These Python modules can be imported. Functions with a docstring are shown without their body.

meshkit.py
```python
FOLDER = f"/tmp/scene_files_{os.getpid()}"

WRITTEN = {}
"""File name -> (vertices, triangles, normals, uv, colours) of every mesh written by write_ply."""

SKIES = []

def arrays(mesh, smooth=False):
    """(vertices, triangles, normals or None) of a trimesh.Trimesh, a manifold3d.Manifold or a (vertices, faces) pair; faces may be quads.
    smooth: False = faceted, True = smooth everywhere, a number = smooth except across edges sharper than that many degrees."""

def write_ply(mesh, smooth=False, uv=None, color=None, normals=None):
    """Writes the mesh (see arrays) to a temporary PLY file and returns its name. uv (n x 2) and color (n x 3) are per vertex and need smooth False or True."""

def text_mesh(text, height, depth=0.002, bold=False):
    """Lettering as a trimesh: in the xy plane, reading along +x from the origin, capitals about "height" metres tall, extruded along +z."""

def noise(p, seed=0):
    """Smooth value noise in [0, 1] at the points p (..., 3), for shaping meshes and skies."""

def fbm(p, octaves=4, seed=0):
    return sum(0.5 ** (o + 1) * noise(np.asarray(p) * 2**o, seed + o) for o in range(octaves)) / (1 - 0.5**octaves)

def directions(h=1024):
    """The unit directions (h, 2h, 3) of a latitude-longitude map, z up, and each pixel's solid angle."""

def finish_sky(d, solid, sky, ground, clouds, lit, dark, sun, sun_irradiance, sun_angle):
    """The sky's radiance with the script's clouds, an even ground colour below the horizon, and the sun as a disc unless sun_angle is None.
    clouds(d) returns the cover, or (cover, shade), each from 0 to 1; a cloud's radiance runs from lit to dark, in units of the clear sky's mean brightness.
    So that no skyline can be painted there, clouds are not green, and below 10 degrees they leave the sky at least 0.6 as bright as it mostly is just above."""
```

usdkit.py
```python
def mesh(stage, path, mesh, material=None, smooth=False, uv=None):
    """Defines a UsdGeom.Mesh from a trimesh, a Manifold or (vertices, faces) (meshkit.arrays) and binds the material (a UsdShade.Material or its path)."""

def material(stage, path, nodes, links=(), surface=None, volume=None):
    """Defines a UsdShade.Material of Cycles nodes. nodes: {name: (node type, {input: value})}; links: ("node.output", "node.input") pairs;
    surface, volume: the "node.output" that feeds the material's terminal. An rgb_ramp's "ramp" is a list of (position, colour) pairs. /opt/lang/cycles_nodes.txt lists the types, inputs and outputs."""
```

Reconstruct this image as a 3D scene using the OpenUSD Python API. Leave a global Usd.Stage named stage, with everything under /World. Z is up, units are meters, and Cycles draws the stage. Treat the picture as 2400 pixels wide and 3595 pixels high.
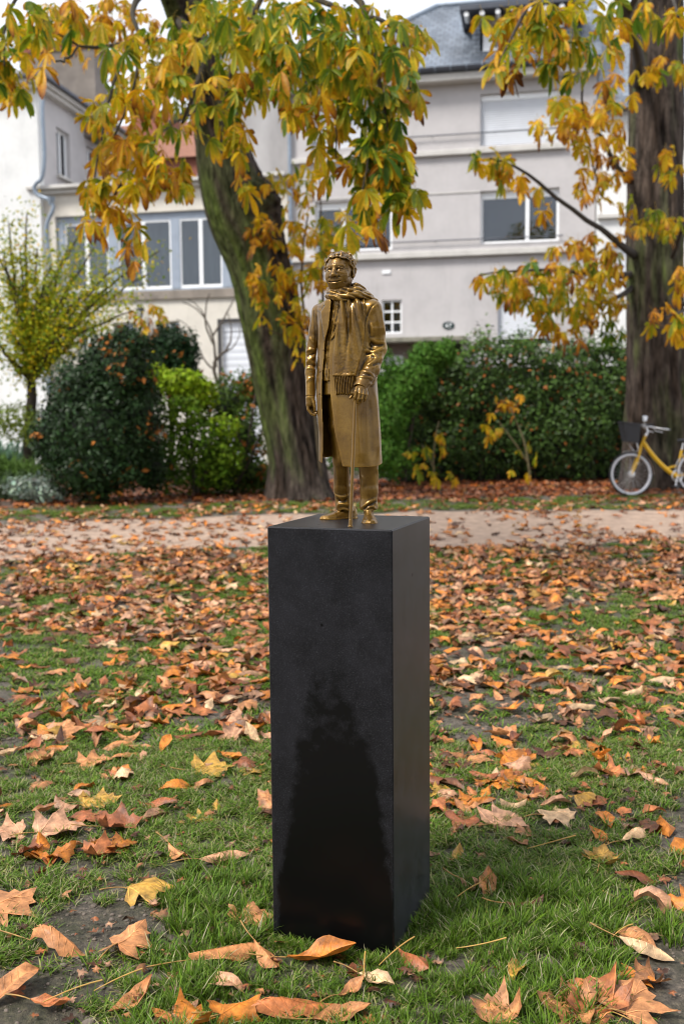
import math, random
import numpy as np, trimesh, usdkit, meshkit
from shapely.geometry import Polygon, box as sbox
from scipy.spatial import Delaunay
from pxr import Gf, Sdf, Usd, UsdGeom, UsdLux, UsdShade, Vt

stage = Usd.Stage.CreateInMemory()
UsdGeom.SetStageUpAxis(stage, 'Z')
UsdGeom.Xform.Define(stage, '/World')
UsdGeom.Scope.Define(stage, '/World/Looks')

# ------------------------------------------------------------------ camera, sky, sun, exposure
CAM_H, PITCH, ROLL, FPX = 1.3898, 0.08905, -0.0083, 3500.0      # FPX: focal length in pixels of a 2400 wide picture
EXPOSURE = 1.75
SKY_STRENGTH = 0.05
SUN_DIR = np.array([-0.62, -0.42, 0.95]); SUN_DIR /= np.linalg.norm(SUN_DIR)
_c, _s = math.cos(PITCH), math.sin(PITCH)
FW = np.array([0, _c, -_s]); _rt = np.array([1.0, 0, 0]); _up = np.cross(_rt, FW)
RT = math.cos(ROLL) * _rt + math.sin(ROLL) * _up
UP = -math.sin(ROLL) * _rt + math.cos(ROLL) * _up
EYE = np.array([0, 0, CAM_H])
cam = UsdGeom.Camera.Define(stage, '/World/camera')
cam.CreateFocalLengthAttr(35.0); cam.CreateHorizontalApertureAttr(24.0); cam.CreateVerticalApertureAttr(24.0 * 1024 / 683)
cam.CreateClippingRangeAttr(Gf.Vec2f(0.05, 3000)); cam.CreateExposureAttr(EXPOSURE)
cam.CreateFStopAttr(3.5); cam.CreateFocusDistanceAttr(2.66)
cam.AddTransformOp().Set(Gf.Matrix4d(*[*RT, 0, *UP, 0, *(-FW), 0, *EYE, 1]))

dome = UsdLux.DomeLight.Define(stage, '/World/sky')
sun_el = math.asin(SUN_DIR[2]); sun_rot = math.atan2(SUN_DIR[0], SUN_DIR[1])
CLOUD = 8.2
skym = usdkit.material(stage, '/World/Looks/overcast_sky', {
    'sky': ('sky_texture', {'sky_type': 'single_scattering', 'sun_disc': False, 'sun_elevation': sun_el, 'sun_rotation': sun_rot}),
    'tc': ('texture_coordinate', {}),
    'n': ('noise_texture', {'scale': 2.2, 'detail': 5, 'roughness': 0.55}),
    'r': ('rgb_ramp', {'ramp': [(0.3, (0.78 * CLOUD, 0.84 * CLOUD, 0.95 * CLOUD)), (0.7, (1.1 * CLOUD, 1.13 * CLOUD, 1.2 * CLOUD))]}),
    'm': ('mix', {'fac': 0.9}),
    'bg': ('background_shader', {'strength': SKY_STRENGTH})},
    [('tc.generated', 'n.vector'), ('n.fac', 'r.fac'), ('sky.color', 'm.color1'), ('r.color', 'm.color2'), ('m.color', 'bg.color')], surface='bg.background')
UsdShade.MaterialBindingAPI.Apply(dome.GetPrim()).Bind(skym)
dome.GetPrim().SetCustomDataByKey('kind', 'structure')
dome.GetPrim().SetCustomDataByKey('label', 'bright white overcast sky above the roofs')
sun = UsdLux.DistantLight.Define(stage, '/World/sun')
sun.CreateIntensityAttr(0.40); sun.CreateAngleAttr(16.0); sun.CreateColorAttr(Gf.Vec3f(1.0, 0.96, 0.9)); sun.CreateNormalizeAttr(True)
_z = SUN_DIR; _x = np.cross([0, 0, 1.0], _z); _x /= np.linalg.norm(_x); _y = np.cross(_z, _x)
sun.AddTransformOp().Set(Gf.Matrix4d(*[*_x, 0, *_y, 0, *_z, 0, 0, 0, 20, 1]))

PL_YAW = 0.3387; _B = np.array([0.1262, 2.4964])
PL_A = np.array([-math.cos(PL_YAW), math.sin(PL_YAW)]) * 0.3432; PL_D = np.array([math.sin(PL_YAW), math.cos(PL_YAW)]) * 0.3801
PL_C = _B + PL_A / 2 + PL_D / 2
WET_Y = float(_B @ np.array([math.sin(PL_YAW), math.cos(PL_YAW)]))
WET_X = -float((_B + PL_A * 0.47) @ np.array([math.cos(PL_YAW), -math.sin(PL_YAW)]))

# ------------------------------------------------------------------ helpers
def ray(px, py):
    d = FW + RT * ((px - 1200) / FPX) - UP * ((py - 1797.5) / FPX)
    return d
def at(px, py, y):
    """the point seen at pixel (px, py) of the 2400 x 3595 photograph at distance y along +y"""
    d = ray(px, py)
    return EYE + d * (y / d[1])
def smooth01(t):
    t = np.clip(t, 0, 1); return t * t * (3 - 2 * t)
def ground_z(x, y):
    x = np.asarray(x, float); y = np.asarray(y, float)
    base = 0.20 * smooth01((y - 7.0) / 8.5)
    p = np.stack([x * 0.9, y * 0.9, np.zeros_like(x)], -1)
    bump = (meshkit.fbm(p, 3, 5) - 0.5) * 0.07 * np.clip((y - 0.5) / 3, 0.25, 1) * np.clip((60 - y) / 40, 0, 1)
    return base + bump - 0.022 * np.exp(-((x - PL_C[0]) ** 2 + (y - PL_C[1]) ** 2) / 0.45 ** 2)
def ground(px, py, lift=0.0):
    d = ray(px, py); y = 5.0
    for _ in range(40):
        p = EYE + d * (y / d[1])
        g = float(ground_z(p[0], p[1])) + lift
        ny = (g - EYE[2]) / d[2] * d[1]
        y = 0.5 * y + 0.5 * min(max(ny, 0.5), 200)
    p = EYE + d * (y / d[1]); p[2] = float(ground_z(p[0], p[1])) + lift
    return p

used_names = {}
def numbered(parent, name):
    k = (parent, name); n = used_names.get(k, -1) + 1; used_names[k] = n
    return name if n == 0 else f'{name}_{n:03d}'
def tag(prim, label=None, cat=None, group=None, kind=None):
    p = prim.GetPrim() if hasattr(prim, 'GetPrim') else prim
    for k, v in (('label', label), ('category', cat), ('group', group), ('kind', kind)):
        if v: p.SetCustomDataByKey(k, v)
    return p
def thing(name, label, cat, loc=(0, 0, 0), group=None, kind=None):
    path = '/World/' + numbered('/World', name)
    x = UsdGeom.Xform.Define(stage, path)
    if any(loc): x.AddTranslateOp().Set(Gf.Vec3d(*map(float, loc)))
    tag(x, label, cat, group, kind)
    return x.GetPrim()
def origin_of(prim):
    o = np.zeros(3)
    p = prim
    while p and str(p.GetPath()) not in ('/', '/World'):
        a = p.GetAttribute('xformOp:translate')
        if a and a.Get() is not None: o += np.array(a.Get())
        p = p.GetParent()
    return o
def put(name, mesh, mat, parent=None, smooth=False, col=None, uv=None, label=None, cat=None, group=None, kind=None, world=True):
    """one Mesh prim under parent (or /World). Vertices are given in world coordinates."""
    pp = '/World' if parent is None else str(parent.GetPath())
    path = pp + '/' + numbered(pp, name)
    if parent is not None and world:
        o = origin_of(parent)
        if np.any(o):
            v, f, _ = meshkit.arrays(mesh); mesh = (v - o, f)
    if col is not None and smooth not in (False, True): smooth = True
    m = usdkit.mesh(stage, path, mesh, M[mat] if isinstance(mat, str) else mat, smooth=smooth, uv=uv)
    if col is not None:
        UsdGeom.PrimvarsAPI(m).CreatePrimvar('tint', Sdf.ValueTypeNames.Color3fArray, 'vertex').Set(Vt.Vec3fArray.FromNumpy(np.ascontiguousarray(col, np.float32)))
    tag(m, label, cat, group, kind)
    return m.GetPrim()
class MB:
    """collects shapes into one mesh"""
    def __init__(s): s.v, s.f, s.c, s.n = [], [], [], 0
    def add(s, v, f, c=None):
        v = np.asarray(v, float); f = np.asarray(f, int)
        if f.shape[1] == 4: f = np.vstack([f[:, [0, 1, 2]], f[:, [0, 2, 3]]])
        s.v.append(v); s.f.append(f + s.n); s.n += len(v)
        s.c.append(np.broadcast_to(np.asarray((0.5, 0.5, 0.5) if c is None else c, float), (len(v), 3)))
        return s
    def tri(s, m, c=None): return s.add(m.vertices, m.faces, c)
    def box(s, lo, hi, c=None, frame=None, bev=0.0):
        lo, hi = np.minimum(lo, hi), np.maximum(lo, hi)
        if bev and min(hi - lo) > 2.2 * bev: m = rbox(hi - lo, bev)
        else: m = trimesh.creation.box(hi - lo)
        v = m.vertices + (np.asarray(lo) + hi) / 2
        if frame is not None: v = frame(v)
        f = m.faces if frame is None or not getattr(frame, 'flip', False) else m.faces[:, ::-1]
        return s.add(v, f, c)
    def tube(s, pts, r, sides=8, c=None, cap=True):
        v, f = tube(pts, r, sides, cap); return s.add(v, f, c)
    def arr(s): return np.vstack(s.v), np.vstack(s.f)
    def cols(s): return np.vstack(s.c)
    def put(s, name, mat, parent=None, smooth=False, usecol=False, **k):
        return put(name, s.arr(), mat, parent, smooth, s.cols() if usecol else None, **k)
def rbox(ext, bev):
    e = np.asarray(ext) / 2
    pts = []
    for sx in (-1, 1):
        for sy in (-1, 1):
            for sz in (-1, 1):
                c = e * (sx, sy, sz)
                for k in range(3):
                    q = c - np.array((sx, sy, sz)) * bev; q[k] = c[k]; pts.append(q)
    return trimesh.convex.convex_hull(np.array(pts))
def tube(pts, r, sides=8, cap=True):
    p = np.asarray(pts, float); n = len(p)
    r = np.broadcast_to(np.asarray(r, float), (n,))
    t = np.gradient(p, axis=0); t /= np.linalg.norm(t, axis=1, keepdims=True) + 1e-12
    a = np.zeros_like(p); ref = np.array([0, 0, 1.0]) if abs(t[0][2]) < 0.9 else np.array([1.0, 0, 0])
    u = np.cross(t[0], ref); u /= np.linalg.norm(u)
    for i in range(n):
        u = u - t[i] * (u @ t[i]); u /= np.linalg.norm(u) + 1e-12; a[i] = u
    b = np.cross(t, a); g = np.arange(sides) * 2 * np.pi / sides
    v = p[:, None] + r[:, None, None] * (np.cos(g)[None, :, None] * a[:, None] + np.sin(g)[None, :, None] * b[:, None])
    i, j = np.meshgrid(np.arange(n - 1), np.arange(sides), indexing='ij')
    q = np.stack([i * sides + j, i * sides + (j + 1) % sides, (i + 1) * sides + (j + 1) % sides, (i + 1) * sides + j], -1).reshape(-1, 4)
    f = np.vstack([q[:, [0, 1, 2]], q[:, [0, 2, 3]]]); v = v.reshape(-1, 3)
    if cap:
        v = np.vstack([v, p[0], p[-1]]); k = np.arange(sides); nv = n * sides
        f = np.vstack([f, np.stack([np.full(sides, nv), (k + 1) % sides, k], 1), np.stack([np.full(sides, nv + 1), (n - 1) * sides + k, (n - 1) * sides + (k + 1) % sides], 1)])
    return v, f
def spline(pts, n):
    from scipy.interpolate import CubicSpline
    p = np.asarray(pts, float); d = np.r_[0, np.cumsum(np.linalg.norm(np.diff(p[:, :3], axis=0), axis=1))]
    if len(p) == 2: return p[0] + (p[1] - p[0]) * np.linspace(0, 1, n)[:, None]
    return CubicSpline(d, p)(np.linspace(0, d[-1], n))

# ------------------------------------------------------------------ materials
M = {}
def mat(name, nodes, links, surface='p.BSDF', volume=None):
    M[name] = usdkit.material(stage, '/World/Looks/' + name, nodes, links, surface=surface, volume=volume); return M[name]
def plain(name, c, rough=0.6, metal=0.0, var=0.12, scale=6.0, bump=0.0, bscale=60.0, spec=0.5, stretch=(1, 1, 1), **k):
    """a colour with large and small mottling, and fine relief"""
    c = np.asarray(c, float)
    nodes = {'g': ('geometry', {}), 'mp': ('mapping', {'scale': stretch}), 'n': ('noise_texture', {'scale': scale, 'detail': 6, 'roughness': 0.65}),
             'r': ('rgb_ramp', {'ramp': [(0.25, tuple(c * (1 - var))), (0.5, tuple(c)), (0.75, tuple(np.clip(c * (1 + var), 0, 0.95)))]}),
             'p': ('principled_bsdf', {'roughness': rough, 'metallic': metal, 'specular_ior_level': spec, **k})}
    links = [('g.position', 'mp.vector'), ('mp.vector', 'n.vector'), ('n.fac', 'r.fac'), ('r.color', 'p.base_color')]
    if bump:
        nodes['bn'] = ('noise_texture', {'scale': bscale, 'detail': 5, 'roughness': 0.6})
        nodes['b'] = ('bump', {'strength': 1.0, 'distance': bump})
        links += [('mp.vector', 'bn.vector'), ('bn.fac', 'b.height'), ('b.normal', 'p.normal')]
    return mat(name, nodes, links)
def tinted(name, rough=0.6, translucent=0.0, spec=0.35, var=0.25, scale=40.0, bump=0.0, bscale=80.0, stretch=(1, 1, 1), sheen=0.0):
    """colour carried by the mesh (tint primvar) with fine mottling"""
    nodes = {'a': ('attribute', {'attribute': 'tint'}), 'g': ('geometry', {}), 'mp': ('mapping', {'scale': stretch}), 'n': ('noise_texture', {'scale': scale, 'detail': 4, 'roughness': 0.65}),
             'mr': ('map_range', {'from_min': 0.3, 'from_max': 0.7, 'to_min': 1 - var, 'to_max': 1 + var}), 'mx': ('vector_math', {'math_type': 'scale'}),
             'p': ('principled_bsdf', {'roughness': rough, 'specular_ior_level': spec})}
    links = [('g.position', 'mp.vector'), ('mp.vector', 'n.vector'), ('n.fac', 'mr.value'), ('a.color', 'mx.vector1'), ('mr.result', 'mx.scale'), ('mx.vector', 'p.base_color')]
    if bump:
        nodes['bn'] = ('noise_texture', {'scale': bscale, 'detail': 5, 'roughness': 0.6}); nodes['b'] = ('bump', {'strength': 1.0, 'distance': bump})
        links += [('mp.vector', 'bn.vector'), ('bn.fac', 'b.height'), ('b.normal', 'p.normal')]
    out = 'p.BSDF'
    if translucent:
        nodes['t'] = ('translucent_bsdf', {}); nodes['mc'] = ('mix_closure', {'fac': translucent})
        links += [('mx.vector', 't.color'), ('p.BSDF', 'mc.closure1'), ('t.BSDF', 'mc.closure2')]; out = 'mc.closure'
    return mat(name, nodes, links, surface=out)
# ------------------------------------------------------------------ setting: ground, path, beds
def plaster(name, c, var, streak, bump=0.004):
    """render: large soft patches, rain streaks and a fine grain"""
    c = np.asarray(c, float)
    mat(name, {'g': ('geometry', {}), 'n': ('noise_texture', {'scale': 1.1, 'detail': 7, 'roughness': 0.7}), 'mp': ('mapping', {'scale': (1.5, 1.5, 0.2)}), 'ns': ('noise_texture', {'scale': 1.6, 'detail': 5, 'roughness': 0.7}), 'nf': ('noise_texture', {'scale': 34.0, 'detail': 5, 'roughness': 0.7}),
        'r': ('rgb_ramp', {'ramp': [(0.28, tuple(c * (1 - var))), (0.5, tuple(c)), (0.74, tuple(np.clip(c * (1 + var * 0.6), 0, 0.9)))]}), 'rs': ('rgb_ramp', {'ramp': [(0.30, (1 - streak,) * 3), (0.46, (1, 1, 1))]}), 'rf': ('rgb_ramp', {'ramp': [(0.3, (0.93,) * 3), (0.7, (1.05,) * 3)]}),
        'm1': ('mix', {'mix_type': 'multiply', 'fac': 1.0}), 'm2': ('mix', {'mix_type': 'multiply', 'fac': 1.0}), 'b': ('bump', {'distance': bump}), 'p': ('principled_bsdf', {'roughness': 0.9, 'specular_ior_level': 0.2})},
        [('g.position', 'n.vector'), ('g.position', 'mp.vector'), ('mp.vector', 'ns.vector'), ('g.position', 'nf.vector'), ('n.fac', 'r.fac'), ('ns.fac', 'rs.fac'), ('nf.fac', 'rf.fac'), ('r.color', 'm1.color1'), ('rs.color', 'm1.color2'), ('m1.color', 'm2.color1'), ('rf.color', 'm2.color2'), ('m2.color', 'p.base_color'), ('nf.fac', 'b.height'), ('b.normal', 'p.normal')])
plaster('plaster_grey', (0.465, 0.442, 0.44), 0.12, 0.09)
plaster('plaster_white', (0.68, 0.68, 0.67), 0.12, 0.09)
plaster('plaster_cream', (0.62, 0.58, 0.51), 0.12, 0.10)
plain('plaster_stained', (0.33, 0.32, 0.32), 0.95, var=0.38, scale=0.6, bump=0.004, bscale=18, stretch=(1, 1, 0.4))
plain('chimney_render', (0.17, 0.145, 0.125), 0.95, var=0.4, scale=1.5, bump=0.004, bscale=18)
plain('roof_tile', (0.22, 0.10, 0.065), 0.9, var=0.3, scale=6, bump=0.01, bscale=12)
plain('stone_trim', (0.50, 0.48, 0.45), 0.9, var=0.16, scale=2.2, bump=0.003, bscale=30)
plain('stone_mossy', (0.20, 0.19, 0.15), 0.95, var=0.45, scale=5, bump=0.006, bscale=40)
plain('stone_dark', (0.22, 0.19, 0.16), 0.95, var=0.35, scale=2, bump=0.006, bscale=25)
plain('brown_render', (0.20, 0.155, 0.135), 0.95, var=0.15, scale=8, bump=0.006, bscale=50)
plain('zinc', (0.23, 0.27, 0.32), 0.42, 0.5, var=0.2, scale=4)
plain('zinc_dark', (0.06, 0.065, 0.08), 0.5, 0.3, var=0.2, scale=4)
plain('steel_blue', (0.27, 0.31, 0.37), 0.5, 0.2, var=0.12, scale=3)
plain('frame_white', (0.78, 0.79, 0.80), 0.4, var=0.03)
plain('shutter_grey', (0.60, 0.62, 0.66), 0.5, var=0.05, scale=3)
plain('dark_paint', (0.025, 0.024, 0.026), 0.5, var=0.2)
plain('terracotta', (0.42, 0.15, 0.08), 0.85, var=0.22, scale=5)
plain('room_dark', (0.035, 0.035, 0.035), 0.9, var=0.3, scale=1.5)
plain('room_curtain', (0.30, 0.33, 0.35), 0.9, var=0.35, scale=1.2, stretch=(3, 3, 0.2))
plain('brick_red', (0.24, 0.085, 0.055), 0.9, var=0.3, scale=14)
mat('slate', {'g': ('geometry', {}), 'mp': ('mapping', {'rotation': (0, 0, math.radians(11)), 'scale': (1, 1, 1)}), 'sx': ('separate_xyz', {}), 'cx': ('combine_xyz', {}),
    'bk': ('brick_texture', {'color1': (0.105, 0.125, 0.155), 'color2': (0.165, 0.19, 0.225), 'mortar': (0.035, 0.04, 0.05), 'scale': 1.0, 'brick_width': 0.24, 'row_height': 0.12, 'mortar_size': 0.012, 'mortar_smooth': 0.3}),
    'n': ('noise_texture', {'scale': 0.9, 'detail': 5}), 'mr': ('map_range', {'from_min': 0.3, 'from_max': 0.7, 'to_min': 0.55, 'to_max': 1.5}), 'mx': ('vector_math', {'math_type': 'scale'}),
    'b': ('bump', {'strength': 1.0, 'distance': 0.01}), 'p': ('principled_bsdf', {'roughness': 0.38})},
    [('g.position', 'mp.vector'), ('mp.vector', 'sx.vector'), ('sx.x', 'cx.x'), ('sx.z', 'cx.y'), ('cx.vector', 'bk.vector'), ('g.position', 'n.vector'), ('n.fac', 'mr.value'), ('bk.color', 'mx.vector1'), ('mr.result', 'mx.scale'),
     ('mx.vector', 'p.base_color'), ('bk.fac', 'b.height'), ('b.normal', 'p.normal')])
mat('window_glass', {'f': ('fresnel', {'IOR': 1.75}), 't': ('transparent_bsdf', {'color': (0.75, 0.8, 0.8)}), 'gl': ('glossy_bsdf', {'roughness': 0.015, 'color': (0.95, 0.95, 1.0)}), 'm': ('mix_closure', {})},
    [('f.fac', 'm.fac'), ('t.BSDF', 'm.closure1'), ('gl.BSDF', 'm.closure2')], surface='m.closure')
mat('lawn_soil', {'g': ('geometry', {}), 'n': ('noise_texture', {'scale': 2.3, 'detail': 7, 'roughness': 0.7}), 'n2': ('noise_texture', {'scale': 48.0, 'detail': 6, 'roughness': 0.75}), 'n3': ('noise_texture', {'scale': 11.0, 'detail': 6, 'roughness': 0.75}),
    'r': ('rgb_ramp', {'ramp': [(0.36, (0.050, 0.056, 0.018)), (0.47, (0.105, 0.090, 0.060)), (0.60, (0.165, 0.135, 0.108))]}),
    'r2': ('rgb_ramp', {'ramp': [(0.32, (0.30, 0.30, 0.28)), (0.5, (0.9, 0.9, 0.9)), (0.68, (1.75, 1.7, 1.6))]}), 'mx': ('mix', {'mix_type': 'multiply', 'fac': 1.0}),
    'ad': ('math', {'math_type': 'multiply_add', 'value2': 0.6, 'value3': 0.0}), 'b': ('bump', {'strength': 1.0, 'distance': 0.05}), 'p': ('principled_bsdf', {'roughness': 0.8})},
    [('g.position', 'n.vector'), ('g.position', 'n2.vector'), ('g.position', 'n3.vector'), ('n.fac', 'r.fac'), ('n2.fac', 'r2.fac'), ('r.color', 'mx.color1'), ('r2.color', 'mx.color2'), ('mx.color', 'p.base_color'),
     ('n2.fac', 'ad.value1'), ('n3.fac', 'ad.value3'), ('ad.value', 'b.height'), ('b.normal', 'p.normal')])
plain('path_sand', (0.33, 0.235, 0.175), 0.95, var=0.42, scale=7.0, bump=0.015, bscale=60)
plain('bed_soil', (0.06, 0.038, 0.026), 0.95, var=0.45, scale=4.0, bump=0.03, bscale=20)

def sheet(xs, ys, lift=0.0):
    X, Y = np.meshgrid(xs, ys, indexing='ij'); Z = ground_z(X, Y) + lift
    n, m = len(xs), len(ys); i, j = np.meshgrid(np.arange(n - 1), np.arange(m - 1), indexing='ij')
    q = np.stack([i * m + j, (i + 1) * m + j, (i + 1) * m + j + 1, i * m + j + 1], -1).reshape(-1, 4)
    return np.stack([X.ravel(), Y.ravel(), Z.ravel()], 1), q
def sheet_between(xs, y0, y1, rows, lift):
    """a strip that follows the ground between two curves y0(x) < y1(x), its edges sunk a little"""
    xs = np.asarray(xs, float); t = np.linspace(0, 1, rows); Y = y0[:, None] + (y1 - y0)[:, None] * t; X = np.repeat(xs[:, None], rows, 1)
    Z = ground_z(X, Y) + lift; Z[:, [0, -1]] -= lift + 0.006
    n, m = X.shape; i, j = np.meshgrid(np.arange(n - 1), np.arange(m - 1), indexing='ij')
    q = np.stack([i * m + j, (i + 1) * m + j, (i + 1) * m + j + 1, i * m + j + 1], -1).reshape(-1, 4)
    return np.stack([X.ravel(), Y.ravel(), Z.ravel()], 1), q
_near = np.r_[-700, -300, -120, -60, -30, -18, np.arange(-12, 12.01, 0.25), 18, 30, 60, 120, 300, 700]
_deep = np.r_[-700, -300, -120, -60, -30, -15, -8, -4, -2, np.arange(0, 8, 0.2), np.arange(8, 24, 0.4), 26, 30, 45, 80, 200, 700]
put('lawn', sheet(_near, _deep), 'lawn_soil', smooth=True, kind='structure', label='grassy park lawn with muddy patches around the plinth')
_px = np.arange(-30, 30.01, 0.2)
def curve(pts, seed, amp):
    p = np.array([ground(a, b)[:2] for a, b in pts]); k = np.polyfit(p[:, 0], p[:, 1], 1)
    y = np.polyval(k, np.clip(_px, -40, 40)); q = np.stack([_px, np.zeros_like(_px), np.zeros_like(_px)], 1)
    return y + (meshkit.fbm(q * 0.9, 3, seed) - 0.5) * amp
PATH_N = curve([(0, 1972), (450, 1948), (900, 1926), (1560, 1908), (2000, 1908), (2400, 1914)], 1, 0.9)
PATH_F = curve([(0, 1838), (450, 1822), (900, 1808), (1560, 1788), (2400, 1786)], 2, 0.9)
BED_N = curve([(0, 1788), (600, 1772), (1000, 1762), (1560, 1748), (2400, 1742)], 3, 0.7)
put('path', sheet_between(_px, PATH_N, PATH_F, 14, 0.006), 'path_sand', smooth=True, kind='structure', label='pale sandy path crossing the park behind the plinth')
put('planting_bed', sheet_between(_px, BED_N, BED_N * 0 + 27.0, 20, 0.008), 'bed_soil', smooth=True, kind='structure', label='dark soil of the planting bed under the shrubs and trees')
def path_n(x): return np.interp(x, _px, PATH_N)
def path_f(x): return np.interp(x, _px, PATH_F)
def bed_n(x): return np.interp(x, _px, BED_N)

# ------------------------------------------------------------------ houses. s runs right along the facade, t away from the park, z up
FYAW = math.radians(11); FE = np.array([math.cos(FYAW), -math.sin(FYAW), 0]); FN = np.array([math.sin(FYAW), math.cos(FYAW), 0])
FO = at(1600, 1485, 28.0); FO[2] = 0
GZ = 0.20
def F(v): v = np.asarray(v, float); return FO + v[..., :1] * FE + v[..., 1:2] * FN + v[..., 2:3] * np.array([0, 0, 1.0])
def fac(px, py, t=0.0):
    d = ray(px, py); k = ((FO + t * FN - EYE) @ FN) / (d @ FN); p = EYE + k * d - FO
    return p @ FE, p[2]
def frect(x0, y0, x1, y1, t=0.0):
    xm, ym = (x0 + x1) / 2, (y0 + y1) / 2
    return fac(x0, ym, t)[0], fac(xm, y1, t)[1], fac(x1, ym, t)[0], fac(xm, y0, t)[1]      # s0, z0, s1, z1
def wall_with_holes(s0, z0, s1, z1, holes, t0, thick):
    """wall slab from t0 to t0 + thick with rectangular openings"""
    poly = sbox(s0, z0, s1, z1)
    for h in holes: poly = poly.difference(sbox(*h))
    mb = MB()
    for g in getattr(poly, 'geoms', [poly]):
        m = trimesh.creation.extrude_polygon(g, thick, engine='earcut')
        mb.add(F(np.stack([m.vertices[:, 0], t0 + thick - m.vertices[:, 2], m.vertices[:, 1]], 1)), m.faces)
    return mb
def fbox(mb, s0, t0, z0, s1, t1, z1, bev=0.0): mb.box((s0, t0, z0), (s1, t1, z1), frame=F, bev=bev); return mb
def window(parent, r, t, mull=(0.5,), fr=0.07, mat_='frame_white', room='room_dark', depth=0.6, mw=0.05, head=0.0):
    """frame, mullions, panes (sub-parts of the window) and the room behind"""
    s0, z0, s1, z1 = r; mb = MB()
    fbox(mb, s0, t, z0, s1, t + 0.07, z0 + fr); fbox(mb, s0, t, z1 - fr - head, s1, t + 0.07, z1)
    fbox(mb, s0, t + 0.002, z0 + fr, s0 + fr, t + 0.068, z1 - fr - head); fbox(mb, s1 - fr, t + 0.002, z0 + fr, s1, t + 0.068, z1 - fr - head)
    w = mb.put('window', mat_, parent)
    xs = [s0 + fr] + [s0 + (s1 - s0) * k for k in mull] + [s1 - fr]
    for k in xs[1:-1]:
        m = MB(); fbox(m, k - mw, t - 0.004, z0 + fr, k + mw, t + 0.064, z1 - fr - head); m.put('mullion', mat_, w)
    for a, b in zip(xs[:-1], xs[1:]):
        m = MB(); fbox(m, a + 0.01, t + 0.03, z0 + fr, b - 0.01, t + 0.036, z1 - fr - head); m.put('pane', 'window_glass', w)
    m = MB(); fbox(m, s0 - 0.3, t + depth, z0 - 0.3, s1 + 0.3, t + depth + 0.05, z1 + 0.3); m.put('room', room, w)
    return w
def shutter(parent, r, t, slat=0.055, box=0.16, mat_='shutter_grey', mass=True, upto=0.0):
    """rolling shutter: box on top and a curtain of slats"""
    s0, z0, s1, z1 = r; n = max(3, int((z1 - box - z0 - upto) / slat)); h = (z1 - box - z0 - upto) / n
    m = MB(); fbox(m, s0, t, z1 - box, s1, t + 0.12, z1, 0.01); sh = m.put('shutter_box', 'frame_white' if mass else 'shutter_grey', parent)
    mb = MB()
    for k in range(n):
        z = z0 + upto + k * h
        prof = np.array([(0.0, 0.03), (0.002, 0.006), (h * 0.5, 0.0), (h - 0.002, 0.012), (h - 0.002, 0.03)])
        v = [(s, t + 0.02 + b, z + a) for s in (s0, s1) for a, b in prof]; q = [(i, i + 1, i + 6, i + 5) for i in range(4)]
        if mass: mb.add(F(np.array(v)), q)
        else: MB().add(F(np.array(v)), q).put('slat', mat_, sh)
    if mass: mb.put('slats', mat_, sh, kind='stuff')
    return sh

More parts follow.
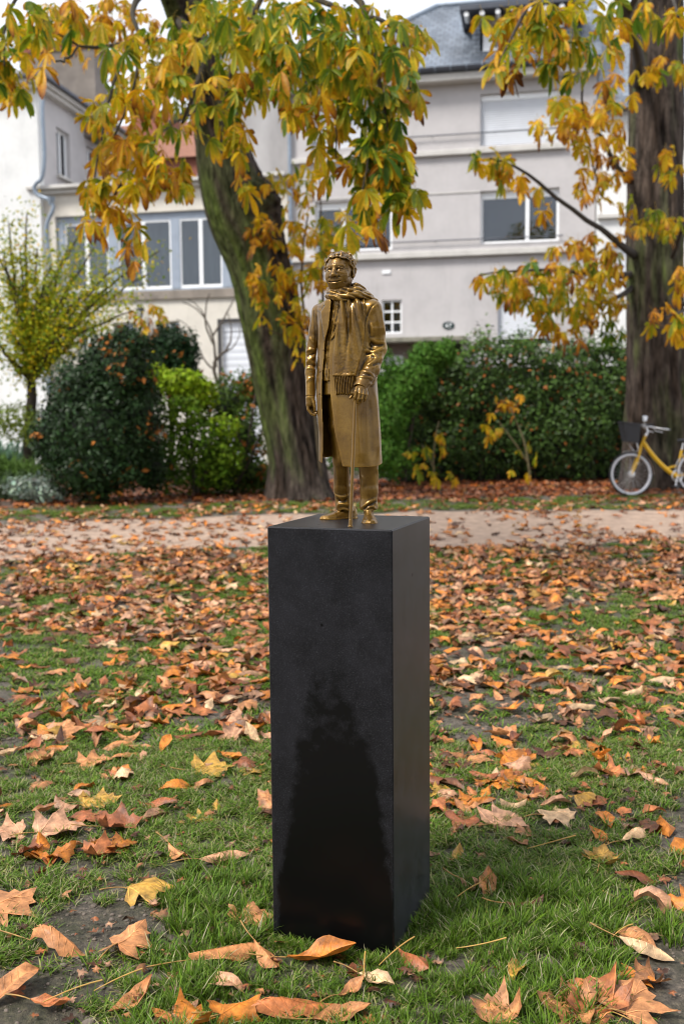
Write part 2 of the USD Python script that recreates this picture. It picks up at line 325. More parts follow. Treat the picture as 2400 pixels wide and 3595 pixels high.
def main_house():
    h = thing('apartment_house', 'grey rendered apartment house with slate roof behind the statue', 'house', F(np.array([0, 0, GZ])))
    sL, sR = fac(1020, 900)[0], fac(2086, 900)[0]
    zE = fac(1459, 305)[1]
    R = dict(s2r=frect(1685, 320, 1972, 503), s2l=frect(1095, 378, 1288, 520), s1r=frect(1685, 663, 1962, 850), s1l=frect(1106, 703, 1376, 880), gg=frect(1340, 1052, 1410, 1170), gr=frect(1746, 1046, 1946, 1212), door=frect(1350, 1197, 1622, 1640))
    R['door'] = (R['door'][0], GZ, R['door'][2], R['door'][3])
    wall_with_holes(sL, GZ - 0.3, sR, zE, R.values(), 0.0, 0.32).put('wall', 'plaster_grey', h)
    m = MB(); fbox(m, sL, 0.33, GZ - 0.3, sL + 0.3, 9.0, zE); fbox(m, sR - 0.3, 0.33, GZ - 0.3, sR, 9.0, zE); fbox(m, sL + 0.3, 8.7, GZ - 0.3, sR - 0.3, 9.0, zE); m.put('wall', 'plaster_grey', h)
    shutter(h, R['s2r'], 0.1); shutter(h, R['s2l'], 0.1)
    for k in ('s2r', 's2l'):
        m = MB(); fbox(m, R[k][0], 0.25, R[k][1], R[k][2], 0.27, R[k][3]); m.put('room', 'room_dark', h)
    window(h, R['s1r'], 0.12, (0.60,), head=0.13); window(h, R['s1l'], 0.12, (0.36,), head=0.13)
    a = R['gr']; shutter(h, (a[0], a[1] + 0.26, a[2], a[3]), 0.1); window(h, (a[0], a[1], a[2], a[1] + 0.24), 0.14, (0.62,), fr=0.035, mw=0.03)
    # small lattice window: 2 x 3 panes
    s0, z0, s1, z1 = R['gg']; mb = MB(); n, bw = 3, 0.045
    for k in range(4): fbox(mb, s0, 0.06, z0 + (z1 - z0 - bw) * k / 3, s1, 0.14, z0 + (z1 - z0 - bw) * k / 3 + bw)
    for k in range(3): fbox(mb, s0 + (s1 - s0 - bw) * k / 2, 0.063, z0 + 0.001, s0 + (s1 - s0 - bw) * k / 2 + bw, 0.137, z1 - 0.001)
    lw = mb.put('lattice_window', 'frame_white', h)
    for i in range(2):
        for j in range(3):
            m = MB(); a, b = s0 + (s1 - s0 - bw) * i / 2 + bw, z0 + (z1 - z0 - bw) * j / 3 + bw
            fbox(m, a, 0.095, b, s0 + (s1 - s0 - bw) * (i + 1) / 2, 0.101, z0 + (z1 - z0 - bw) * (j + 1) / 3); m.put('pane', 'window_glass', lw)
    m = MB(); fbox(m, s0 - 0.1, 0.5, z0 - 0.1, s1 + 0.1, 0.55, z1 + 0.1); m.put('room', 'room_dark', lw)
    # ledges, sills, rails, string course
    for (xa, ya, xb, yb, th, dp) in ((1022, 552, 1990, 512, 0.14, 0.12), (1022, 906, 2084, 858, 0.16, 0.14)):
        a, b = fac(xa, ya), fac(xb, yb); z = (a[1] + b[1]) / 2
        m = MB(); fbox(m, a[0], -dp, z - th, b[0], -0.003, z, 0.012); m.put('ledge', 'stone_trim', h)
    z = fac(1560, 676)[1]; m = MB(); fbox(m, sL + 0.02, -0.02, z - 0.03, R['s1r'][0] - 0.02, -0.003, z); m.put('string_course', 'stone_trim', h)
    for (xa, xb, y) in ((1080, 1974, 478), (1100, 1976, 846)):
        z = fac((xa + xb) / 2, y)[1]; a, b = fac(xa, y)[0], fac(xb, y)[0]; m = MB()
        m.tube(F(np.array([(a, -0.09, z), (b, -0.09, z)])), 0.016, 8); r = m.put('guard_rail', 'zinc_dark', h)
        for s in np.linspace(a + 0.1, b - 0.1, 5):
            m = MB(); m.tube(F(np.array([(s, -0.09, z), (s, 0.01, z - 0.02)])), 0.01, 6); m.put('bracket', 'zinc_dark', r)
    # doorway: canopy, brown reveal, panel, dark door
    a, b = fac(1326, 1192), fac(1641, 1183); zc = fac(1480, 1187)[1]
    m = MB(); fbox(m, a[0], -0.55, zc - 0.13, b[0], -0.004, zc, 0.015); m.put('canopy', 'stone_mossy', h)
    s0, z0, s1, z1 = R['door']; sd = fac(1535, 1250)[0]
    p0, p1 = fac(1330, 1250)[0], fac(1410, 1250)[0]
    m = MB(); fbox(m, s0, 0.2, GZ - 0.2, sd, 0.24, z1); m.put('door_surround', 'brown_render', h)
    m = MB(); fbox(m, s0 + 0.02, 0.16, GZ, p1, 0.197, fac(1380, 1247)[1]); m.put('pale_panel', 'shutter_grey', h)
    m = MB(); fbox(m, sd, 0.9, GZ - 0.2, s1, 0.95, z1); dr = m.put('door', 'dark_paint', h)
    m = MB(); m.tube(F(np.array([(sd + 0.1, 0.82, 1.2), (sd + 0.1, 0.82, 1.4)])), 0.015, 8); m.put('handle', 'zinc', dr)
    m = MB(); fbox(m, s1 - 0.03, 0.03, GZ - 0.2, s1 + 0.02, 0.9, z1); m.put('door_reveal', 'plaster_white', h)
    # number plate and white plaque
    c = fac(1573.5, 1142); g = np.linspace(0, 2 * np.pi, 33)[:-1]
    m = trimesh.creation.extrude_polygon(Polygon(np.stack([0.165 * np.cos(g), 0.105 * np.sin(g)], 1)), 0.02, engine='earcut')
    pl = put('number_plate', (F(np.stack([c[0] + m.vertices[:, 0], -0.004 - m.vertices[:, 2], c[1] + m.vertices[:, 1]], 1)), m.faces[:, ::-1]), 'plate_green', h)
    tx = meshkit.text_mesh('47', 0.105, 0.004, True); v = tx.vertices - tx.bounds.mean(0)
    put('digits', (F(np.stack([c[0] + v[:, 0], -0.027 - v[:, 2], c[1] + v[:, 1]], 1)), tx.faces[:, ::-1]), 'frame_white', pl)
    c = fac(1356, 955); m = MB(); fbox(m, c[0] - 0.12, -0.03, c[1] - 0.05, c[0] + 0.12, -0.003, c[1] + 0.05, 0.006); m.put('wall_vent', 'frame_white', h)
    # eaves, gutter with hooks, roof with hip, skylight, dormer
    a, b = sL - 0.25, sR + 0.1
    m = MB(); fbox(m, a, -0.38, zE, b, 0.4, zE + 0.2, 0.02); m.put('cornice', 'stone_trim', h)
    g = np.linspace(math.pi, 2 * math.pi, 9); mb = MB()
    for rr, fl in ((0.11, False), (0.10, True)):
        v = np.array([(s, -0.43 + rr * math.cos(q), zE + 0.32 + rr * math.sin(q)) for s in (a, b) for q in g]); q = np.array([(i, i + 1, i + 10, i + 9) for i in range(8)])
        mb.add(F(v), q[:, ::-1] if fl else q)
    gt = mb.put('gutter', 'zinc_dark', h)
    for s in np.arange(a + 0.2, b, 0.42):
        m = MB(); m.tube(F(np.array([(s, -0.43 + 0.125 * math.cos(q), zE + 0.32 + 0.125 * math.sin(q)) for q in np.linspace(math.pi * 0.9, 2.1 * math.pi, 8)])), 0.012, 5); m.put('gutter_hook', 'zinc', gt)
    pit = math.radians(44); t0, zr0 = -0.36, zE + 0.24
    def on_roof(px, py):
        d = ray(px, py); nn = np.array([0, -math.sin(pit), math.cos(pit)])
        dl = np.array([d @ FE, d @ FN, d[2]]); el = np.array([(EYE - FO) @ FE, (EYE - FO) @ FN, EYE[2]])
        k = ((np.array([0, t0, zr0]) - el) @ nn) / (dl @ nn); return el + k * dl
    rl = on_roof(1535, 22); top = rl[1]
    v = [(a, t0, zr0), (b, t0, zr0), (b, top, rl[2]), (rl[0], top, rl[2]), (a, 2 * top - t0, zr0), (b, 2 * top - t0, zr0)]
    m = MB(); m.add(F(np.array(v)), [(0, 1, 2, 3)]); m.add(F(np.array(v)), [(0, 3, 4)]); m.add(F(np.array(v)), [(3, 2, 5, 4)]); m.add(F(np.array(v)), [(1, 5, 2)]); m.add(F(np.array(v)) - (0, 0, 0.02), [(0, 4, 5, 1)])
    roof = m.put('roof', 'slate', h)
    m = MB(); m.tube(F(np.array([(a, t0, zr0 + 0.03), (rl[0], top, rl[2] + 0.03), (b, top, rl[2] + 0.03)])), 0.07, 8); m.put('ridge_cap', 'zinc', roof)
    c = on_roof(1447, 138); U_ = np.array([0, math.cos(pit), math.sin(pit)]); N_ = np.array([0, -math.sin(pit), math.cos(pit)])
    def slope_box(c, w, hh, n0, n1, mat_, nm, par):
        v = np.array([c + np.array([x, 0, 0]) + y * U_ + n * N_ for n in (n0, n1) for y in (-hh, hh) for x in (-w, w)])
        m = MB(); m.add(F(v), [(0, 2, 3, 1), (4, 5, 7, 6), (0, 1, 5, 4), (2, 6, 7, 3), (0, 4, 6, 2), (1, 3, 7, 5)]); return m.put(nm, mat_, par)
    sk = slope_box(c, 0.27, 0.34, 0.0, 0.09, 'zinc_dark', 'skylight', roof); 
    slope_box(c + N_ * 0.0, 0.22, 0.28, 0.092, 0.1, 'skylight_glass', 'skylight_pane', roof)
    # dormer
    dt = 0.25; s0, z0, s1, z1 = frect(1655, 42, 2010, 200, dt)
    m = MB(); fbox(m, s0, dt + 0.02, z0 - 0.3, s0 + 0.22, dt + 4.0, z1); fbox(m, s1 - 0.22, dt + 0.02, z0 - 0.3, s1, dt + 4.0, z1); fbox(m, s0 + 0.22, dt + 0.025, z0 - 0.3, s1 - 0.22, dt + 0.3, z0 + 0.25); dm = m.put('dormer', 'slate', h)
    m = MB(); fbox(m, s0 - 0.3, dt - 0.45, z1 + 0.002, s1 + 0.3, dt + 4.2, z1 + 0.16, 0.02); m.put('dormer_roof', 'zinc_dark', dm)
    m = MB(); fbox(m, s0 + 0.22, dt + 0.03, z1 - 0.25, s1 - 0.22, dt + 0.2, z1 - 0.002); m.put('lintel', 'stone_dark', dm)
    for s in np.linspace(s0 - 0.12, s1 + 0.12, 8):
        m = MB(); m.tube(F(np.array([(s, dt - 0.40, z1 - 0.07), (s, dt + 0.1, z1 - 0.07)])), 0.065, 10); m.put('corbel', 'frame_white', dm)
    w = (s1 - s0 - 0.44) / 2 - 0.1; zz0, zz1 = z0 + 0.25, z1 - 0.25
    for k in range(2):
        q0 = s0 + 0.3 + k * (w + 0.2)
        window_at = (q0, zz0, q0 + w, zz1); s, a_, b_, c_ = q0, zz0, q0 + w, zz1
        mb = MB(); fbox(mb, q0, dt + 0.1, zz0, q0 + 0.24, dt + 0.16, zz1); fbox(mb, q0 + w - 0.24, dt + 0.1, zz0, q0 + w, dt + 0.16, zz1); fbox(mb, q0 + 0.24, dt + 0.102, zz0, q0 + w - 0.24, dt + 0.158, zz0 + 0.1)
        fbox(mb, q0 + w / 2 - 0.1, dt + 0.104, zz0 + 0.1, q0 + w / 2 + 0.1, dt + 0.156, zz1)
        mb.put('dormer_window', 'frame_white', dm)
        m = MB(); fbox(m, q0 + 0.24, dt + 0.13, zz0 + 0.1, q0 + w - 0.24, dt + 0.135, zz1); m.put('dormer_pane', 'window_glass', dm)
        m = MB(); fbox(m, q0, dt + 0.7, zz0 - 0.1, q0 + w, dt + 0.75, zz1 + 0.1); m.put('dormer_room', 'room_dark', dm)
    m = MB(); m.tube(F(np.array([(s0 + 0.1, dt - 0.1, zz0 + 0.4), (s1 - 0.1, dt - 0.1, zz0 + 0.4)])), 0.02, 6); m.put('dormer_rail', 'dark_paint', dm)
    pts = [fac(1013, y, -0.12) for y in (330, 1500)]
    m = MB(); m.tube(F(np.array([(pts[0][0], -0.1, zE + 0.2), (pts[0][0], -0.1, pts[0][1] - 0.2), (pts[0][0], -0.1, GZ)])), 0.055, 10); m.put('downpipe', 'zinc', h, smooth=40)
mat('plate_green', {'p': ('principled_bsdf', {'base_color': (0.012, 0.03, 0.03), 'roughness': 0.35})}, [])
mat('skylight_glass', {'p': ('principled_bsdf', {'base_color': (0.35, 0.38, 0.4), 'roughness': 0.05, 'specular_ior_level': 1.0})}, [])

def right_house():
    sL = fac(2090, 900)[0]; h = thing('white_house', 'white house partly hidden behind the thick tree at the right edge', 'house', F(np.array([sL, -0.1, GZ])))
    w = frect(2118, 862, 2215, 1010, -0.15); r2 = frect(2500, 862, 2640, 1010, -0.15)
    wall_with_holes(sL, GZ - 0.3, sL + 9, 9.5, [w, r2], -0.15, 0.35).put('wall', 'plaster_white', h)
    m = MB(); fbox(m, sL, 0.21, GZ - 0.3, sL + 0.3, 8, 9.5); fbox(m, sL + 8.7, 0.21, GZ - 0.3, sL + 9, 8, 9.5); m.put('wall', 'plaster_white', h)
    v = np.array([(sL - 0.1, -0.5, 9.5), (sL + 9.2, -0.5, 9.5), (sL + 9.2, 4, 13), (sL - 0.1, 4, 13), (sL - 0.1, 8.4, 9.5), (sL + 9.2, 8.4, 9.5)])
    m = MB(); m.add(F(v), [(0, 1, 2, 3), (3, 2, 5, 4), (0, 4, 5, 1)]); m.add(F(v), [(0, 3, 4), (1, 5, 2)]); m.put('roof', 'slate', h)
    for q in (w, r2): shutter(h, q, -0.05); m = MB(); fbox(m, q[0], 0.12, q[1], q[2], 0.15, q[3]); m.put('room', 'room_dark', h)
    z = fac(2150, 890)[1]; m = MB(); fbox(m, sL + 0.02, -0.27, z + 0.9, sL + 9, -0.153, z + 1.0); m.put('ledge', 'stone_trim', h)

def gable_house():
    t = 1.6; h = thing('gabled_wall_house', 'house showing a stained grey gable wall above the low annex left of the apartment house', 'house', F(np.array([-6, t, GZ])))
    s0, s1 = fac(690, 500, t)[0], fac(1040, 500, t)[0]; zl, zr, zt = fac(690, 300, t)[1], fac(1040, 230, t)[1], fac(880, 60, t)[1]
    poly = Polygon([(s0, GZ - 0.3), (s1, GZ - 0.3), (s1, zr), ((s0 + s1) / 2, zt), (s0, zl)])
    m = trimesh.creation.extrude_polygon(poly, 7.0, engine='earcut')
    put('wall', (F(np.stack([m.vertices[:, 0], t + 7 - m.vertices[:, 2], m.vertices[:, 1]], 1)), m.faces), 'plaster_stained', h)
    v = np.array([(s0 - 0.2, t - 0.15, zl - 0.05), ((s0 + s1) / 2, t - 0.15, zt + 0.06), (s1 + 0.2, t - 0.15, zr - 0.05), (s0 - 0.2, t + 7.2, zl - 0.05), ((s0 + s1) / 2, t + 7.2, zt + 0.06), (s1 + 0.2, t + 7.2, zr - 0.05)])
    m = MB(); m.add(F(v + (0, 0, 0.1)), [(0, 1, 4, 3), (1, 2, 5, 4)]); m.add(F(v), [(0, 3, 4, 1), (1, 4, 5, 2)]); m.put('roof', 'slate', h)

def left_house():
    t = -0.1; sC = fac(141, 700, t)[0]; sL = sC - 7; zE = fac(70, 318, t)[1]
    h = thing('corner_house', 'white corner house with receding side wall above the annex at the left edge', 'house', F(np.array([sC, t, GZ])))
    fw = [frect(-420, 460, -250, 760, t), frect(-420, 900, -250, 1200, t)]
    wall_with_holes(sL, GZ - 0.3, sC, zE, fw, t, 0.3).put('wall', 'plaster_white', h)
    for q in fw: window(h, q, t + 0.12)
    # side wall along t with two windows
    def sw(px, py):
        d = ray(px, py); k = ((FO + sC * FE - EYE) @ FE) / (d @ FE); p = EYE + k * d - FO; return p @ FN, p[2]
    def sr(x0, y0, x1, y1): return sw(x0, (y0 + y1) / 2)[0], sw((x0 + x1) / 2, y1)[1], sw(x1, (y0 + y1) / 2)[0], sw((x0 + x1) / 2, y0)[1]
    ws = [sr(200, 458, 246, 622), sr(305, 520, 341, 640)]; L = t + 8.5
    poly = sbox(t + 0.31, GZ - 0.3, L, zE)
    for q in ws: poly = poly.difference(sbox(*q))
    m = trimesh.creation.extrude_polygon(poly, 0.3, engine='earcut')
    put('side_wall', (F(np.stack([sC - 0.3 + m.vertices[:, 2], m.vertices[:, 0], m.vertices[:, 1]], 1)), m.faces), 'plaster_grey', h)
    for (a, z0, b, z1) in ws:
        mb = MB(); fbox(mb, sC - 0.2, a, z0, sC - 0.14, a + 0.08, z1); fbox(mb, sC - 0.2, b - 0.08, z0, sC - 0.14, b, z1); fbox(mb, sC - 0.198, a + 0.08, z0, sC - 0.142, b - 0.08, z0 + 0.08); fbox(mb, sC - 0.198, a + 0.08, z1 - 0.08, sC - 0.142, b - 0.08, z1)
        fbox(mb, sC - 0.19, (a + b) / 2 - 0.04, z0 + 0.08, sC - 0.12, (a + b) / 2 + 0.04, z1 - 0.08); w = mb.put('window', 'frame_white', h)
        m = MB(); fbox(m, sC - 0.172, a + 0.08, z0 + 0.08, sC - 0.168, b - 0.08, z1 - 0.08); m.put('pane', 'window_glass', w)
        m = MB(); fbox(m, sC - 0.85, a - 0.2, z0 - 0.2, sC - 0.8, b + 0.2, z1 + 0.2); m.put('room', 'room_dark', w)
        m = MB(); fbox(m, sC + 0.002, a - 0.08, z0 - 0.09, sC + 0.12, b + 0.08, z0 - 0.002, 0.01); m.put('sill', 'stone_trim', w)
    m = MB(); fbox(m, sL, t - 0.22, zE, sC + 0.22, t + 0.3, zE + 0.12, 0.015); fbox(m, sL, t - 0.32, zE + 0.122, sC + 0.32, t + 0.3, zE + 0.3, 0.02); fbox(m, sC - 0.3, t + 0.302, zE, sC + 0.22, L, zE + 0.12, 0.015); fbox(m, sC - 0.3, t + 0.302, zE + 0.122, sC + 0.32, L, zE + 0.3, 0.02); m.put('cornice', 'stone_trim', h)
    m = MB(); fbox(m, sC + 0.322, t - 0.43, zE + 0.24, sC + 0.44, L, zE + 0.36, 0.02); fbox(m, sL, t - 0.43, zE + 0.24, sC + 0.32, t - 0.323, zE + 0.36, 0.02); m.put('gutter', 'zinc_dark', h)
    z = zE + 0.305; v = np.array([(sL, t - 0.36, z), (sC + 0.36, t - 0.36, z), (sC + 0.36, L, z), (sL, L, z), (sL, t + 4, z + 1.9), (sC - 4, t + 4, z + 1.9)])
    m = MB(); m.add(F(v), [(0, 1, 5, 4), (1, 2, 5, 5), (4, 5, 2, 3), (0, 3, 2, 1)]); m.put('roof', 'slate', h)
    P = lambda x, y, tt=-0.2: (*[fac(x, y, t + tt)[0], t + tt, fac(x, y, t + tt)[1]],)
    m = MB(); m.tube(F(spline([P(150, 350), P(152, 470), P(150, 610), P(142, 632), P(122, 648), P(119, 664), P(130, 683), P(160, 694), P(184, 712), P(186, 735), P(174, 760), P(172, 900), P(174, 1100), P(176, 1380)], 60)), 0.06, 10); dp = m.put('downpipe', 'zinc', h, smooth=40)
    m = MB(); m.tube(F(np.array([P(180, 690), P(180, 720)])), [0.12, 0.07], 10); m.put('hopper', 'zinc', dp)
    # chimney with pots
    tc = 3.0; c0, c1 = fac(70, 230, tc)[0], fac(332, 230, tc)[0]; z0, z1 = zE - 0.5, fac(200, 178, tc)[1]
    m = MB(); fbox(m, c0, tc, z0, c1, tc + 1.0, z1); ch = m.put('chimney', 'chimney_render', h)
    mb = MB(); n = 9
    m = MB(); fbox(m, c0 - 0.05, tc - 0.05, z1 + 0.001, c1 + 0.05, tc + 1.05, z1 + 0.16, 0.015); m.put('brick_band', 'brick_red', ch)
    m = MB(); fbox(m, c0 - 0.1, tc - 0.1, z1 + 0.162, c1 + 0.1, tc + 1.1, z1 + 0.26, 0.02); m.put('mossy_cap', 'moss', ch)
    for k in range(5):
        s = c0 + (c1 - c0) * (k + 0.5) / 5; hh = (0.62, 0.5, 0.72, 0.66, 0.55)[k]
        m = MB(); m.tube(F(np.array([(s, tc + 0.5, z1 + 0.25), (s, tc + 0.5, z1 + 0.25 + hh * 0.8), (s, tc + 0.5, z1 + 0.26 + hh * 0.8), (s, tc + 0.5, z1 + 0.25 + hh)])), [0.17, 0.14, 0.17, 0.16], 14); m.put('chimney_pot', 'terracotta', ch, smooth=40)
def red_chimney():
    tc = 9.0; a, b = fac(410, 400, tc)[0], fac(545, 400, tc)[0]; z1 = fac(470, 345, tc)[1]; z0 = GZ
    h = thing('brick_house', 'red brick house end with chimney pots far behind the left roof', 'house', F(np.array([(a + b) / 2, tc, GZ])))
    zr = fac(470, 560, tc)[1]
    m = MB(); fbox(m, a - 1.2, tc + 0.2, z0 - 0.3, b + 3.5, tc + 5, zr); m.put('wall', 'brick_red', h)
    v = np.array([(a - 1.4, tc, zr), (b + 3.7, tc, zr), (b + 3.7, tc + 2.6, zr + 2.1), (a - 1.4, tc + 2.6, zr + 2.1), (a - 1.4, tc + 5.2, zr), (b + 3.7, tc + 5.2, zr)])
    m = MB(); m.add(F(v), [(0, 1, 2, 3), (3, 2, 5, 4), (0, 4, 5, 1)]); m.add(F(v), [(0, 3, 4), (1, 5, 2)]); rf = m.put('roof', 'roof_tile', h)
    m = MB(); fbox(m, a, tc + 1.6, zr, b, tc + 2.5, z1); m.put('chimney', 'brick_red', rf)
    for k in range(3):
        s = a + (b - a) * (k + 0.5) / 3; m = MB(); m.tube(F(np.array([(s, tc + 2, z1), (s, tc + 2, z1 + 0.7)])), [0.15, 0.12], 12); m.put('chimney_pot', 'terracotta', rf, smooth=40)

def annex():
    t = 0.1; s0 = fac(142, 900, t)[0]; s1 = fac(1012, 900, t)[0] ; zC = fac(480, 652, t)[1]
    h = thing('annex', 'low cream annex with a wide band of steel windows left of the leaning tree', 'house', F(np.array([s0, t, GZ])))
    band = frect(197, 741, 960, 1018, t); g = [frect(275, 1143, 333, 1225, t), frect(398, 1130, 480, 1225, t), frect(552, 1126, 630, 1225, t)]
    door = frect(779, 1127, 915, 1500, t); door = (door[0], GZ, door[2], door[3])
    wall_with_holes(s0, GZ - 0.3, s1, zC, [band, door] + g, t, 0.3).put('wall', 'plaster_cream', h)
    m = MB(); fbox(m, s0, t + 0.31, zC - 0.15, s1, 2.0 if False else t + 1.3, zC - 0.01); m.put('flat_roof', 'zinc', h)
    m = MB(); fbox(m, s0 - 0.25, t - 0.3, zC, s1, t + 1.4, zC + 0.1, 0.01); fbox(m, s0 - 0.15, t - 0.16, zC - 0.12, s1, t - 0.003, zC - 0.002, 0.01); m.put('cornice', 'stone_trim', h)
    za = fac(560, 1020, t)[1]; zb = fac(560, 1052, t)[1]
    m = MB(); fbox(m, s0 + 0.1, t - 0.08, zb, s1, t - 0.003, za, 0.01); m.put('ledge', 'stone_dark', h)
    b0, z0, b1, z1 = band; T = t + 0.1
    m = MB(); fbox(m, b0, T, z1 - 0.22, b1, T + 0.1, z1); fbox(m, b0, T, z0, b1, T + 0.1, z0 + 0.06); m.put('window_head', 'steel_blue', h)
    piers = [(197, 224), (376, 410), (597, 627), (776, 826), (940, 960)]; mull = [301, 500, 701, 880]
    for x0, x1 in piers:
        a, b = fac(x0, 880, t)[0], fac(x1, 880, t)[0]; m = MB(); fbox(m, a, T - 0.02, z0 + 0.06, b, T + 0.12, z1 - 0.22); m.put('steel_pier', 'steel_blue', h)
    for (p0, p1), mx in zip(zip(piers[:-1], piers[1:]), mull):
        a, b, c = fac(p0[1], 880, t)[0], fac(p1[0], 880, t)[0], fac(mx, 880, t)[0]; fr = 0.05
        mb = MB(); za, zb = z0 + 0.06, z1 - 0.22
        fbox(mb, a + 0.002, T + 0.01, za, a + fr, T + 0.07, zb); fbox(mb, b - fr, T + 0.01, za, b - 0.002, T + 0.07, zb); fbox(mb, a + fr, T + 0.012, za, b - fr, T + 0.068, za + fr + 0.03); fbox(mb, a + fr, T + 0.012, zb - fr, b - fr, T + 0.068, zb)
        w = mb.put('window', 'frame_white', h)
        m = MB(); fbox(m, c - 0.055, T, za + fr, c + 0.055, T + 0.064, zb - fr); m.put('mullion', 'frame_white', w)
        for q0, q1 in ((a + fr, c - 0.055), (c + 0.055, b - fr)):
            m = MB(); fbox(m, q0, T + 0.035, za + fr, q1, T + 0.04, zb - fr); m.put('pane', 'window_glass', w)
    m = MB(); fbox(m, b0 - 0.2, T + 0.9, z0 - 0.3, b1 + 0.2, T + 0.95, z1 + 0.2); m.put('curtain', 'room_curtain', h)
    for q in g: window(h, q, t + 0.14, (0.5,), fr=0.05, mw=0.035)
    d0, dz0, d1, dz1 = door; m = MB(); fbox(m, d0 - 0.10, t - 0.03, GZ, d0 - 0.002, t + 0.2, dz1 + 0.08); fbox(m, d0 - 0.002, t - 0.03, dz1 + 0.002, d1, t + 0.2, dz1 + 0.08); m.put('door_frame', 'dark_paint', h)
    shutter(h, (d0, dz0, d1, dz1), t + 0.08, slat=0.2, box=0.28, mass=False)
    c = fac(503, 1088, t); k = MB(); m = MB(); p = lambda s, tt, z: F(np.array([c[0] + s, t + tt, c[1] + z]))
    m.tube(np.array([p(0, 0, 0.05), p(0, -0.16, 0.12), p(0, -0.25, 0.06)]), 0.015, 6); m.tube(np.array([p(0, -0.25, 0.06), p(0, -0.25, 0.02), p(0, -0.25, -0.03)]), [0.02, 0.13, 0.15], 6); lt = m.put('wall_lantern', 'dark_paint', h)
    m = MB(); m.tube(np.array([p(0, -0.25, -0.03), p(0, -0.25, -0.27)]), [0.12, 0.07], 6); m.put('lantern_glass', 'window_glass', lt)
mat('moss', {'g': ('geometry', {}), 'n': ('noise_texture', {'scale': 30, 'detail': 5}), 'r': ('rgb_ramp', {'ramp': [(0.35, (0.03, 0.045, 0.01)), (0.65, (0.10, 0.13, 0.02))]}), 'b': ('bump', {'distance': 0.02}), 'p': ('principled_bsdf', {'roughness': 0.95})},
    [('g.position', 'n.vector'), ('n.fac', 'r.fac'), ('n.fac', 'b.height'), ('r.color', 'p.base_color'), ('b.normal', 'p.normal')])
main_house(); right_house(); gable_house(); left_house(); red_chimney(); annex()
# ------------------------------------------------------------------ implicit surfaces: block-sparse surface nets
def surface_net(f, lo, hi, h, B=14, lip=1.6):
    """mesh of f = 0 (f: (n,3) -> (n,), negative inside) on a grid of step h; only blocks near the surface are sampled"""
    lo = np.asarray(lo, float); n = np.ceil((np.asarray(hi) - lo) / h / B).astype(int)
    N = n * B + 1
    ctr = np.stack(np.meshgrid(*[(np.arange(k) + 0.5) * B * h for k in n], indexing='ij'), -1) + lo
    dc = f(ctr.reshape(-1, 3)).reshape(n)
    act = np.abs(dc) < lip * h * B * 0.87 + h * 2
    big = np.kron(np.where(dc < 0, -1e3, 1e3).astype(np.float32), np.ones((B, B, B), np.float32))
    D = np.full(N, 1e3, np.float32); D[:-1, :-1, :-1] = big
    D[-1], D[:, -1], D[:, :, -1] = D[-2], D[:, -2], D[:, :, -2]
    g = np.stack(np.meshgrid(*[np.arange(B + 1)] * 3, indexing='ij'), -1).reshape(-1, 3)
    idx = np.argwhere(act)
    for k in range(0, len(idx), 10):
        q = idx[k:k + 10]
        ijk = (q[:, None] * B + g[None]).reshape(-1, 3)
        D[ijk[:, 0], ijk[:, 1], ijk[:, 2]] = f(np.asfortranarray(lo + ijk * h))
    S = D < 0
    c = [S[i:N[0] - 1 + i, j:N[1] - 1 + j, k:N[2] - 1 + k] for i in (0, 1) for j in (0, 1) for k in (0, 1)]
    cnt = sum(x.astype(np.int8) for x in c)
    cells = np.argwhere((cnt > 0) & (cnt < 8))
    vid = np.full(N - 1, -1, np.int32); vid[tuple(cells.T)] = np.arange(len(cells))
    corner = np.array([(i, j, k) for i in (0, 1) for j in (0, 1) for k in (0, 1)])
    val = np.stack([D[tuple((cells + o).T)] for o in corner], 1)
    acc = np.zeros((len(cells), 3)); w = np.zeros(len(cells))
    for a in range(8):
        for b in range(a + 1, 8):
            if abs(corner[a] - corner[b]).sum() != 1: continue
            m = (val[:, a] < 0) != (val[:, b] < 0)
            t = np.where(m, val[:, a] / np.where(m, val[:, a] - val[:, b], 1), 0)
            acc += np.where(m[:, None], corner[a] + t[:, None] * (corner[b] - corner[a]), 0); w += m
    V = lo + (cells + acc / w[:, None]) * h
    F = []
    for ax in range(3):
        o = np.eye(3, dtype=int)[ax]; u, v = np.eye(3, dtype=int)[(ax + 1) % 3], np.eye(3, dtype=int)[(ax + 2) % 3]
        a = S[tuple(slice(1 if k != ax else 0, N[k] - 1) for k in range(3))]
        b = S[tuple(slice(1, N[k] - 1) if k != ax else slice(1, N[k]) for k in range(3))]
        e = np.argwhere(a != b); off = np.array([0 if k == ax else 1 for k in range(3)]); e0 = e + off
        inside = a[tuple(e.T)]
        q = [vid[tuple((e0 - du * u - dv * v).T)] for du, dv in ((0, 0), (1, 0), (1, 1), (0, 1))]
        q = np.stack(q, 1); q = q[(q >= 0).all(1)]; inside = inside[:len(q)] if len(q) == len(inside) else None
        if inside is None: continue
        q = np.where(inside[:, None], q, q[:, ::-1])
        F.append(q)
    q = np.vstack(F)
    return V, np.vstack([q[:, [0, 1, 2]], q[:, [0, 2, 3]]])
def smin(a, b, k):
    h = np.clip(0.5 + 0.5 * (b - a) / k, 0, 1); return b + (a - b) * h - k * h * (1 - h)
def smax(a, b, k): return -smin(-a, -b, k)
def sd_cap(p, a, b, ra, rb=None):
    a = np.asarray(a, float); d = np.asarray(b, float) - a; rb = ra if rb is None else rb
    q = p - a; dd = d @ d; qd = q @ d; t = np.clip(qd / dd, 0, 1)
    return np.sqrt(np.maximum(np.einsum('ij,ij->i', q, q) - t * (2 * qd - t * dd), 0)) - (ra + (rb - ra) * t)
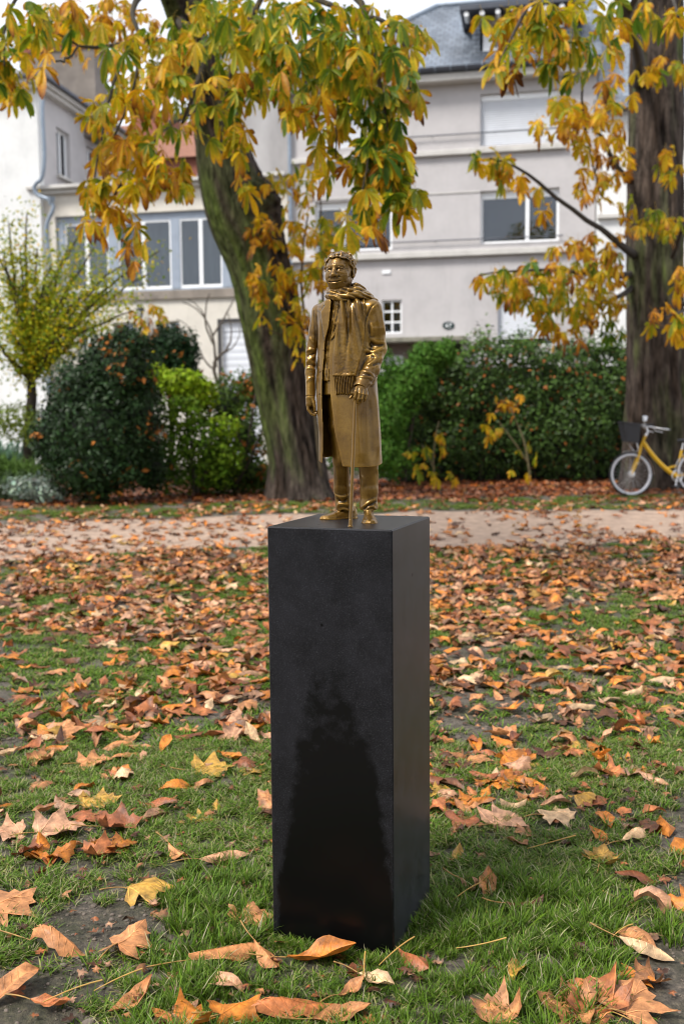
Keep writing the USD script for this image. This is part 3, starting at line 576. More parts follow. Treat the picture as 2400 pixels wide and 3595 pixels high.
def sd_chain(p, pts, k=10, far=130.0):
    """a chain of tapered capsules; pts: (x, y, z, r). Pieces far from all of p are only bounded from below."""
    lo, hi = p.min(0), p.max(0); d, least = None, 1e9
    for a, b in zip(pts[:-1], pts[1:]):
        A, B = np.array(a[:3]), np.array(b[:3]); r = max(a[3], b[3])
        gap = np.linalg.norm(np.maximum(np.maximum(lo - np.maximum(A, B), np.minimum(A, B) - hi), 0)) - r
        if gap > far: least = min(least, gap); continue
        e = sd_cap(p, A, B, a[3], b[3]); d = e if d is None else smin(d, e, k)
    return np.full(len(p), least) if d is None else d
def sd_ell(p, c, r):
    q = (p - np.asarray(c, float)) / np.asarray(r, float); k0 = np.linalg.norm(q, axis=1) + 1e-9
    k1 = np.linalg.norm(q / np.asarray(r, float), axis=1) + 1e-9
    return k0 * (k0 - 1) / k1
def sd_poly(x, z, poly):
    """signed distance to a closed polygon in 2D"""
    P = np.asarray(poly, float); d = np.full(len(x), 1e18); s = np.ones(len(x))
    for i in range(len(P)):
        a, b = P[i], P[i - 1]; e = b - a; wx, wz = x - a[0], z - a[1]
        t = np.clip((wx * e[0] + wz * e[1]) / (e @ e), 0, 1)
        d = np.minimum(d, (wx - e[0] * t) ** 2 + (wz - e[1] * t) ** 2)
        c1, c2, c3 = z >= a[1], z < b[1], e[0] * wz > e[1] * wx
        s = np.where((c1 & c2 & c3) | (~c1 & ~c2 & ~c3), -s, s)
    return s * np.sqrt(d)
def noise3(p, scale, seed=0, octaves=3): return meshkit.fbm(np.asarray(p) * scale, octaves, seed) - 0.5
# ------------------------------------------------------------------ the bronze figure (own units: 1 u = 0.208 mm; x right, y away, z up from the plinth top)
PLINTH_H = 1.12
SU = 2.085e-4
ST_O = at(1192.9, 1826, 2.72); ST_DROP = ST_O[2] - PLINTH_H; ST_O[2] = PLINTH_H
def to_world(v):
    v = np.asarray(v, float)
    px, py = 1000 + (v[:, 0] + 720) / 3.7333, 820 + (3760 - v[:, 2]) / 3.7333
    d = FW + RT * ((px - 1200) / FPX)[:, None] - UP * ((py - 1797.5) / FPX)[:, None]
    w = EYE + d * (2.72 / d[:, 1])[:, None]
    w[:, 1] += v[:, 1] * SU; w[:, 2] -= ST_DROP
    return w
def U(zx, zy, y=0.0): return np.array([zx - 720.0, y, 3760.0 - zy])
def UR(*a): return [(q[0] - 720.0, q[2], 3760.0 - q[1], q[3]) for q in a]     # (zx, zy, y, r) chains

_tz = 3760 - np.array([760, 800, 850, 900, 1000, 1150, 1400, 1700, 2100, 2600, 3050][::-1], float)
_tcx = np.array([765, 765, 775, 800, 812, 815, 810, 808, 815, 846, 860][::-1], float) - 720
_tA = np.array([150, 190, 290, 370, 415, 418, 400, 398, 420, 424, 428][::-1], float)
_tB = np.array([140, 170, 190, 205, 225, 240, 235, 240, 262, 280, 292][::-1], float)
PSI = math.radians(22); _l = (math.cos(PSI), -math.sin(PSI)); _f = (-math.sin(PSI), -math.cos(PSI)); TY = 150.0
def torso_ab(p):
    cx = np.interp(p[:, 2], _tz, _tcx); dx, dy = p[:, 0] - cx, p[:, 1] - TY
    return dx * _l[0] + dy * _l[1], dx * _f[0] + dy * _f[1]
def torso(p, da=0.0, db=0.0):
    a, b = torso_ab(p); A = np.interp(p[:, 2], _tz, _tA) + da; B = np.interp(p[:, 2], _tz, _tB) + db
    k = (np.abs(a / A) ** 2.3 + np.abs(b / B) ** 2.3) ** (1 / 2.3)
    return (k - 1) * np.minimum(A, B)
SH_L, EL_L, WR_L = (450, 965, 320, 108), (337, 1480, 320, 72), (326, 2085, 215, 64)
SH_R, EL_R, WR_R = (1138, 968, -10, 128), (1226, 1480, 20, 106), (985, 2000, -285, 92)
def shoulders(p):
    return smin(sd_chain(p, UR((650, 905, 180, 92), SH_L), 10), sd_chain(p, UR((930, 905, 90, 105), SH_R), 10), 20)
def cuff(p, d, w, e, r):
    """cuts the sleeve square at the wrist and hollows its end"""
    w3, e3 = np.array(UR(w)[0][:3]), np.array(UR(e)[0][:3]); ax = (w3 - e3) / np.linalg.norm(w3 - e3)
    t = (p - w3) @ ax; near = t > -250
    if not near.any(): return d
    rr = np.linalg.norm(p - w3 - t[:, None] * ax, axis=1)
    return np.where(near, np.maximum(np.maximum(d, t - 20), -np.maximum(rr - r, -90 - t)), d)
def arms(p):
    l = sd_chain(p, UR(SH_L, (392, 1220, 335, 92), EL_L, (322, 1780, 280, 68), WR_L), 25)
    r = sd_chain(p, UR(SH_R, (1185, 1220, -5, 122), EL_R, (1130, 1750, -120, 104), WR_R), 35)
    return cuff(p, l, WR_L, EL_L, 50), cuff(p, r, WR_R, EL_R, 76)
def front_y(f, x, z, y0=-760.0, n=70, q=0.75):
    y = np.full(len(x), y0)
    for _ in range(n):
        y = y + q * np.clip(f(np.stack([x, y, z], 1)), -60, 200)
        y = np.minimum(y, 900)
    return y
def coat_base(p):
    t = smax(torso(p), p[:, 2] - (3760 - 815), 20)
    l, r = arms(p)
    return smin(smin(smin(t, shoulders(p), 45), l, 14), r, 18)
def coat_body(p): return smin(smax(torso(p), p[:, 2] - (3760 - 815), 20), shoulders(p), 45)
# creases: (h, w, points in picture coordinates), snapped onto the cloth
FOLDS = [
    (26, 24, [(1045, 1500), (1130, 1535), (1210, 1515), (1285, 1470)]), (24, 20, [(1070, 1610), (1140, 1575), (1190, 1605), (1150, 1665), (1065, 1720)]),
    (-20, 24, [(1050, 1560), (1105, 1560), (1150, 1620)]), (22, 20, [(905, 1905), (1000, 1865), (1090, 1870), (1150, 1905)]), (20, 20, [(960, 1795), (1060, 1800), (1165, 1880)]),
    (-18, 22, [(960, 1850), (1050, 1835), (1120, 1860)]), (16, 26, [(1110, 1335), (1200, 1400), (1310, 1395)]), (-16, 22, [(1100, 1420), (1200, 1450), (1300, 1430)]),
    (-12, 11, [(1245, 862), (1150, 930), (1075, 1060), (1040, 1200), (1035, 1330)]), (12, 30, [(1265, 960), (1270, 1120), (1315, 1300)]), (14, 22, [(1180, 1660), (1240, 1620), (1315, 1600)]),
    (-14, 20, [(1140, 1720), (1220, 1690), (1295, 1680)]), (14, 20, [(1080, 1960), (1130, 1950), (1200, 1850), (1260, 1760)]), (10, 22, [(1120, 1150), (1140, 1260), (1130, 1340)]),
    (18, 17, [(270, 1500), (330, 1478), (392, 1490)]), (16, 16, [(264, 1655), (320, 1612), (390, 1560)]), (14, 16, [(262, 1740), (330, 1728), (392, 1752)]), (-14, 15, [(268, 1565), (330, 1545), (390, 1525)]),
    (15, 15, [(275, 1575), (345, 1640), (395, 1668)]), (-12, 15, [(266, 1695), (330, 1680), (392, 1705)]), (11, 18, [(270, 1920), (330, 1860), (390, 1850)]), (8, 20, [(285, 1300), (330, 1340), (380, 1400)]),
    (-11, 10, [(377, 885), (372, 1000), (380, 1150), (388, 1400)]), (9, 40, [(470, 1050), (455, 1250), (440, 1500)]), (10, 60, [(930, 2250), (965, 2600), (1000, 2980)]), (12, 40, [(1180, 2050), (1212, 2500), (1225, 2920)]),
    (-9, 40, [(1110, 2150), (1130, 2500), (1150, 2950)]), (8, 30, [(420, 1700), (425, 2100), (455, 2600)]), (9, 20, [(410, 930), (480, 985), (470, 1090)])]
TR_FOLDS = [(30, 18, [(632, 3400), (690, 3445), (760, 3455), (835, 3415)]), (-26, 20, [(690, 3490), (745, 3520), (810, 3490)]), (26, 20, [(680, 3600), (730, 3545), (830, 3560), (930, 3520)]),
    (22, 14, [(1000, 3575), (1090, 3510), (1222, 3440)]), (-18, 15, [(1010, 3610), (1110, 3545), (1215, 3495)]), (18, 15, [(1060, 3590), (1130, 3555), (1190, 3590)]), (10, 20, [(1000, 3150), (1030, 3220), (1010, 3300)]),
    (12, 22, [(1200, 3050), (1225, 3180), (1222, 3300)]), (10, 25, [(660, 3000), (690, 3200), (680, 3380)]), (10, 16, [(850, 3300), (880, 3420), (935, 3490)])]
def snap(f, folds):
    out = []
    for h, w, pts in folds:
        q = spline(np.array([[a - 720, 0, 3760 - b] for a, b in pts], float), 3 * len(pts))
        q[:, 1] = front_y(f, q[:, 0], q[:, 2]); out.append((h, w, q[q[:, 1] < 850]))
    return out
def creases(p, d, snapped, reach=150):
    """displacement of the creases; only near the surface"""
    r = np.zeros(len(p)); near = np.abs(d) < reach
    if not near.any(): return r
    plo, phi = p.min(0), p.max(0)
    for h, w, q in snapped:
        if len(q) < 2: continue
        lo, hi = q.min(0) - 3 * w, q.max(0) + 3 * w
        if (plo > hi).any() or (phi < lo).any(): continue
        k = np.where(near & (p[:, 2] > lo[2]) & (p[:, 2] < hi[2]) & (p[:, 0] > lo[0]) & (p[:, 0] < hi[0]) & (p[:, 1] > lo[1]) & (p[:, 1] < hi[1]))[0]
        if not len(k): continue
        pk = p[k]; m = np.full(len(k), 1e9); tt = np.zeros(len(k)); n = len(q) - 1
        for i in range(n):
            a, b = q[i], q[i + 1]; e = b - a; t = np.clip(((pk - a) @ e) / (e @ e + 1e-9), 0, 1)
            dd = np.linalg.norm(pk - a - t[:, None] * e, axis=1); c = dd < m
            m = np.where(c, dd, m); tt = np.where(c, (i + t) / n, tt)
        r[k] += h * np.exp(-(m / w) ** 2) * np.clip(np.minimum(tt, 1 - tt) * 5 + 0.15, 0, 1)
    return r
COAT_SN = snap(coat_base, FOLDS)
_oz = 3760 - np.array([800, 870, 1000, 1200, 1385, 1600, 1800, 2100, 2600, 3060][::-1], float)
_xl = np.array([606, 603, 592, 572, 523, 510, 490, 480, 500, 490][::-1], float) - 720
_xr = np.array([780, 765, 735, 672, 590, 585, 586, 596, 655, 762][::-1], float) - 720
def opening(p):
    a, b = torso_ab(p)
    return np.maximum(np.maximum(np.interp(p[:, 2], _oz, _xl) - p[:, 0], p[:, 0] - np.interp(p[:, 2], _oz, _xr)), 30 - b)
LAPEL_L = [(545, 780), (508, 898), (522, 908), (466, 990), (478, 1120), (519, 1385), (574, 1200), (596, 1000), (605, 865), (590, 800)]
LAPEL_R = [(745, 860), (702, 1120), (655, 1310), (575, 1400), (595, 1300), (640, 1220), (668, 1180)]
def rel(poly): return [(a - 720, 3760 - b) for a, b in poly]
def coat(p):
    d0 = coat_base(p); d = d0 - creases(p, d0, COAT_SN)
    a, b = torso_ab(p); fr = b > 0
    for poly in (LAPEL_L, LAPEL_R):
        k = np.where(fr & (np.abs(d0) < 120) & (p[:, 2] > 2300))[0]
        if len(k): d[k] -= 15 * np.clip(0.5 - sd_poly(p[k, 0], p[k, 2], rel(poly)) / 9, 0, 1)
    hem = (3760 - 3032) + (p[:, 1] + 150) * 0.2
    body_only = (p[:, 2] < 1680)
    inner = smax(torso(p, -22, -22), p[:, 2] - (3760 - 800), 5)
    d = np.maximum(d, -inner)
    d = np.maximum(d, -(opening(p)))
    d = np.maximum(d, hem - p[:, 2])
    return d
def shirt(p):
    d = smax(torso(p, -34, -34), p[:, 2] - (3760 - 800), 10)
    d = np.maximum(d, (3760 - 1900) - p[:, 2])
    pl = np.interp(p[:, 2], 3760 - np.array([1900, 1600, 1380, 1150, 940, 850.0]), np.array([560, 575, 600, 640, 685, 700.0]) - 720)
    k = np.abs(d) < 60
    w = np.zeros(len(p)); w[k] = 26 * noise3(p[k] * (1.6, 1, 0.8), 0.012, 3)
    return d - 9 * np.exp(-((p[:, 0] - pl) / 13) ** 4) - w
LEGS = (UR((700, 1950, 200, 150), (700, 2500, 240, 130), (738, 2950, 300, 112), (745, 3350, 400, 106), (775, 3560, 440, 112), (795, 3650, 430, 118)),
        UR((930, 1950, 120, 160), (1030, 2500, 110, 145), (1092, 2980, 110, 132), (1106, 3350, 130, 113), (1100, 3560, 130, 112), (1100, 3640, 110, 112)))
def legs(p):
    return np.minimum(sd_chain(p, LEGS[0], 40), sd_chain(p, LEGS[1], 40))
TR_SN = snap(legs, TR_FOLDS)
def trousers(p):
    d = smin(legs(p), smax(torso(p, -70, -60), np.abs(p[:, 2] - (3760 - 1930)) - 160, 20), 40)
    d = d - creases(p, d, TR_SN)
    d = np.maximum(d, np.where(p[:, 0] < 215, 118, 142) + 14 * np.sin(p[:, 0] * 0.03) - p[:, 2])
    return d
def shoe(p, heel, toe, W=100.0):
    h, t = np.array(heel, float), np.array(toe, float); ax = t - h; L = np.linalg.norm(ax); ax /= L
    q = p[:, :2] - h; u = (q @ ax) / L; s = q[:, 0] * -ax[1] + q[:, 1] * ax[0]; z = p[:, 2]
    uu = np.clip(u, 0, 1)
    w = np.interp(uu, [0, 0.08, 0.3, 0.5, 0.68, 0.84, 0.93, 1], np.array([0.30, 0.62, 0.68, 0.78, 0.98, 0.88, 0.62, 0.12])) * W
    H = np.interp(uu, [0, 0.06, 0.26, 0.42, 0.58, 0.75, 0.92, 1], [120, 165, 172, 150, 108, 82, 62, 40])
    out = (np.abs(u - 0.5) - 0.5) * L
    zz = np.maximum(z - 20, 0)
    up = ((np.abs(s / w) ** 2.2 + (zz / (H - 20)) ** 2.2) ** (1 / 2.2) - 1) * np.minimum(w, H) * 0.8
    up = np.maximum(np.maximum(up, 14 - z), out)
    lace = (np.abs(s) < 34) & (u > 0.4) & (u < 0.62)
    up = up - np.where(lace, 5 * np.maximum(0, np.sin(u * 130)), 0) - 4 * np.exp(-((u - 0.64) / 0.012) ** 2)
    arch = np.where((u > 0.27) & (u < 0.5), 12, 0)
    sole = np.maximum(np.maximum(np.abs(s) - w - 8, np.abs(z - 13) - 13 + 0), out - 6)
    sole = np.maximum(sole, arch - z)
    return np.minimum(up, sole * 0.8)
SHOES = (((945 - 720, 490), (455 - 720, 300)), ((1094 - 720, 190), (1110 - 720, -325)))

# head, neck, hands and the core that joins them: one continuous body
H_O = U(714, 452, 120); H_YAW = math.radians(21)
def head_xyz(p):
    q = p - H_O; c, s = math.cos(H_YAW), math.sin(H_YAW)
    x = q[:, 0] * c - q[:, 1] * s; y = q[:, 0] * s + q[:, 1] * c
    t = math.radians(-2); z = q[:, 2]
    return np.stack([x * math.cos(t) - z * math.sin(t), y, x * math.sin(t) + z * math.cos(t)], 1)
def skull(h): return smin(sd_ell(h, (0, 45, 55), (183, 225, 190)), sd_ell(h, (0, -40, -70), (155, 180, 190)), 60)
def groove(h, pts, w, depth):
    q = spline(np.array(pts, float), 8); m = np.full(len(h), 1e9)
    for a, b in zip(q[:-1], q[1:]):
        e = b - a; t = np.clip(((h - a) @ e) / (e @ e), 0, 1); m = np.minimum(m, np.linalg.norm(h - a - t[:, None] * e, axis=1))
    return depth * np.exp(-(m / w) ** 2)
def head(p):
    h = head_xyz(p); X = h.copy(); X[:, 0] = np.abs(h[:, 0])       # symmetric features use |x|
    d = skull(h)
    d = smin(d, sd_ell(h, (0, -122, -212), (70, 58, 54)), 55)       # chin
    d = smin(d, sd_cap(X, (112, 20, -120), (66, -105, -205), 50, 44), 50)     # jaw line
    d = smin(d, sd_ell(X, (92, -118, -78), (66, 62, 58)), 45)       # cheeks
    d = smin(d, sd_ell(X, (82, -128, -130), (46, 44, 50)), 40)
    d = smin(d, sd_cap(X, (14, -184, 50), (104, -146, 50), 22, 18), 24)       # brow
    d = smax(d, -sd_ell(X, (74, -222, 2), (52, 50, 30)), 16)        # sockets
    d = smin(d, sd_ell(X, (73, -150, 2), (43, 40, 34)), 5)          # eyeballs
    d = smin(d, sd_chain(X, [(34, -178, 10, 6), (70, -194, 23, 8), (114, -154, 4, 7)], 4), 6)       # upper lids
    d = smin(d, sd_chain(X, [(34, -176, -8, 6), (72, -187, -17, 7), (112, -152, -4, 6)], 4), 6)     # lower lids
    d = smin(d, sd_chain(X, [(42, -184, -38, 8), (80, -180, -50, 10), (118, -144, -30, 7)], 4), 14)  # bags
    d = smin(d, sd_chain(h, [(0, -180, 34, 24), (0, -203, -20, 25), (0, -236, -76, 33)], 14), 16)   # nose
    d = smin(d, sd_ell(X, (36, -202, -86), (26, 32, 24)), 12)
    d = smax(d, -sd_ell(X, (18, -230, -110), (12, 16, 12)), 6)      # nostrils
    d = smin(d, sd_ell(h, (0, -140, -158), (92, 64, 60)), 45)       # muzzle
    d = smin(d, sd_chain(h, [(-92, -158, -146, 6), (-36, -200, -154, 10), (0, -206, -152, 10), (36, -200, -154, 10), (92, -158, -146, 6)], 6), 10)
    d = smin(d, sd_chain(h, [(-80, -160, -158, 7), (-30, -198, -178, 13), (30, -198, -178, 13), (80, -160, -158, 7)], 8), 12)
    k = np.where(np.abs(d) < 60)[0]
    if len(k):
        hk, Xk = h[k], X[k]; g = np.zeros(len(k))
        g += groove(hk, [(-108, -150, -140), (-60, -194, -158), (0, -214, -166), (60, -194, -158), (108, -150, -140)], 7, 17)     # mouth line
        g += groove(Xk, [(46, -203, -88), (84, -172, -120), (112, -135, -165)], 13, 9)                # folds beside the nose
        g += groove(Xk, [(36, -188, 2), (72, -196, 4), (106, -160, -1)], 7, 13)                        # eye slits
        g += groove(Xk, [(30, -160, -236), (0, -182, -206), (-30, -160, -236)], 12, 5)
        for zz, dep in ((96, 5), (120, 6), (146, 5)):
            g += groove(hk, [(-110, -148, zz - 6), (-50, -178, zz + 4), (0, -182, zz - 2), (50, -178, zz + 4), (110, -148, zz - 6)], 6, dep)
        g += groove(Xk, [(12, -200, 42), (14, -190, 78)], 6, 7)
        g += groove(Xk, [(120, -135, 5), (150, -100, 16)], 6, 4) + groove(Xk, [(120, -132, -10), (150, -98, -18)], 6, 4)
        g += groove(Xk, [(126, -120, -90), (122, -95, -160)], 10, 5)
        d[k] += g - 5 * noise3(hk, 0.02, 4)
    ear = sd_ell(X, (188, 40, -12), (20, 50, 74)); ear = smin(ear, sd_ell(X, (182, 22, -78), (16, 24, 24)), 14)
    ear = smax(ear, -sd_ell(X, (206, 30, -8), (14, 28, 44)), 8)
    ear = smin(ear, sd_chain(X, [(200, -4, 20, 9), (204, 30, 52, 10), (204, 78, 30, 10), (200, 78, -20, 9), (192, 45, -66, 10)], 5), 7)
    d = smin(d, ear, 8)
    return d
HAND_L = [UR((325, 2040, 220, 46), (325, 2120, 205, 50), (322, 2205, 205, 46)), UR((300, 2130, 215, 36), (296, 2215, 210, 30)), UR((345, 2130, 235, 36), (345, 2215, 255, 30))]
FING_L = [UR((292, 2205, 195, 24), (298, 2280, 185, 21), (338, 2335, 172, 18), (382, 2358, 168, 14)), UR((308, 2218, 218, 24), (318, 2295, 210, 21), (352, 2345, 196, 18), (394, 2352, 188, 14)),
          UR((332, 2218, 246, 23), (347, 2290, 242, 20), (380, 2333, 228, 17), (410, 2330, 216, 14)), UR((352, 2208, 268, 20), (368, 2270, 268, 18), (396, 2306, 258, 15), (418, 2304, 246, 12)),
          UR((350, 2120, 185, 30), (372, 2185, 165, 24), (384, 2245, 160, 20), (386, 2292, 168, 16))]
HAND_R = [UR((990, 1960, -260, 62), (985, 2030, -320, 62), (980, 2075, -345, 56)), UR((945, 2030, -345, 40), (930, 2070, -365, 32)), UR((1030, 2040, -320, 42), (1048, 2085, -345, 32))]
FING_R = [UR((935, 2018, -360, 27), (924, 2062, -402, 24), (910, 2132, -410, 21), (898, 2186, -395, 17)), UR((975, 2034, -370, 28), (972, 2085, -412, 25), (958, 2152, -418, 22), (944, 2200, -400, 17)),
          UR((1015, 2048, -365, 27), (1014, 2095, -402, 24), (1000, 2152, -408, 21), (985, 2194, -392, 16)), UR((1050, 2058, -345, 24), (1052, 2102, -378, 21), (1042, 2148, -384, 18), (1028, 2180, -372, 14)),
          UR((930, 2052, -318, 32), (888, 2108, -345, 24), (852, 2140, -362, 18))]
def hands(p):
    d = np.full(len(p), 1e3)
    for k, (palm, fing, lo, hi) in enumerate(((HAND_L, FING_L, U(200, 2480, 60), U(520, 1950, 420)), (HAND_R, FING_R, U(760, 2330, -560), U(1180, 1850, -120)))):
        box_d = np.linalg.norm(np.maximum(np.maximum(lo - p, p - hi), 0), axis=1)
        q = np.where(box_d < 60)[0]; d = np.minimum(d, box_d + 25)
        if len(q):
            pq = p[q]; e = sd_chain(pq, palm[0], 12)
            for c in palm[1:]: e = smin(e, sd_chain(pq, c, 10), 26)
            for i, c in enumerate(fing): e = smin(e, sd_chain(pq, c, 4), 16 if i == 4 else 9)
            d[q] = np.maximum(e, -1e3) if k == 0 else np.minimum(d[q], e)
            if k == 0: d[q] = e
    return d
def body(p):
    d = sd_chain(p, UR((735, 560, 140, 118), (760, 760, 160, 122), (790, 900, 170, 130), (810, 1300, 150, 150), (815, 1800, 150, 160)), 40)
    d = smin(d, sd_chain(p, UR((790, 950, 160, 90), (470, 985, 310, 70), (340, 1480, 320, 46), (325, 2060, 218, 44)), 15), 30)
    d = smin(d, sd_chain(p, UR((790, 950, 150, 90), (1120, 990, 0, 80), (1220, 1480, 20, 66), (990, 1985, -275, 58)), 15), 30)
    d = smin(d, sd_chain(p, UR((815, 1800, 150, 150), (720, 2200, 210, 90), (745, 3000, 300, 70), (790, 3640, 430, 62)), 15), 20)
    d = smin(d, sd_chain(p, UR((815, 1800, 150, 150), (950, 2200, 120, 90), (1095, 3000, 110, 80), (1098, 3640, 115, 66)), 15), 20)
    d = smin(d, hands(p), 14)
    lo, hi = U(440, 830, -240), U(990, 140, 470)
    bd = np.linalg.norm(np.maximum(np.maximum(lo - p, p - hi), 0), axis=1); q = np.where(bd < 10)[0]
    hd = bd + 20
    if len(q): hd[q] = head(p[q])
    return smin(d, hd, 24)
def hair(p):
    h = head_xyz(p)
    k = skull(h) - 17; r = np.full(len(p), 0.0)
    q = np.where(np.abs(k) < 90)[0]
    if len(q):
        hq = h[q]; th = np.arctan2(hq[:, 0], -(hq[:, 1] - 30)); ph = hq[:, 2]
        swirl = np.sin(th * 11 + 0.035 * ph + 5 * noise3(hq, 0.012, 8)) * 8 + 46 * noise3(hq * (1, 1, 1.6), 0.017, 9)
        lock = 15 * np.maximum(0, np.sin(hq[:, 0] * 0.045 + 0.02 * hq[:, 1] + 4 * noise3(hq, 0.01, 4)))
        r[q] = swirl + lock * (hq[:, 2] > 120)
    d = k - r
    d = np.maximum(d, skull(h) * -1 - 22)                            # a layer on the head, not a second skull
    ax = np.abs(h[:, 0])
    line = 168 - 60 * np.clip((ax - 60) / 110, 0, 1) ** 1.5 + 12 * np.sin(h[:, 0] * 0.05)
    face = np.maximum(h[:, 1] - np.interp(h[:, 2], [-60, 0, 60, 110, 150, 220], [40, 0, -62, -70, -92, -300]), -400)
    face = np.maximum(face, h[:, 2] - line)
    d = smax(d, -face, 12)
    low = np.interp(h[:, 1], [-80, 0, 40, 120, 260], [30, 18, 50, -120, -170])
    return smax(d, low - h[:, 2], 14)
_gx = np.arange(560, 1120, 12.0) - 720; _gz = 3760 - np.arange(2140, 740, -14.0)
_GX, _GZ = np.meshgrid(_gx, _gz, indexing='ij')
FRONT = front_y(coat_body, _GX.ravel(), _GZ.ravel()).reshape(_GX.shape)
from scipy.interpolate import RegularGridInterpolator
_fi = RegularGridInterpolator((_gx, _gz), FRONT, bounds_error=False, fill_value=None)
def fy(x, z): return _fi(np.stack([np.clip(x, _gx[0], _gx[-1]), np.clip(z, _gz[0], _gz[-1])], 1))
PANEL = rel([(705, 800), (800, 770), (1035, 760), (1048, 950), (1046, 1250), (1030, 1450), (985, 1640), (925, 1850), (775, 1856), (622, 1848), (624, 1600), (652, 1340), (690, 1100), (722, 950)])
FRINGE = rel([(634, 1836), (918, 1836), (885, 1985), (852, 2040), (838, 2098), (740, 2080), (662, 2090), (648, 1990)])
def scarf(p):
    d = np.full(len(p), 400.0)
    lo, hi = U(500, 960, -260), U(1320, 560, 480)
    q = np.where((p[:, 0] > lo[0]) & (p[:, 0] < hi[0]) & (p[:, 1] > lo[1]) & (p[:, 1] < hi[1]) & (p[:, 2] > lo[2]) & (p[:, 2] < hi[2]))[0]
    if len(q):
        pq = p[q]; e = None
        for k in range(4):
            pts = []
            for th in np.linspace(0, 2 * np.pi, 19):
                rx, ry = 168 + 16 * k, 165 + 15 * k
                zy = (638 + 42 * k) + 70 * max(0, math.sin(th + 0.5)) ** 1.2 + 22 * (0.5 - 0.5 * math.cos(th)) - 26 * max(0, -math.sin(th)) + 6 * math.sin(3 * th + k)
                pts.append((772 + rx * math.cos(th) - 10 * max(0, math.sin(th)), zy, 150 - ry * math.sin(th), 38 + 5 * math.sin(2 * th + 1.3 * k)))
            c = sd_chain(pq, UR(*pts), 6); e = c if e is None else smin(e, c, 9)
        for pts in (((690, 805, -50, 36), (830, 805, -92, 46), (960, 780, -60, 56), (1085, 798, 30, 50), (1180, 848, 120, 42), (1222, 900, 230, 34), (1230, 970, 330, 30)),
                    ((840, 730, -40, 40), (960, 720, 10, 56), (1060, 758, 80, 56), (1140, 815, 160, 46), (1195, 865, 270, 36)),
                    ((930, 650, 70, 44), (1000, 690, 140, 56), (1080, 770, 200, 54), (1150, 830, 280, 40))):
            e = smin(e, sd_chain(pq, UR(*pts), 10), 12)
        n = np.abs(e) < 40
        if n.any():
            w = 5 * np.sin((pq[n, 2] + 0.35 * pq[n, 0]) * 0.11 + 9 * noise3(pq[n], 0.008, 5)) + 12 * noise3(pq[n], 0.012, 6)
            e[n] -= w
        d[q] = e
    q = np.where((p[:, 0] > -180) & (p[:, 0] < 380) & (p[:, 2] > 1600) & (p[:, 2] < 3040) & (p[:, 1] < 240))[0]
    if len(q):
        pq = p[q]; x, z = pq[:, 0], pq[:, 2]; y0 = fy(x, z)
        s = sd_poly(x, z, PANEL)
        v = np.clip((2960 - z) / 1050, 0, 1)                        # 0 at the shoulder, 1 at the hem
        fold = 20 * np.sin((x - 60 + 0.10 * (z - 2300)) * (0.062 - 0.026 * v) + 0.6) * (1 - 0.75 * v) + 12 * np.sin(x * 0.028 + 2) * (1 - v) - 30 * np.exp(-((x - (150 - 100 * v)) / 26) ** 2) * (1 - v) ** 0.7
        k = np.abs(pq[:, 1] - y0) < 130
        wv = np.zeros(len(x)); wv[k] = 5 * noise3(pq[k], 0.045, 11) * np.clip((2700 - z[k]) / 900 + 0.3, 0.2, 1) + 9 * noise3(pq[k], 0.010, 12)
        th = 40 + fold + wv + 6 * np.exp(-((z - (3760 - 1836)) / 22) ** 2)
        dp = smax(s, np.maximum(y0 - th - pq[:, 1], pq[:, 1] - y0 - 20), 18)
        sf = sd_poly(x, z + 10 * np.sin(x * 0.21), FRINGE)
        tf = 34 + 9 * np.sin(x * 0.30 + 3 * np.sin(z * 0.01)) + wv * 0.5
        df = smax(sf, np.maximum(y0 - tf - pq[:, 1], pq[:, 1] - y0 - 14), 10)
        d[q] = np.minimum(d[q], smin(dp, df, 5))
    return d * 0.8
def taubin(v, f, n=2, lam=0.5, mu=-0.52):
    m = trimesh.Trimesh(v, f, process=False)
    e = m.edges_unique; import scipy.sparse as sp
    a = sp.coo_matrix((np.ones(2 * len(e)), (np.r_[e[:, 0], e[:, 1]], np.r_[e[:, 1], e[:, 0]])), shape=(len(v), len(v))).tocsr()
    a = sp.diags(1 / np.maximum(np.asarray(a.sum(1)).ravel(), 1)) @ a
    for _ in range(n):
        v = v + lam * (a @ v - v); v = v + mu * (a @ v - v)
    return v
mat('bronze', {
    'g': ('geometry', {}), 'n': ('noise_texture', {'scale': 9.0, 'detail': 7, 'roughness': 0.7}), 'n2': ('noise_texture', {'scale': 220.0, 'detail': 4, 'roughness': 0.6}),
    'r': ('rgb_ramp', {'ramp': [(0.3, (0.078, 0.037, 0.0035)), (0.5, (0.150, 0.079, 0.0085)), (0.72, (0.225, 0.128, 0.019))]}),
    'pt': ('attribute', {'attribute': 'tint'}), 'gm': ('mix', {'mix_type': 'multiply', 'fac': 1.0}),
    'rr': ('map_range', {'from_min': 0.3, 'from_max': 0.7, 'to_min': 0.30, 'to_max': 0.45}), 'b': ('bump', {'strength': 0.5, 'distance': 0.0006}),
    'p': ('principled_bsdf', {'metallic': 0.72, 'coat_weight': 0.45, 'coat_roughness': 0.16})},
    [('g.position', 'n.vector'), ('g.position', 'n2.vector'), ('n.fac', 'r.fac'), ('pt.color', 'gm.color1'), ('r.color', 'gm.color2'), ('gm.color', 'p.base_color'), ('n2.fac', 'rr.value'), ('rr.result', 'p.roughness'), ('n2.fac', 'b.height'), ('b.normal', 'p.normal')])
plain('bronze_plain', (0.145, 0.075, 0.010), 0.33, 0.72, var=0.25, scale=20, coat_weight=0.45, coat_roughness=0.16)
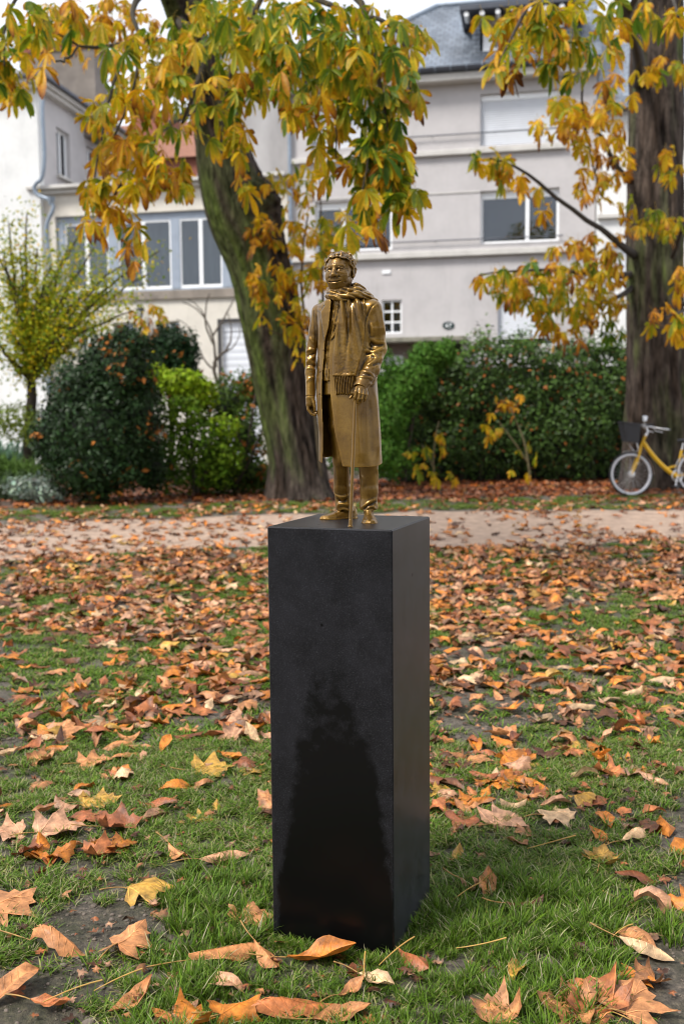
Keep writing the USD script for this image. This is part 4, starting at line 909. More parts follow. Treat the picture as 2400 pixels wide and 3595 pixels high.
def grime(v, f):
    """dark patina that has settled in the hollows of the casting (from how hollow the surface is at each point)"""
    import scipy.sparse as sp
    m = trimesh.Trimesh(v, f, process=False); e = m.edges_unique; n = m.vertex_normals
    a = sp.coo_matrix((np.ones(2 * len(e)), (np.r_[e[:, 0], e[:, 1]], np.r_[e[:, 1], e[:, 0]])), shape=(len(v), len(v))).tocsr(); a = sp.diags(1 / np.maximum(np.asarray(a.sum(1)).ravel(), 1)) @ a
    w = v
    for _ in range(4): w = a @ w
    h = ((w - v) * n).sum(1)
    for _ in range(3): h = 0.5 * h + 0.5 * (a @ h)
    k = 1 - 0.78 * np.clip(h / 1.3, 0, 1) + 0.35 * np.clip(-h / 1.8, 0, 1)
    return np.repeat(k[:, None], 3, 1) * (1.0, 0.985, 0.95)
def figure():
    t = thing('bronze_statue', 'golden brown bronze statue of a smiling man in long coat and scarf on black plinth', 'statue', ST_O)
    def part(name, f, lo, hi, h, n=2, smooth=True, label=None):
        v, fc = surface_net(f, np.minimum(lo, hi), np.maximum(lo, hi), h)
        v = taubin(v, fc, n)
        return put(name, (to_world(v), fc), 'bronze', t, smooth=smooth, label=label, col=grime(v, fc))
    part('body', body, U(180, 3700, -520), U(1420, 150, 560), 5.0)
    part('hair', hair, U(440, 720, -230), U(990, 130, 470), 5.0, 1)
    part('coat', coat, U(200, 3080, -420), U(1400, 780, 620), 7.0, label='long open overcoat with lapels')
    part('shirt', shirt, U(380, 1950, -200), U(1260, 780, 480), 8.0)
    part('trousers', trousers, U(500, 3680, -150), U(1330, 1700, 620), 8.0)
    part('scarf', scarf, U(480, 2140, -330), U(1330, 540, 520), 5.5, label='knitted scarf wound round the neck with one fringed end hanging')
    for k, (h, to) in enumerate(SHOES):
        lo, hi = np.minimum(h, to) - 130, np.maximum(h, to) + 130
        part('shoe', lambda p, h=h, to=to: shoe(p, h, to), np.r_[lo, -10], np.r_[hi, 200], 6.0)
    # coat buttons on the edge of the left panel, shirt buttons on the placket
    for (zx, zy, r) in ((505, 1492, 17), (456, 1775, 17), (449, 2072, 17), (446, 1700, 7), (640, 1160, 9), (682, 942, 8), (565, 1595, 9), (690, 905, 7)):
        f = coat_base if r != 9 and r != 8 and r != 7 or zx < 460 else shirt
        x, z = np.array([zx - 720.0]), np.array([3760.0 - zy]); y = front_y(f, x, z)
        c = np.array([x[0], y[0], z[0]]); e = 4.0
        n = np.array([(f((c + d)[None]) - f((c - d)[None]))[0] for d in np.eye(3) * e]); n /= np.linalg.norm(n)
        mb = MB(); mb.tube([c - n * 6, c + n * 5], [r, r], 14); mb.tube([c + n * 4, c + n * 8], [r * 0.98, r * 0.55], 14)
        v, fc = mb.arr(); put('button', (to_world(v), fc), 'bronze_plain', t, smooth=40)
    a, b, tip = U(917, 2098, -385), U(893, 2700, -515), U(850, 3760, -690); tip[2] = 16
    mb = MB(); d = (tip - a) / np.linalg.norm(tip - a)
    mb.tube([a + d * s for s in (0, 300, 900, 1500)] + [tip - d * 80], [19, 21, 22, 23, 24], 16)
    mb.tube([U(852, 2078, -402), U(862, 2082, -400), U(940, 2098, -385), U(1020, 2116, -360), U(1060, 2140, -345)], [20, 22, 23, 22, 16], 16)
    v, fc = mb.arr(); cane = put('walking_cane', (to_world(v), fc), 'bronze_plain', t, smooth=40, label='straight walking cane under the left hand')
    fe = MB(); fe.tube([tip - d * 84, tip - d * 76, tip - d * 60, tip - d * 8], [24, 28, 26, 27], 16); fe.tube([tip - d * 10, tip - d * 4, tip + d * 12], [30, 33, 33], 16)
    v, fc = fe.arr(); v[:, 2] = np.maximum(v[:, 2], 0.5); put('ferrule', (to_world(v), fc), 'bronze_plain', cane, smooth=40)
    return t
# ------------------------------------------------------------------ foliage tools
tinted('leaf_autumn', 0.5, 0.48, spec=0.22, var=0.28, scale=55.0)
tinted('leaf_dry', 0.45, 0.10, spec=0.32, var=0.5, scale=38.0, bump=0.0016, bscale=110.0)
tinted('leaf_glossy', 0.42, 0.12, spec=0.16, var=0.3, scale=30.0)
tinted('leaf_soft', 0.6, 0.35, spec=0.15, var=0.3, scale=30.0)
tinted('bark', 0.92, 0.0, spec=0.08, var=0.75, scale=7.0, bump=0.06, bscale=11.0, stretch=(2.2, 2.2, 0.45))
tinted('twig', 0.85, 0.0, spec=0.1, var=0.25, scale=20.0)
PAL = np.array([(0.050, 0.115, 0.008), (0.115, 0.185, 0.010), (0.30, 0.29, 0.010), (0.60, 0.38, 0.010), (0.56, 0.25, 0.010), (0.28, 0.095, 0.010), (0.10, 0.036, 0.010)])
def palette(g):
    g = np.clip(g, 0, 1) * (len(PAL) - 1); i = np.minimum(g.astype(int), len(PAL) - 2); f = (g - i)[..., None]
    return PAL[i] * (1 - f) + PAL[i + 1] * f
def unit(v): return v / (np.linalg.norm(v, axis=-1, keepdims=True) + 1e-12)
_T = np.array([0.0, 0.25, 0.52, 0.76, 0.92, 1.0]); _W = np.array([0.03, 0.20, 0.43, 0.52, 0.34, 0.02])
_LF = np.array([(r * 3 + c, r * 3 + c + 1, r * 3 + c + 4, r * 3 + c + 3) for r in range(5) for c in range(2)])
_LF = np.vstack([_LF[:, [0, 1, 2]], _LF[:, [0, 2, 3]]])
def compound(P, D, S, tone, rng, k=7, tips=0.5):
    """palmate chestnut leaves: k drooping leaflets and a stalk each. Returns vertices (n, m, 3), faces of one, colours (n, m, 3)"""
    n = len(P); D = unit(D); R = unit(rng.normal(size=(n, 3)) + (0, -0.5, 0.6)); N = unit(R - (R * D).sum(1, keepdims=True) * D); B = np.cross(N, D)
    ang = np.linspace(-1.75, 1.75, k)[None] + rng.normal(0, 0.12, (n, k))
    L = S[:, None] * (0.62 + 0.38 * np.cos(ang * 0.8)) * rng.uniform(0.85, 1.12, (n, k))
    d = np.cos(ang)[..., None] * D[:, None] + np.sin(ang)[..., None] * B[:, None]                  # n k 3
    droop = rng.uniform(0.20, 0.85, (n, k)) * (1 + 0.0 * ang)
    w = unit(np.cross(N[:, None], d) + 0.5 * rng.normal(size=(n, k, 1)) * N[:, None])
    nn = np.cross(d, w)
    t = _T[None, None, :, None, None]; side = np.array([-1, 0, 1.0])[None, None, None, :, None]
    wid = _W[None, None, :, None, None] * rng.uniform(0.30, 0.43, (n, k))[..., None, None, None]
    fold = rng.uniform(0.1, 0.55, (n, k))[..., None, None, None]; curl = rng.normal(0, 0.22, (n, k))[..., None, None, None]
    x = t * d[:, :, None, None] + wid * side * w[:, :, None, None] + (fold * wid * np.abs(side) + curl * t ** 2) * nn[:, :, None, None]
    x = x + (droop[..., None, None, None] * t ** 2) * np.array([0, 0, -1.0])
    V = P[:, None, None, None] + L[..., None, None, None] * x
    g = tone[:, None] + rng.normal(0, 0.06, (n, k)); brown = (rng.random((n, k)) < tips) * rng.uniform(0.2, 0.55, (n, k))
    G = g[..., None, None] + brown[..., None, None] * np.array([0, 0, 0.12, 0.5, 0.9, 1.0])[None, None, :, None] + np.array([0.07, -0.05, 0.07])[None, None, None, :]
    C = palette(G) * rng.uniform(0.75, 1.2, (n, k))[..., None, None, None]
    V = V.reshape(n, -1, 3); C = np.broadcast_to(C, (n, k, 6, 3, 3)).reshape(n, -1, 3)
    f = np.vstack([_LF + 18 * i for i in range(k)])
    q = S[:, None] * rng.uniform(0.5, 0.8, (n, 1)); up = -D * q * 0.8 + np.array([0, 0, 1.0]) * q * 0.45
    e = S[:, None] * 0.012 * B
    V = np.concatenate([V, np.stack([P - e, P + e, P + up * 0.5 - e + (0, 0, 0.02), P + up * 0.5 + e + (0, 0, 0.02), P + up - e, P + up + e], 1)], 1)
    C = np.concatenate([C, np.broadcast_to(np.array((0.30, 0.20, 0.03)), (n, 6, 3))], 1); m = 18 * k
    f = np.vstack([f, [(m, m + 1, m + 3), (m, m + 3, m + 2), (m + 2, m + 3, m + 5), (m + 2, m + 5, m + 4)]])
    return V, f, C
def crown(parent, blobs, seed, n_parts, size=0.2, shift=-0.05):
    """compound leaves in clumps. blobs: (px, py, rx, ry, distance, depth spread, count, tone)"""
    rng = np.random.default_rng(seed); P, T, D, S = [], [], [], []
    for px, py, rx, ry, y, dy, cnt, tone in blobs:
        a, r = rng.uniform(0, 2 * np.pi, cnt), np.sqrt(rng.uniform(0, 1, cnt))
        X, Y = px + rx * r * np.cos(a), py + ry * r * np.sin(a)
        for x_, y_ in zip(X, Y):
            P.append(at(x_, y_, y + rng.uniform(-dy, dy)))
        T.append(np.clip(tone + shift + rng.normal(0, 0.14, cnt), 0.0, 0.9)); S.append(size * rng.uniform(0.75, 1.15, cnt))
        dd = rng.normal(0, 0.55, (cnt, 3)); dd[:, 2] -= 0.75; D.append(dd)
    P, T, D, S = np.array(P), np.concatenate(T), np.vstack(D), np.concatenate(S)
    V, f, C = compound(P, D, S, T, rng)
    big = np.argsort(P[:, 1] / S)                                                                  # nearest first
    for i in big[:n_parts]: put('leaf', (V[i], f), 'leaf_autumn', parent, col=C[i], smooth=True)
    rest = big[n_parts:]
    if len(rest):
        m = V.shape[1]; ff = (f[None] + (np.arange(len(rest)) * m)[:, None, None]).reshape(-1, 3)
        put('leaves', (V[rest].reshape(-1, 3), ff), 'leaf_autumn', parent, col=C[rest].reshape(-1, 3), smooth=True, kind='stuff')
    return P
def trunk_mesh(path, radii, sides, rings, seed, colour, extra=None, squash=1.0):
    p = spline(np.c_[path, radii], rings); r = p[:, 3]; p = p[:, :3]
    t = unit(np.gradient(p, axis=0)); a = unit(np.cross(t, np.array([0, 1.0, 0]))); b = np.cross(a, t)      # a: picture right, b: away
    g = np.arange(sides) * 2 * np.pi / sides
    dirs = np.cos(g)[None, :, None] * a[:, None] + np.sin(g)[None, :, None] * b[:, None]
    q = np.stack([np.broadcast_to(np.cos(g) * 3.2, (rings, sides)), np.broadcast_to(np.sin(g) * 3.2, (rings, sides)), np.broadcast_to((np.cumsum(np.r_[0, np.linalg.norm(np.diff(p, axis=0), axis=1)]) * 0.9)[:, None], (rings, sides))], -1)
    ridge = 1 - np.abs(2 * meshkit.fbm(q * (2.6, 2.6, 1.1), 4, seed) - 1)
    k = 1 + 0.22 * (ridge - 0.75) + 0.16 * (meshkit.fbm(q * 0.5, 2, seed + 7) - 0.5)
    if extra is not None: k = k + extra(g[None, :], p[:, 2][:, None], np.linspace(0, 1, rings)[:, None])
    v = p[:, None] + (r[:, None] * k)[..., None] * dirs
    i, j = np.meshgrid(np.arange(rings - 1), np.arange(sides), indexing='ij')
    f = np.stack([i * sides + j, i * sides + (j + 1) % sides, (i + 1) * sides + (j + 1) % sides, (i + 1) * sides + j], -1).reshape(-1, 4)
    c = colour(g[None, :] + 0 * p[:, 2][:, None], p[:, 2][:, None] + 0 * g[None], ridge, meshkit.fbm(q * 0.9, 3, seed + 3))
    return v.reshape(-1, 3), f, c.reshape(-1, 3)
def px_path(pts):
    """(px, py, distance, radius in px) -> points and radii"""
    P = np.array([at(a, b, y) for a, b, y, r in pts]); return P, np.array([r * y / FPX for a, b, y, r in pts])
def limb(mb, pts, c=(0.045, 0.036, 0.028), n=24, sides=8, wob=0.03, seed=0):
    P, r = px_path(pts); q = spline(np.c_[P, r], n); w = np.stack([meshkit.noise(np.c_[np.arange(n) * 0.45, np.full(n, k * 9.1), np.full(n, seed)], seed) - 0.5 for k in range(3)], 1)
    mb.tube(q[:, :3] + w * wob * np.sin(np.linspace(0, np.pi, n))[:, None], np.maximum(q[:, 3], 0.004), sides, c)
    return q
def leaf_cloud(P, N, size, cols, rng, aspect=0.5, droop=0.25, curl=0.3):
    """small leaves of six points each, facing N"""
    n = len(P); N = unit(N + rng.normal(0, 0.45, (n, 3))); R = rng.normal(size=(n, 3)) + (0, 0, -droop); d = unit(R - (R * N).sum(1, keepdims=True) * N); w = np.cross(N, d)
    s = np.broadcast_to(size, (n,))[:, None] * rng.uniform(0.6, 1.25, (n, 1)); a = aspect * rng.uniform(0.8, 1.2, (n, 1)); cu = rng.uniform(0, curl, (n, 1))
    V = np.stack([P, P + s * (0.45 * d + 0.5 * a * w + cu * 0.35 * N), P + s * (0.5 * d), P + s * (0.45 * d - 0.5 * a * w + cu * 0.35 * N), P + s * (d - cu * 0.4 * N)], 1)
    f = np.array([(0, 2, 1), (0, 3, 2), (1, 2, 4), (2, 3, 4)])
    F_ = (f[None] + (np.arange(n) * 5)[:, None, None]).reshape(-1, 3)
    return V.reshape(-1, 3), F_, np.repeat(cols, 5, 0)

# ------------------------------------------------------------------ the leaning chestnut
def bark_tone(moss_at):
    def f(g, z, ridge, n):
        base = np.array((0.050, 0.038, 0.031)) * (0.25 + 1.9 * np.clip(ridge - 0.45, 0, 1))[..., None] + 0.045 * np.maximum(n - 0.45, -0.3)[..., None]
        m = np.clip(moss_at(g, z) * 0.9 + 3.2 * (n - 0.52), 0, 1)[..., None] * np.clip(ridge, 0.5, 1)[..., None]
        return np.clip(base, 0.006, 1) * (1 - m) + m * np.array((0.062, 0.086, 0.018)) * (0.6 + 0.8 * n[..., None])
    return f
def leaning_tree():
    B = ground(1060, 1752); Y = B[1]
    t = thing('chestnut_tree', 'leaning chestnut tree with a mossy trunk rising left of the statue', 'tree', B)
    path = [(1056, 1800, Y, 122), (1053, 1752, Y, 110), (1046, 1650, Y, 98), (1020, 1500, Y, 93), (984, 1300, Y, 96), (950, 1100, Y - 0.1, 104), (896, 900, Y - 0.2, 104), (846, 770, Y - 0.3, 110), (800, 620, Y - 0.4, 102), (770, 480, Y - 0.5, 86), (728, 310, Y - 0.8, 70), (668, 130, Y - 1.2, 56), (570, -120, Y - 2.0, 44), (430, -520, Y - 3, 30)]
    P, r = px_path(path)
    zb = at(740, 760, Y)[2]
    def extra(g, z, u):
        flare = np.exp(-(z - B[2]) / 0.35) * (0.05 + 0.16 * np.maximum(0, np.sin(g * 5 + 1.0)))
        burl = 0.30 * np.exp(-((z - zb) / 0.42) ** 2) * np.maximum(0, np.cos(g - math.pi * 1.08)) ** 2 * (0.7 + 0.5 * np.sin(z * 23 + 4 * np.sin(g * 6)))
        groove = -0.26 * np.exp(-(((g - 5.15 - 0.1 * np.sin(z)) / 0.20) ** 2)) * np.clip((B[2] + 2.1 - z) / 0.8, 0, 1)
        return flare + burl + groove
    moss = lambda g, z: 1.0 * np.maximum(0, np.cos(g + 0.75)) ** 1.2 * np.clip((z - B[2]) / 1.6, 0.05, 1) * np.clip(1.15 - np.maximum(0, z - B[2] - 8) / 3, 0, 1) - 0.2
    v, f, c = trunk_mesh(P, r, 72, 190, 21, bark_tone(moss), extra)
    tr = put('trunk', (v, f), 'bark', t, smooth=True, col=c)
    mb = MB(); limbs = [
        [(690, 240, Y - 0.9, 26), (600, 150, 12.5, 14), (460, 150, 10.5, 8), (340, 165, 9.5, 6), (275, 160, 9.2, 4), (195, 112, 9, 3)],
        [(660, 120, Y - 1.2, 34), (760, -60, 12.5, 26), (980, -90, 10, 18), (1180, -60, 8.6, 14), (1290, 60, 8, 11), (1320, 230, 7.8, 9), (1352, 400, 7.7, 7), (1345, 600, 7.6, 4)],
        [(980, -90, 10, 16), (1120, 0, 9, 10), (1250, 170, 8.4, 7), (1200, 300, 8.3, 5), (1100, 370, 8.2, 3)], [(1290, 60, 8, 8), (1400, 120, 7.8, 6), (1440, 240, 7.7, 4), (1400, 420, 7.6, 3)],
        [(590, -60, 13.5, 26), (420, -160, 10.5, 14), (180, -120, 9, 9), (40, 20, 8.4, 6), (15, 230, 8.2, 3)], [(720, 330, 15, 20), (620, 420, 12, 12), (520, 520, 9.8, 8), (430, 640, 9, 5), (380, 720, 8.6, 3)],
        [(640, 60, 14.5, 24), (700, 100, 11.5, 14), (690, 300, 9.4, 9), (640, 430, 9, 5)], [(560, -60, 12, 16), (480, 90, 10, 7), (470, 300, 9, 5), (400, 480, 8.7, 4)], [(980, -90, 10, 14), (880, 60, 9.2, 9), (800, 300, 8.9, 6), (780, 460, 8.8, 3)],
        [(1352, 400, 7.7, 5), (1280, 600, 7.5, 4), (1262, 760, 7.4, 2.5)], [(1320, 230, 7.8, 5), (1190, 420, 7.7, 4), (1180, 560, 7.6, 2.5)], [(460, 150, 10.5, 8), (370, 400, 9.2, 5), (330, 640, 8.4, 3)], [(275, 160, 9.2, 4), (190, 210, 8.2, 3), (170, 190, 7.9, 2)]]
    for i, l in enumerate(limbs):
        MB_ = MB(); limb(MB_, l, c=(0.04, 0.034, 0.024), seed=i); MB_.put('limb', 'twig', t, smooth=True, usecol=True)
    blobs = [(70, 100, 110, 110, 8.2, .6, 24, .40), (240, 60, 150, 60, 10, 1.2, 16, .52), (50, 210, 60, 110, 8.4, .5, 9, .42), (1400, 520, 45, 60, 7.6, .3, 7, .40), (1430, 640, 40, 40, 7.5, .2, 5, .42), (600, 160, 110, 90, 10, 1.2, 22, .42), (1450, 120, 50, 60, 7.8, .4, 6, .38), (15, 280, 60, 90, 8.6, .5, 12, .42), (190, 60, 90, 70, 10, 1.2, 16, .5), (360, 60, 190, 80, 13.5, 1.5, 55, .66), (300, 150, 150, 60, 14, 1.5, 12, .68),
        (500, 230, 150, 130, 9.6, 1.4, 46, .46), (420, 400, 120, 110, 9.2, 1.0, 30, .5), (460, 560, 130, 90, 8.8, .8, 30, .52), (420, 680, 90, 70, 8.6, .5, 13, .55), (560, 640, 90, 60, 8.9, .6, 14, .5),
        (610, 330, 120, 170, 9.4, 1.2, 30, .46), (740, 90, 160, 90, 10, 1.6, 36, .36), (850, 60, 180, 90, 9.2, 1.2, 44, .34), (820, 290, 100, 130, 9, 1.0, 28, .42), (810, 470, 90, 70, 8.8, .7, 11, .5), (900, 200, 120, 130, 9, 1.2, 34, .36),
        (1040, 110, 160, 110, 8.4, 1.2, 48, .34), (1080, 290, 120, 80, 8.2, .8, 26, .38), (1060, 400, 70, 40, 7.9, .4, 8, .55), (1230, 130, 130, 130, 8.1, .9, 42, .34), (1330, 120, 80, 110, 7.8, .6, 22, .32), (1250, 300, 110, 100, 7.9, .6, 28, .34),
        (1400, 230, 60, 90, 7.7, .4, 9, .42), (1420, 330, 50, 50, 7.6, .3, 5, .5), (1330, 430, 80, 80, 7.7, .4, 22, .30), (1310, 560, 70, 70, 7.6, .4, 17, .32), (1370, 600, 60, 50, 7.6, .3, 9, .38), (1320, 690, 80, 50, 7.5, .3, 12, .40), (1430, 690, 40, 40, 7.5, .2, 5, .42),
        (1170, 580, 50, 50, 7.6, .3, 5, .52), (1150, 470, 60, 60, 7.8, .3, 7, .45), (1290, 770, 45, 35, 7.3, .2, 4, .62), (1225, 800, 20, 30, 7.3, .2, 1, .6),
        (170, 215, 40, 30, 7.9, .1, 2, .60), (330, 770, 40, 40, 8.2, .2, 3, .62), (300, 760, 40, 30, 8.2, .2, 2, .66), (450, 820, 50, 50, 8.3, .2, 4, .62), (480, 870, 40, 50, 8.3, .2, 3, .68), (390, 700, 40, 30, 8.4, .2, 3, .58), (330, 660, 50, 50, 8.5, .3, 5, .55), (640, 590, 40, 40, 9, .3, 4, .48), (860, 640, 30, 40, 9.4, .3, 3, .55)]
    blobs = [(a, b, c, d, e, f, round(n * (1.12 if n > 8 else 1.15)), g) for a, b, c, d, e, f, n, g in blobs]
    crown(t, blobs, 5, 300, size=0.142, shift=-0.11)
def sapling():
    Y = ground(1120, 1750)[1] - 0.4; B = ground(1130, 1752); B = np.array([at(1130, 1752, Y)[0], Y, float(ground_z(0.0, Y))])
    t = thing('chestnut_sapling', 'thin chestnut sapling with orange and yellow leaves between the leaning trunk and the statue', 'tree', B)
    rng = np.random.default_rng(3)
    stems = [[(1130, 1760, Y, 9), (1100, 1400, Y, 8), (1060, 1150, Y, 7), (1010, 900, Y, 5), (960, 640, Y, 3)], [(1100, 1400, Y, 7), (1130, 1100, Y, 6), (1130, 850, Y, 4), (1120, 600, Y, 2.5)], [(1115, 1300, Y, 6), (1060, 1000, Y - .2, 5), (1080, 760, Y - .2, 3)],
             [(1060, 1150, Y, 5), (960, 1050, Y - .4, 3), (900, 960, Y - .6, 2)], [(1060, 1150, Y, 5), (1000, 1180, Y - .6, 3), (930, 1150, Y - .8, 2)], [(1010, 900, Y, 4), (930, 820, Y - .5, 3), (870, 790, Y - .7, 2)]]
    for i, l in enumerate(stems):
        m = MB(); limb(m, l, c=(0.07, 0.055, 0.035), seed=30 + i, sides=6); m.put('stem', 'twig', t, smooth=True, usecol=True)
    y = Y - 0.4
    crown(t, [(960, 640, 80, 60, y, .5, 12, .56), (1010, 800, 130, 70, y, .6, 18, .60), (900, 810, 60, 60, y - .3, .3, 8, .72), (1090, 720, 90, 100, y, .5, 14, .56), (1120, 850, 110, 70, y, .6, 18, .58), (1200, 870, 80, 50, y, .4, 8, .60), (1010, 950, 130, 70, y, .5, 16, .62), (930, 950, 70, 60, y - .4, .3, 9, .72),
              (1090, 1000, 90, 80, y, .6, 14, .58), (960, 1080, 90, 50, y - .4, .3, 12, .70), (1040, 1120, 90, 60, y, .5, 14, .62), (1040, 1200, 60, 60, y, .4, 7, .64), (900, 1030, 40, 40, y - .4, .2, 4, .7), (1000, 640, 140, 30, y, .5, 8, .58), (1060, 600, 60, 30, y, .4, 5, .6), (1180, 780, 60, 40, y, .3, 5, .6)], 9, 190, size=0.15, shift=-0.19)
def right_tree():
    Y = 17.2; bx = at(2318, 1660, Y)[0]; B = np.array([bx, Y, float(ground_z(bx, Y))])
    t = thing('chestnut_tree', 'thick upright chestnut tree with dark furrowed bark behind the yellow bicycle', 'tree', B)
    P, r = px_path([(2318, 1740, Y, 140), (2315, 1660, Y, 125), (2310, 1500, Y, 112), (2303, 1300, Y, 100), (2300, 1100, Y, 94), (2299, 900, Y, 93), (2300, 600, Y, 90), (2301, 300, Y, 85), (2306, 0, Y, 82), (2312, -500, Y, 76), (2320, -1100, Y, 60)])
    zk = at(2315, 480, Y)[2]
    def extra(g, z, u):
        k = np.exp(-((z - zk) / 0.30) ** 2 - ((np.angle(np.exp(1j * (g - 4.85)))) / 0.28) ** 2); s = np.exp(-((z - zk) / 0.17) ** 2 - ((np.angle(np.exp(1j * (g - 4.85)))) / 0.06) ** 2)
        return np.exp(-(z - B[2]) / 0.5) * (0.03 + 0.07 * np.maximum(0, np.sin(g * 4))) + 0.07 * k - 0.22 * s
    moss = lambda g, z: 0.55 * np.maximum(0, np.cos(g - math.pi * 1.25)) * np.clip((B[2] + 3.0 - z) / 3, 0, 1) - 0.12
    v, f, c = trunk_mesh(P, r, 64, 150, 33, bark_tone(moss), extra); put('trunk', (v, f), 'bark', t, smooth=True, col=c * 1.15)
    limbs = [[(2235, 900, Y, 16), (2180, 860, 16.4, 12), (2090, 790, 15.4, 9), (1950, 690, 14.2, 7), (1820, 590, 13.4, 5), (1720, 555, 13, 3)], [(2225, 960, Y, 14), (2100, 965, 16, 9), (1950, 950, 15, 6), (1800, 950, 14.4, 4), (1680, 965, 14, 2.5)],
        [(2225, 1000, Y, 11), (2120, 1060, 16, 7), (2020, 1080, 15.4, 4), (1900, 1100, 15, 2.5)], [(2230, 640, Y, 14), (2130, 520, 16, 8), (2050, 420, 15, 5), (1930, 440, 14.4, 3)], [(2240, 300, Y, 22), (2200, 60, 14, 16), (2060, -120, 11.5, 12), (1900, -60, 9.6, 9), (1830, 60, 9, 6), (1750, 220, 8.8, 3)],
        [(2060, -120, 11.5, 10), (2020, 20, 10, 7), (2010, 180, 9.4, 4)], [(2200, 60, 14, 12), (2330, -60, 11, 8), (2380, 60, 10, 5)], [(2040, 270, 12, 5), (2045, 360, 13.5, 4), (2075, 560, 15, 3), (2110, 690, 15.6, 2)], [(2360, 900, Y - 1.1, 10), (2390, 820, 15, 7), (2430, 760, 14, 4)], [(2370, 1060, Y - 1.1, 9), (2420, 1080, 14.6, 6), (2340, 1110, 13.5, 3)]]
    for i, l in enumerate(limbs):
        m = MB(); limb(m, l, c=(0.055, 0.048, 0.042), seed=60 + i, n=20); m.put('limb', 'twig', t, smooth=True, usecol=True)
    crown(t, [(1850, 90, 120, 100, 9.2, .8, 22, .36), (1790, 200, 70, 80, 8.9, .4, 9, .60), (2020, 80, 130, 100, 9.4, .8, 26, .30), (2010, 210, 100, 60, 9.3, .4, 14, .27), (1920, 160, 70, 70, 9.2, .5, 8, .45), (2160, 90, 80, 90, 10.5, .8, 12, .32), (2290, 50, 70, 60, 10.6, .5, 9, .30), (2370, 60, 50, 60, 10, .4, 6, .52), (1740, 60, 60, 60, 9.2, .4, 5, .5),
        (2020, 370, 110, 50, 14.5, 1.2, 22, .52), (2080, 450, 120, 70, 15, 1.0, 30, .56), (1950, 440, 80, 40, 14.4, .6, 12, .52), (2120, 560, 90, 100, 15.5, 1, 28, .60), (2160, 330, 60, 80, 14, 1, 14, .48), (2100, 650, 80, 50, 15.6, .6, 12, .62),
        (1710, 555, 60, 30, 13.1, .3, 14, .46), (1770, 600, 40, 40, 13.3, .2, 6, .50), (1860, 640, 60, 30, 13.8, .3, 5, .58), (1920, 740, 30, 24, 14.2, .2, 2, .66), (1990, 860, 90, 20, 14.8, .4, 7, .56), (2080, 850, 90, 30, 15.4, .5, 12, .58),
        (1740, 965, 90, 30, 14.2, .4, 16, .45), (1880, 960, 120, 50, 14.8, .6, 34, .45), (2020, 960, 110, 60, 15.4, .8, 36, .46), (2140, 940, 70, 60, 16, .6, 20, .50), (1800, 1035, 110, 30, 14.8, .5, 18, .48), (1960, 1060, 120, 50, 15.2, .6, 32, .42), (2100, 1050, 90, 60, 15.8, .6, 24, .45), (1900, 1120, 60, 30, 15, .3, 8, .5), (2040, 1130, 60, 40, 15.4, .3, 8, .55), (2140, 1150, 50, 30, 15.8, .3, 8, .12), (1990, 1190, 50, 30, 15.2, .3, 6, .62),
        (2290, 780, 60, 60, 15, .4, 14, .42), (2360, 790, 50, 40, 14.6, .3, 10, .44), (2340, 230, 60, 40, 14.5, .4, 12, .45), (2250, 260, 40, 30, 14, .3, 6, .52), (2350, 570, 50, 50, 14.8, .4, 12, .5), (2200, 760, 40, 80, 16, .3, 8, .55), (2330, 1110, 60, 40, 13.6, .2, 8, .6), (2380, 1150, 40, 50, 13.8, .2, 8, .55), (2390, 980, 24, 50, 14, .2, 7, .48)], 15, 300, size=0.162)

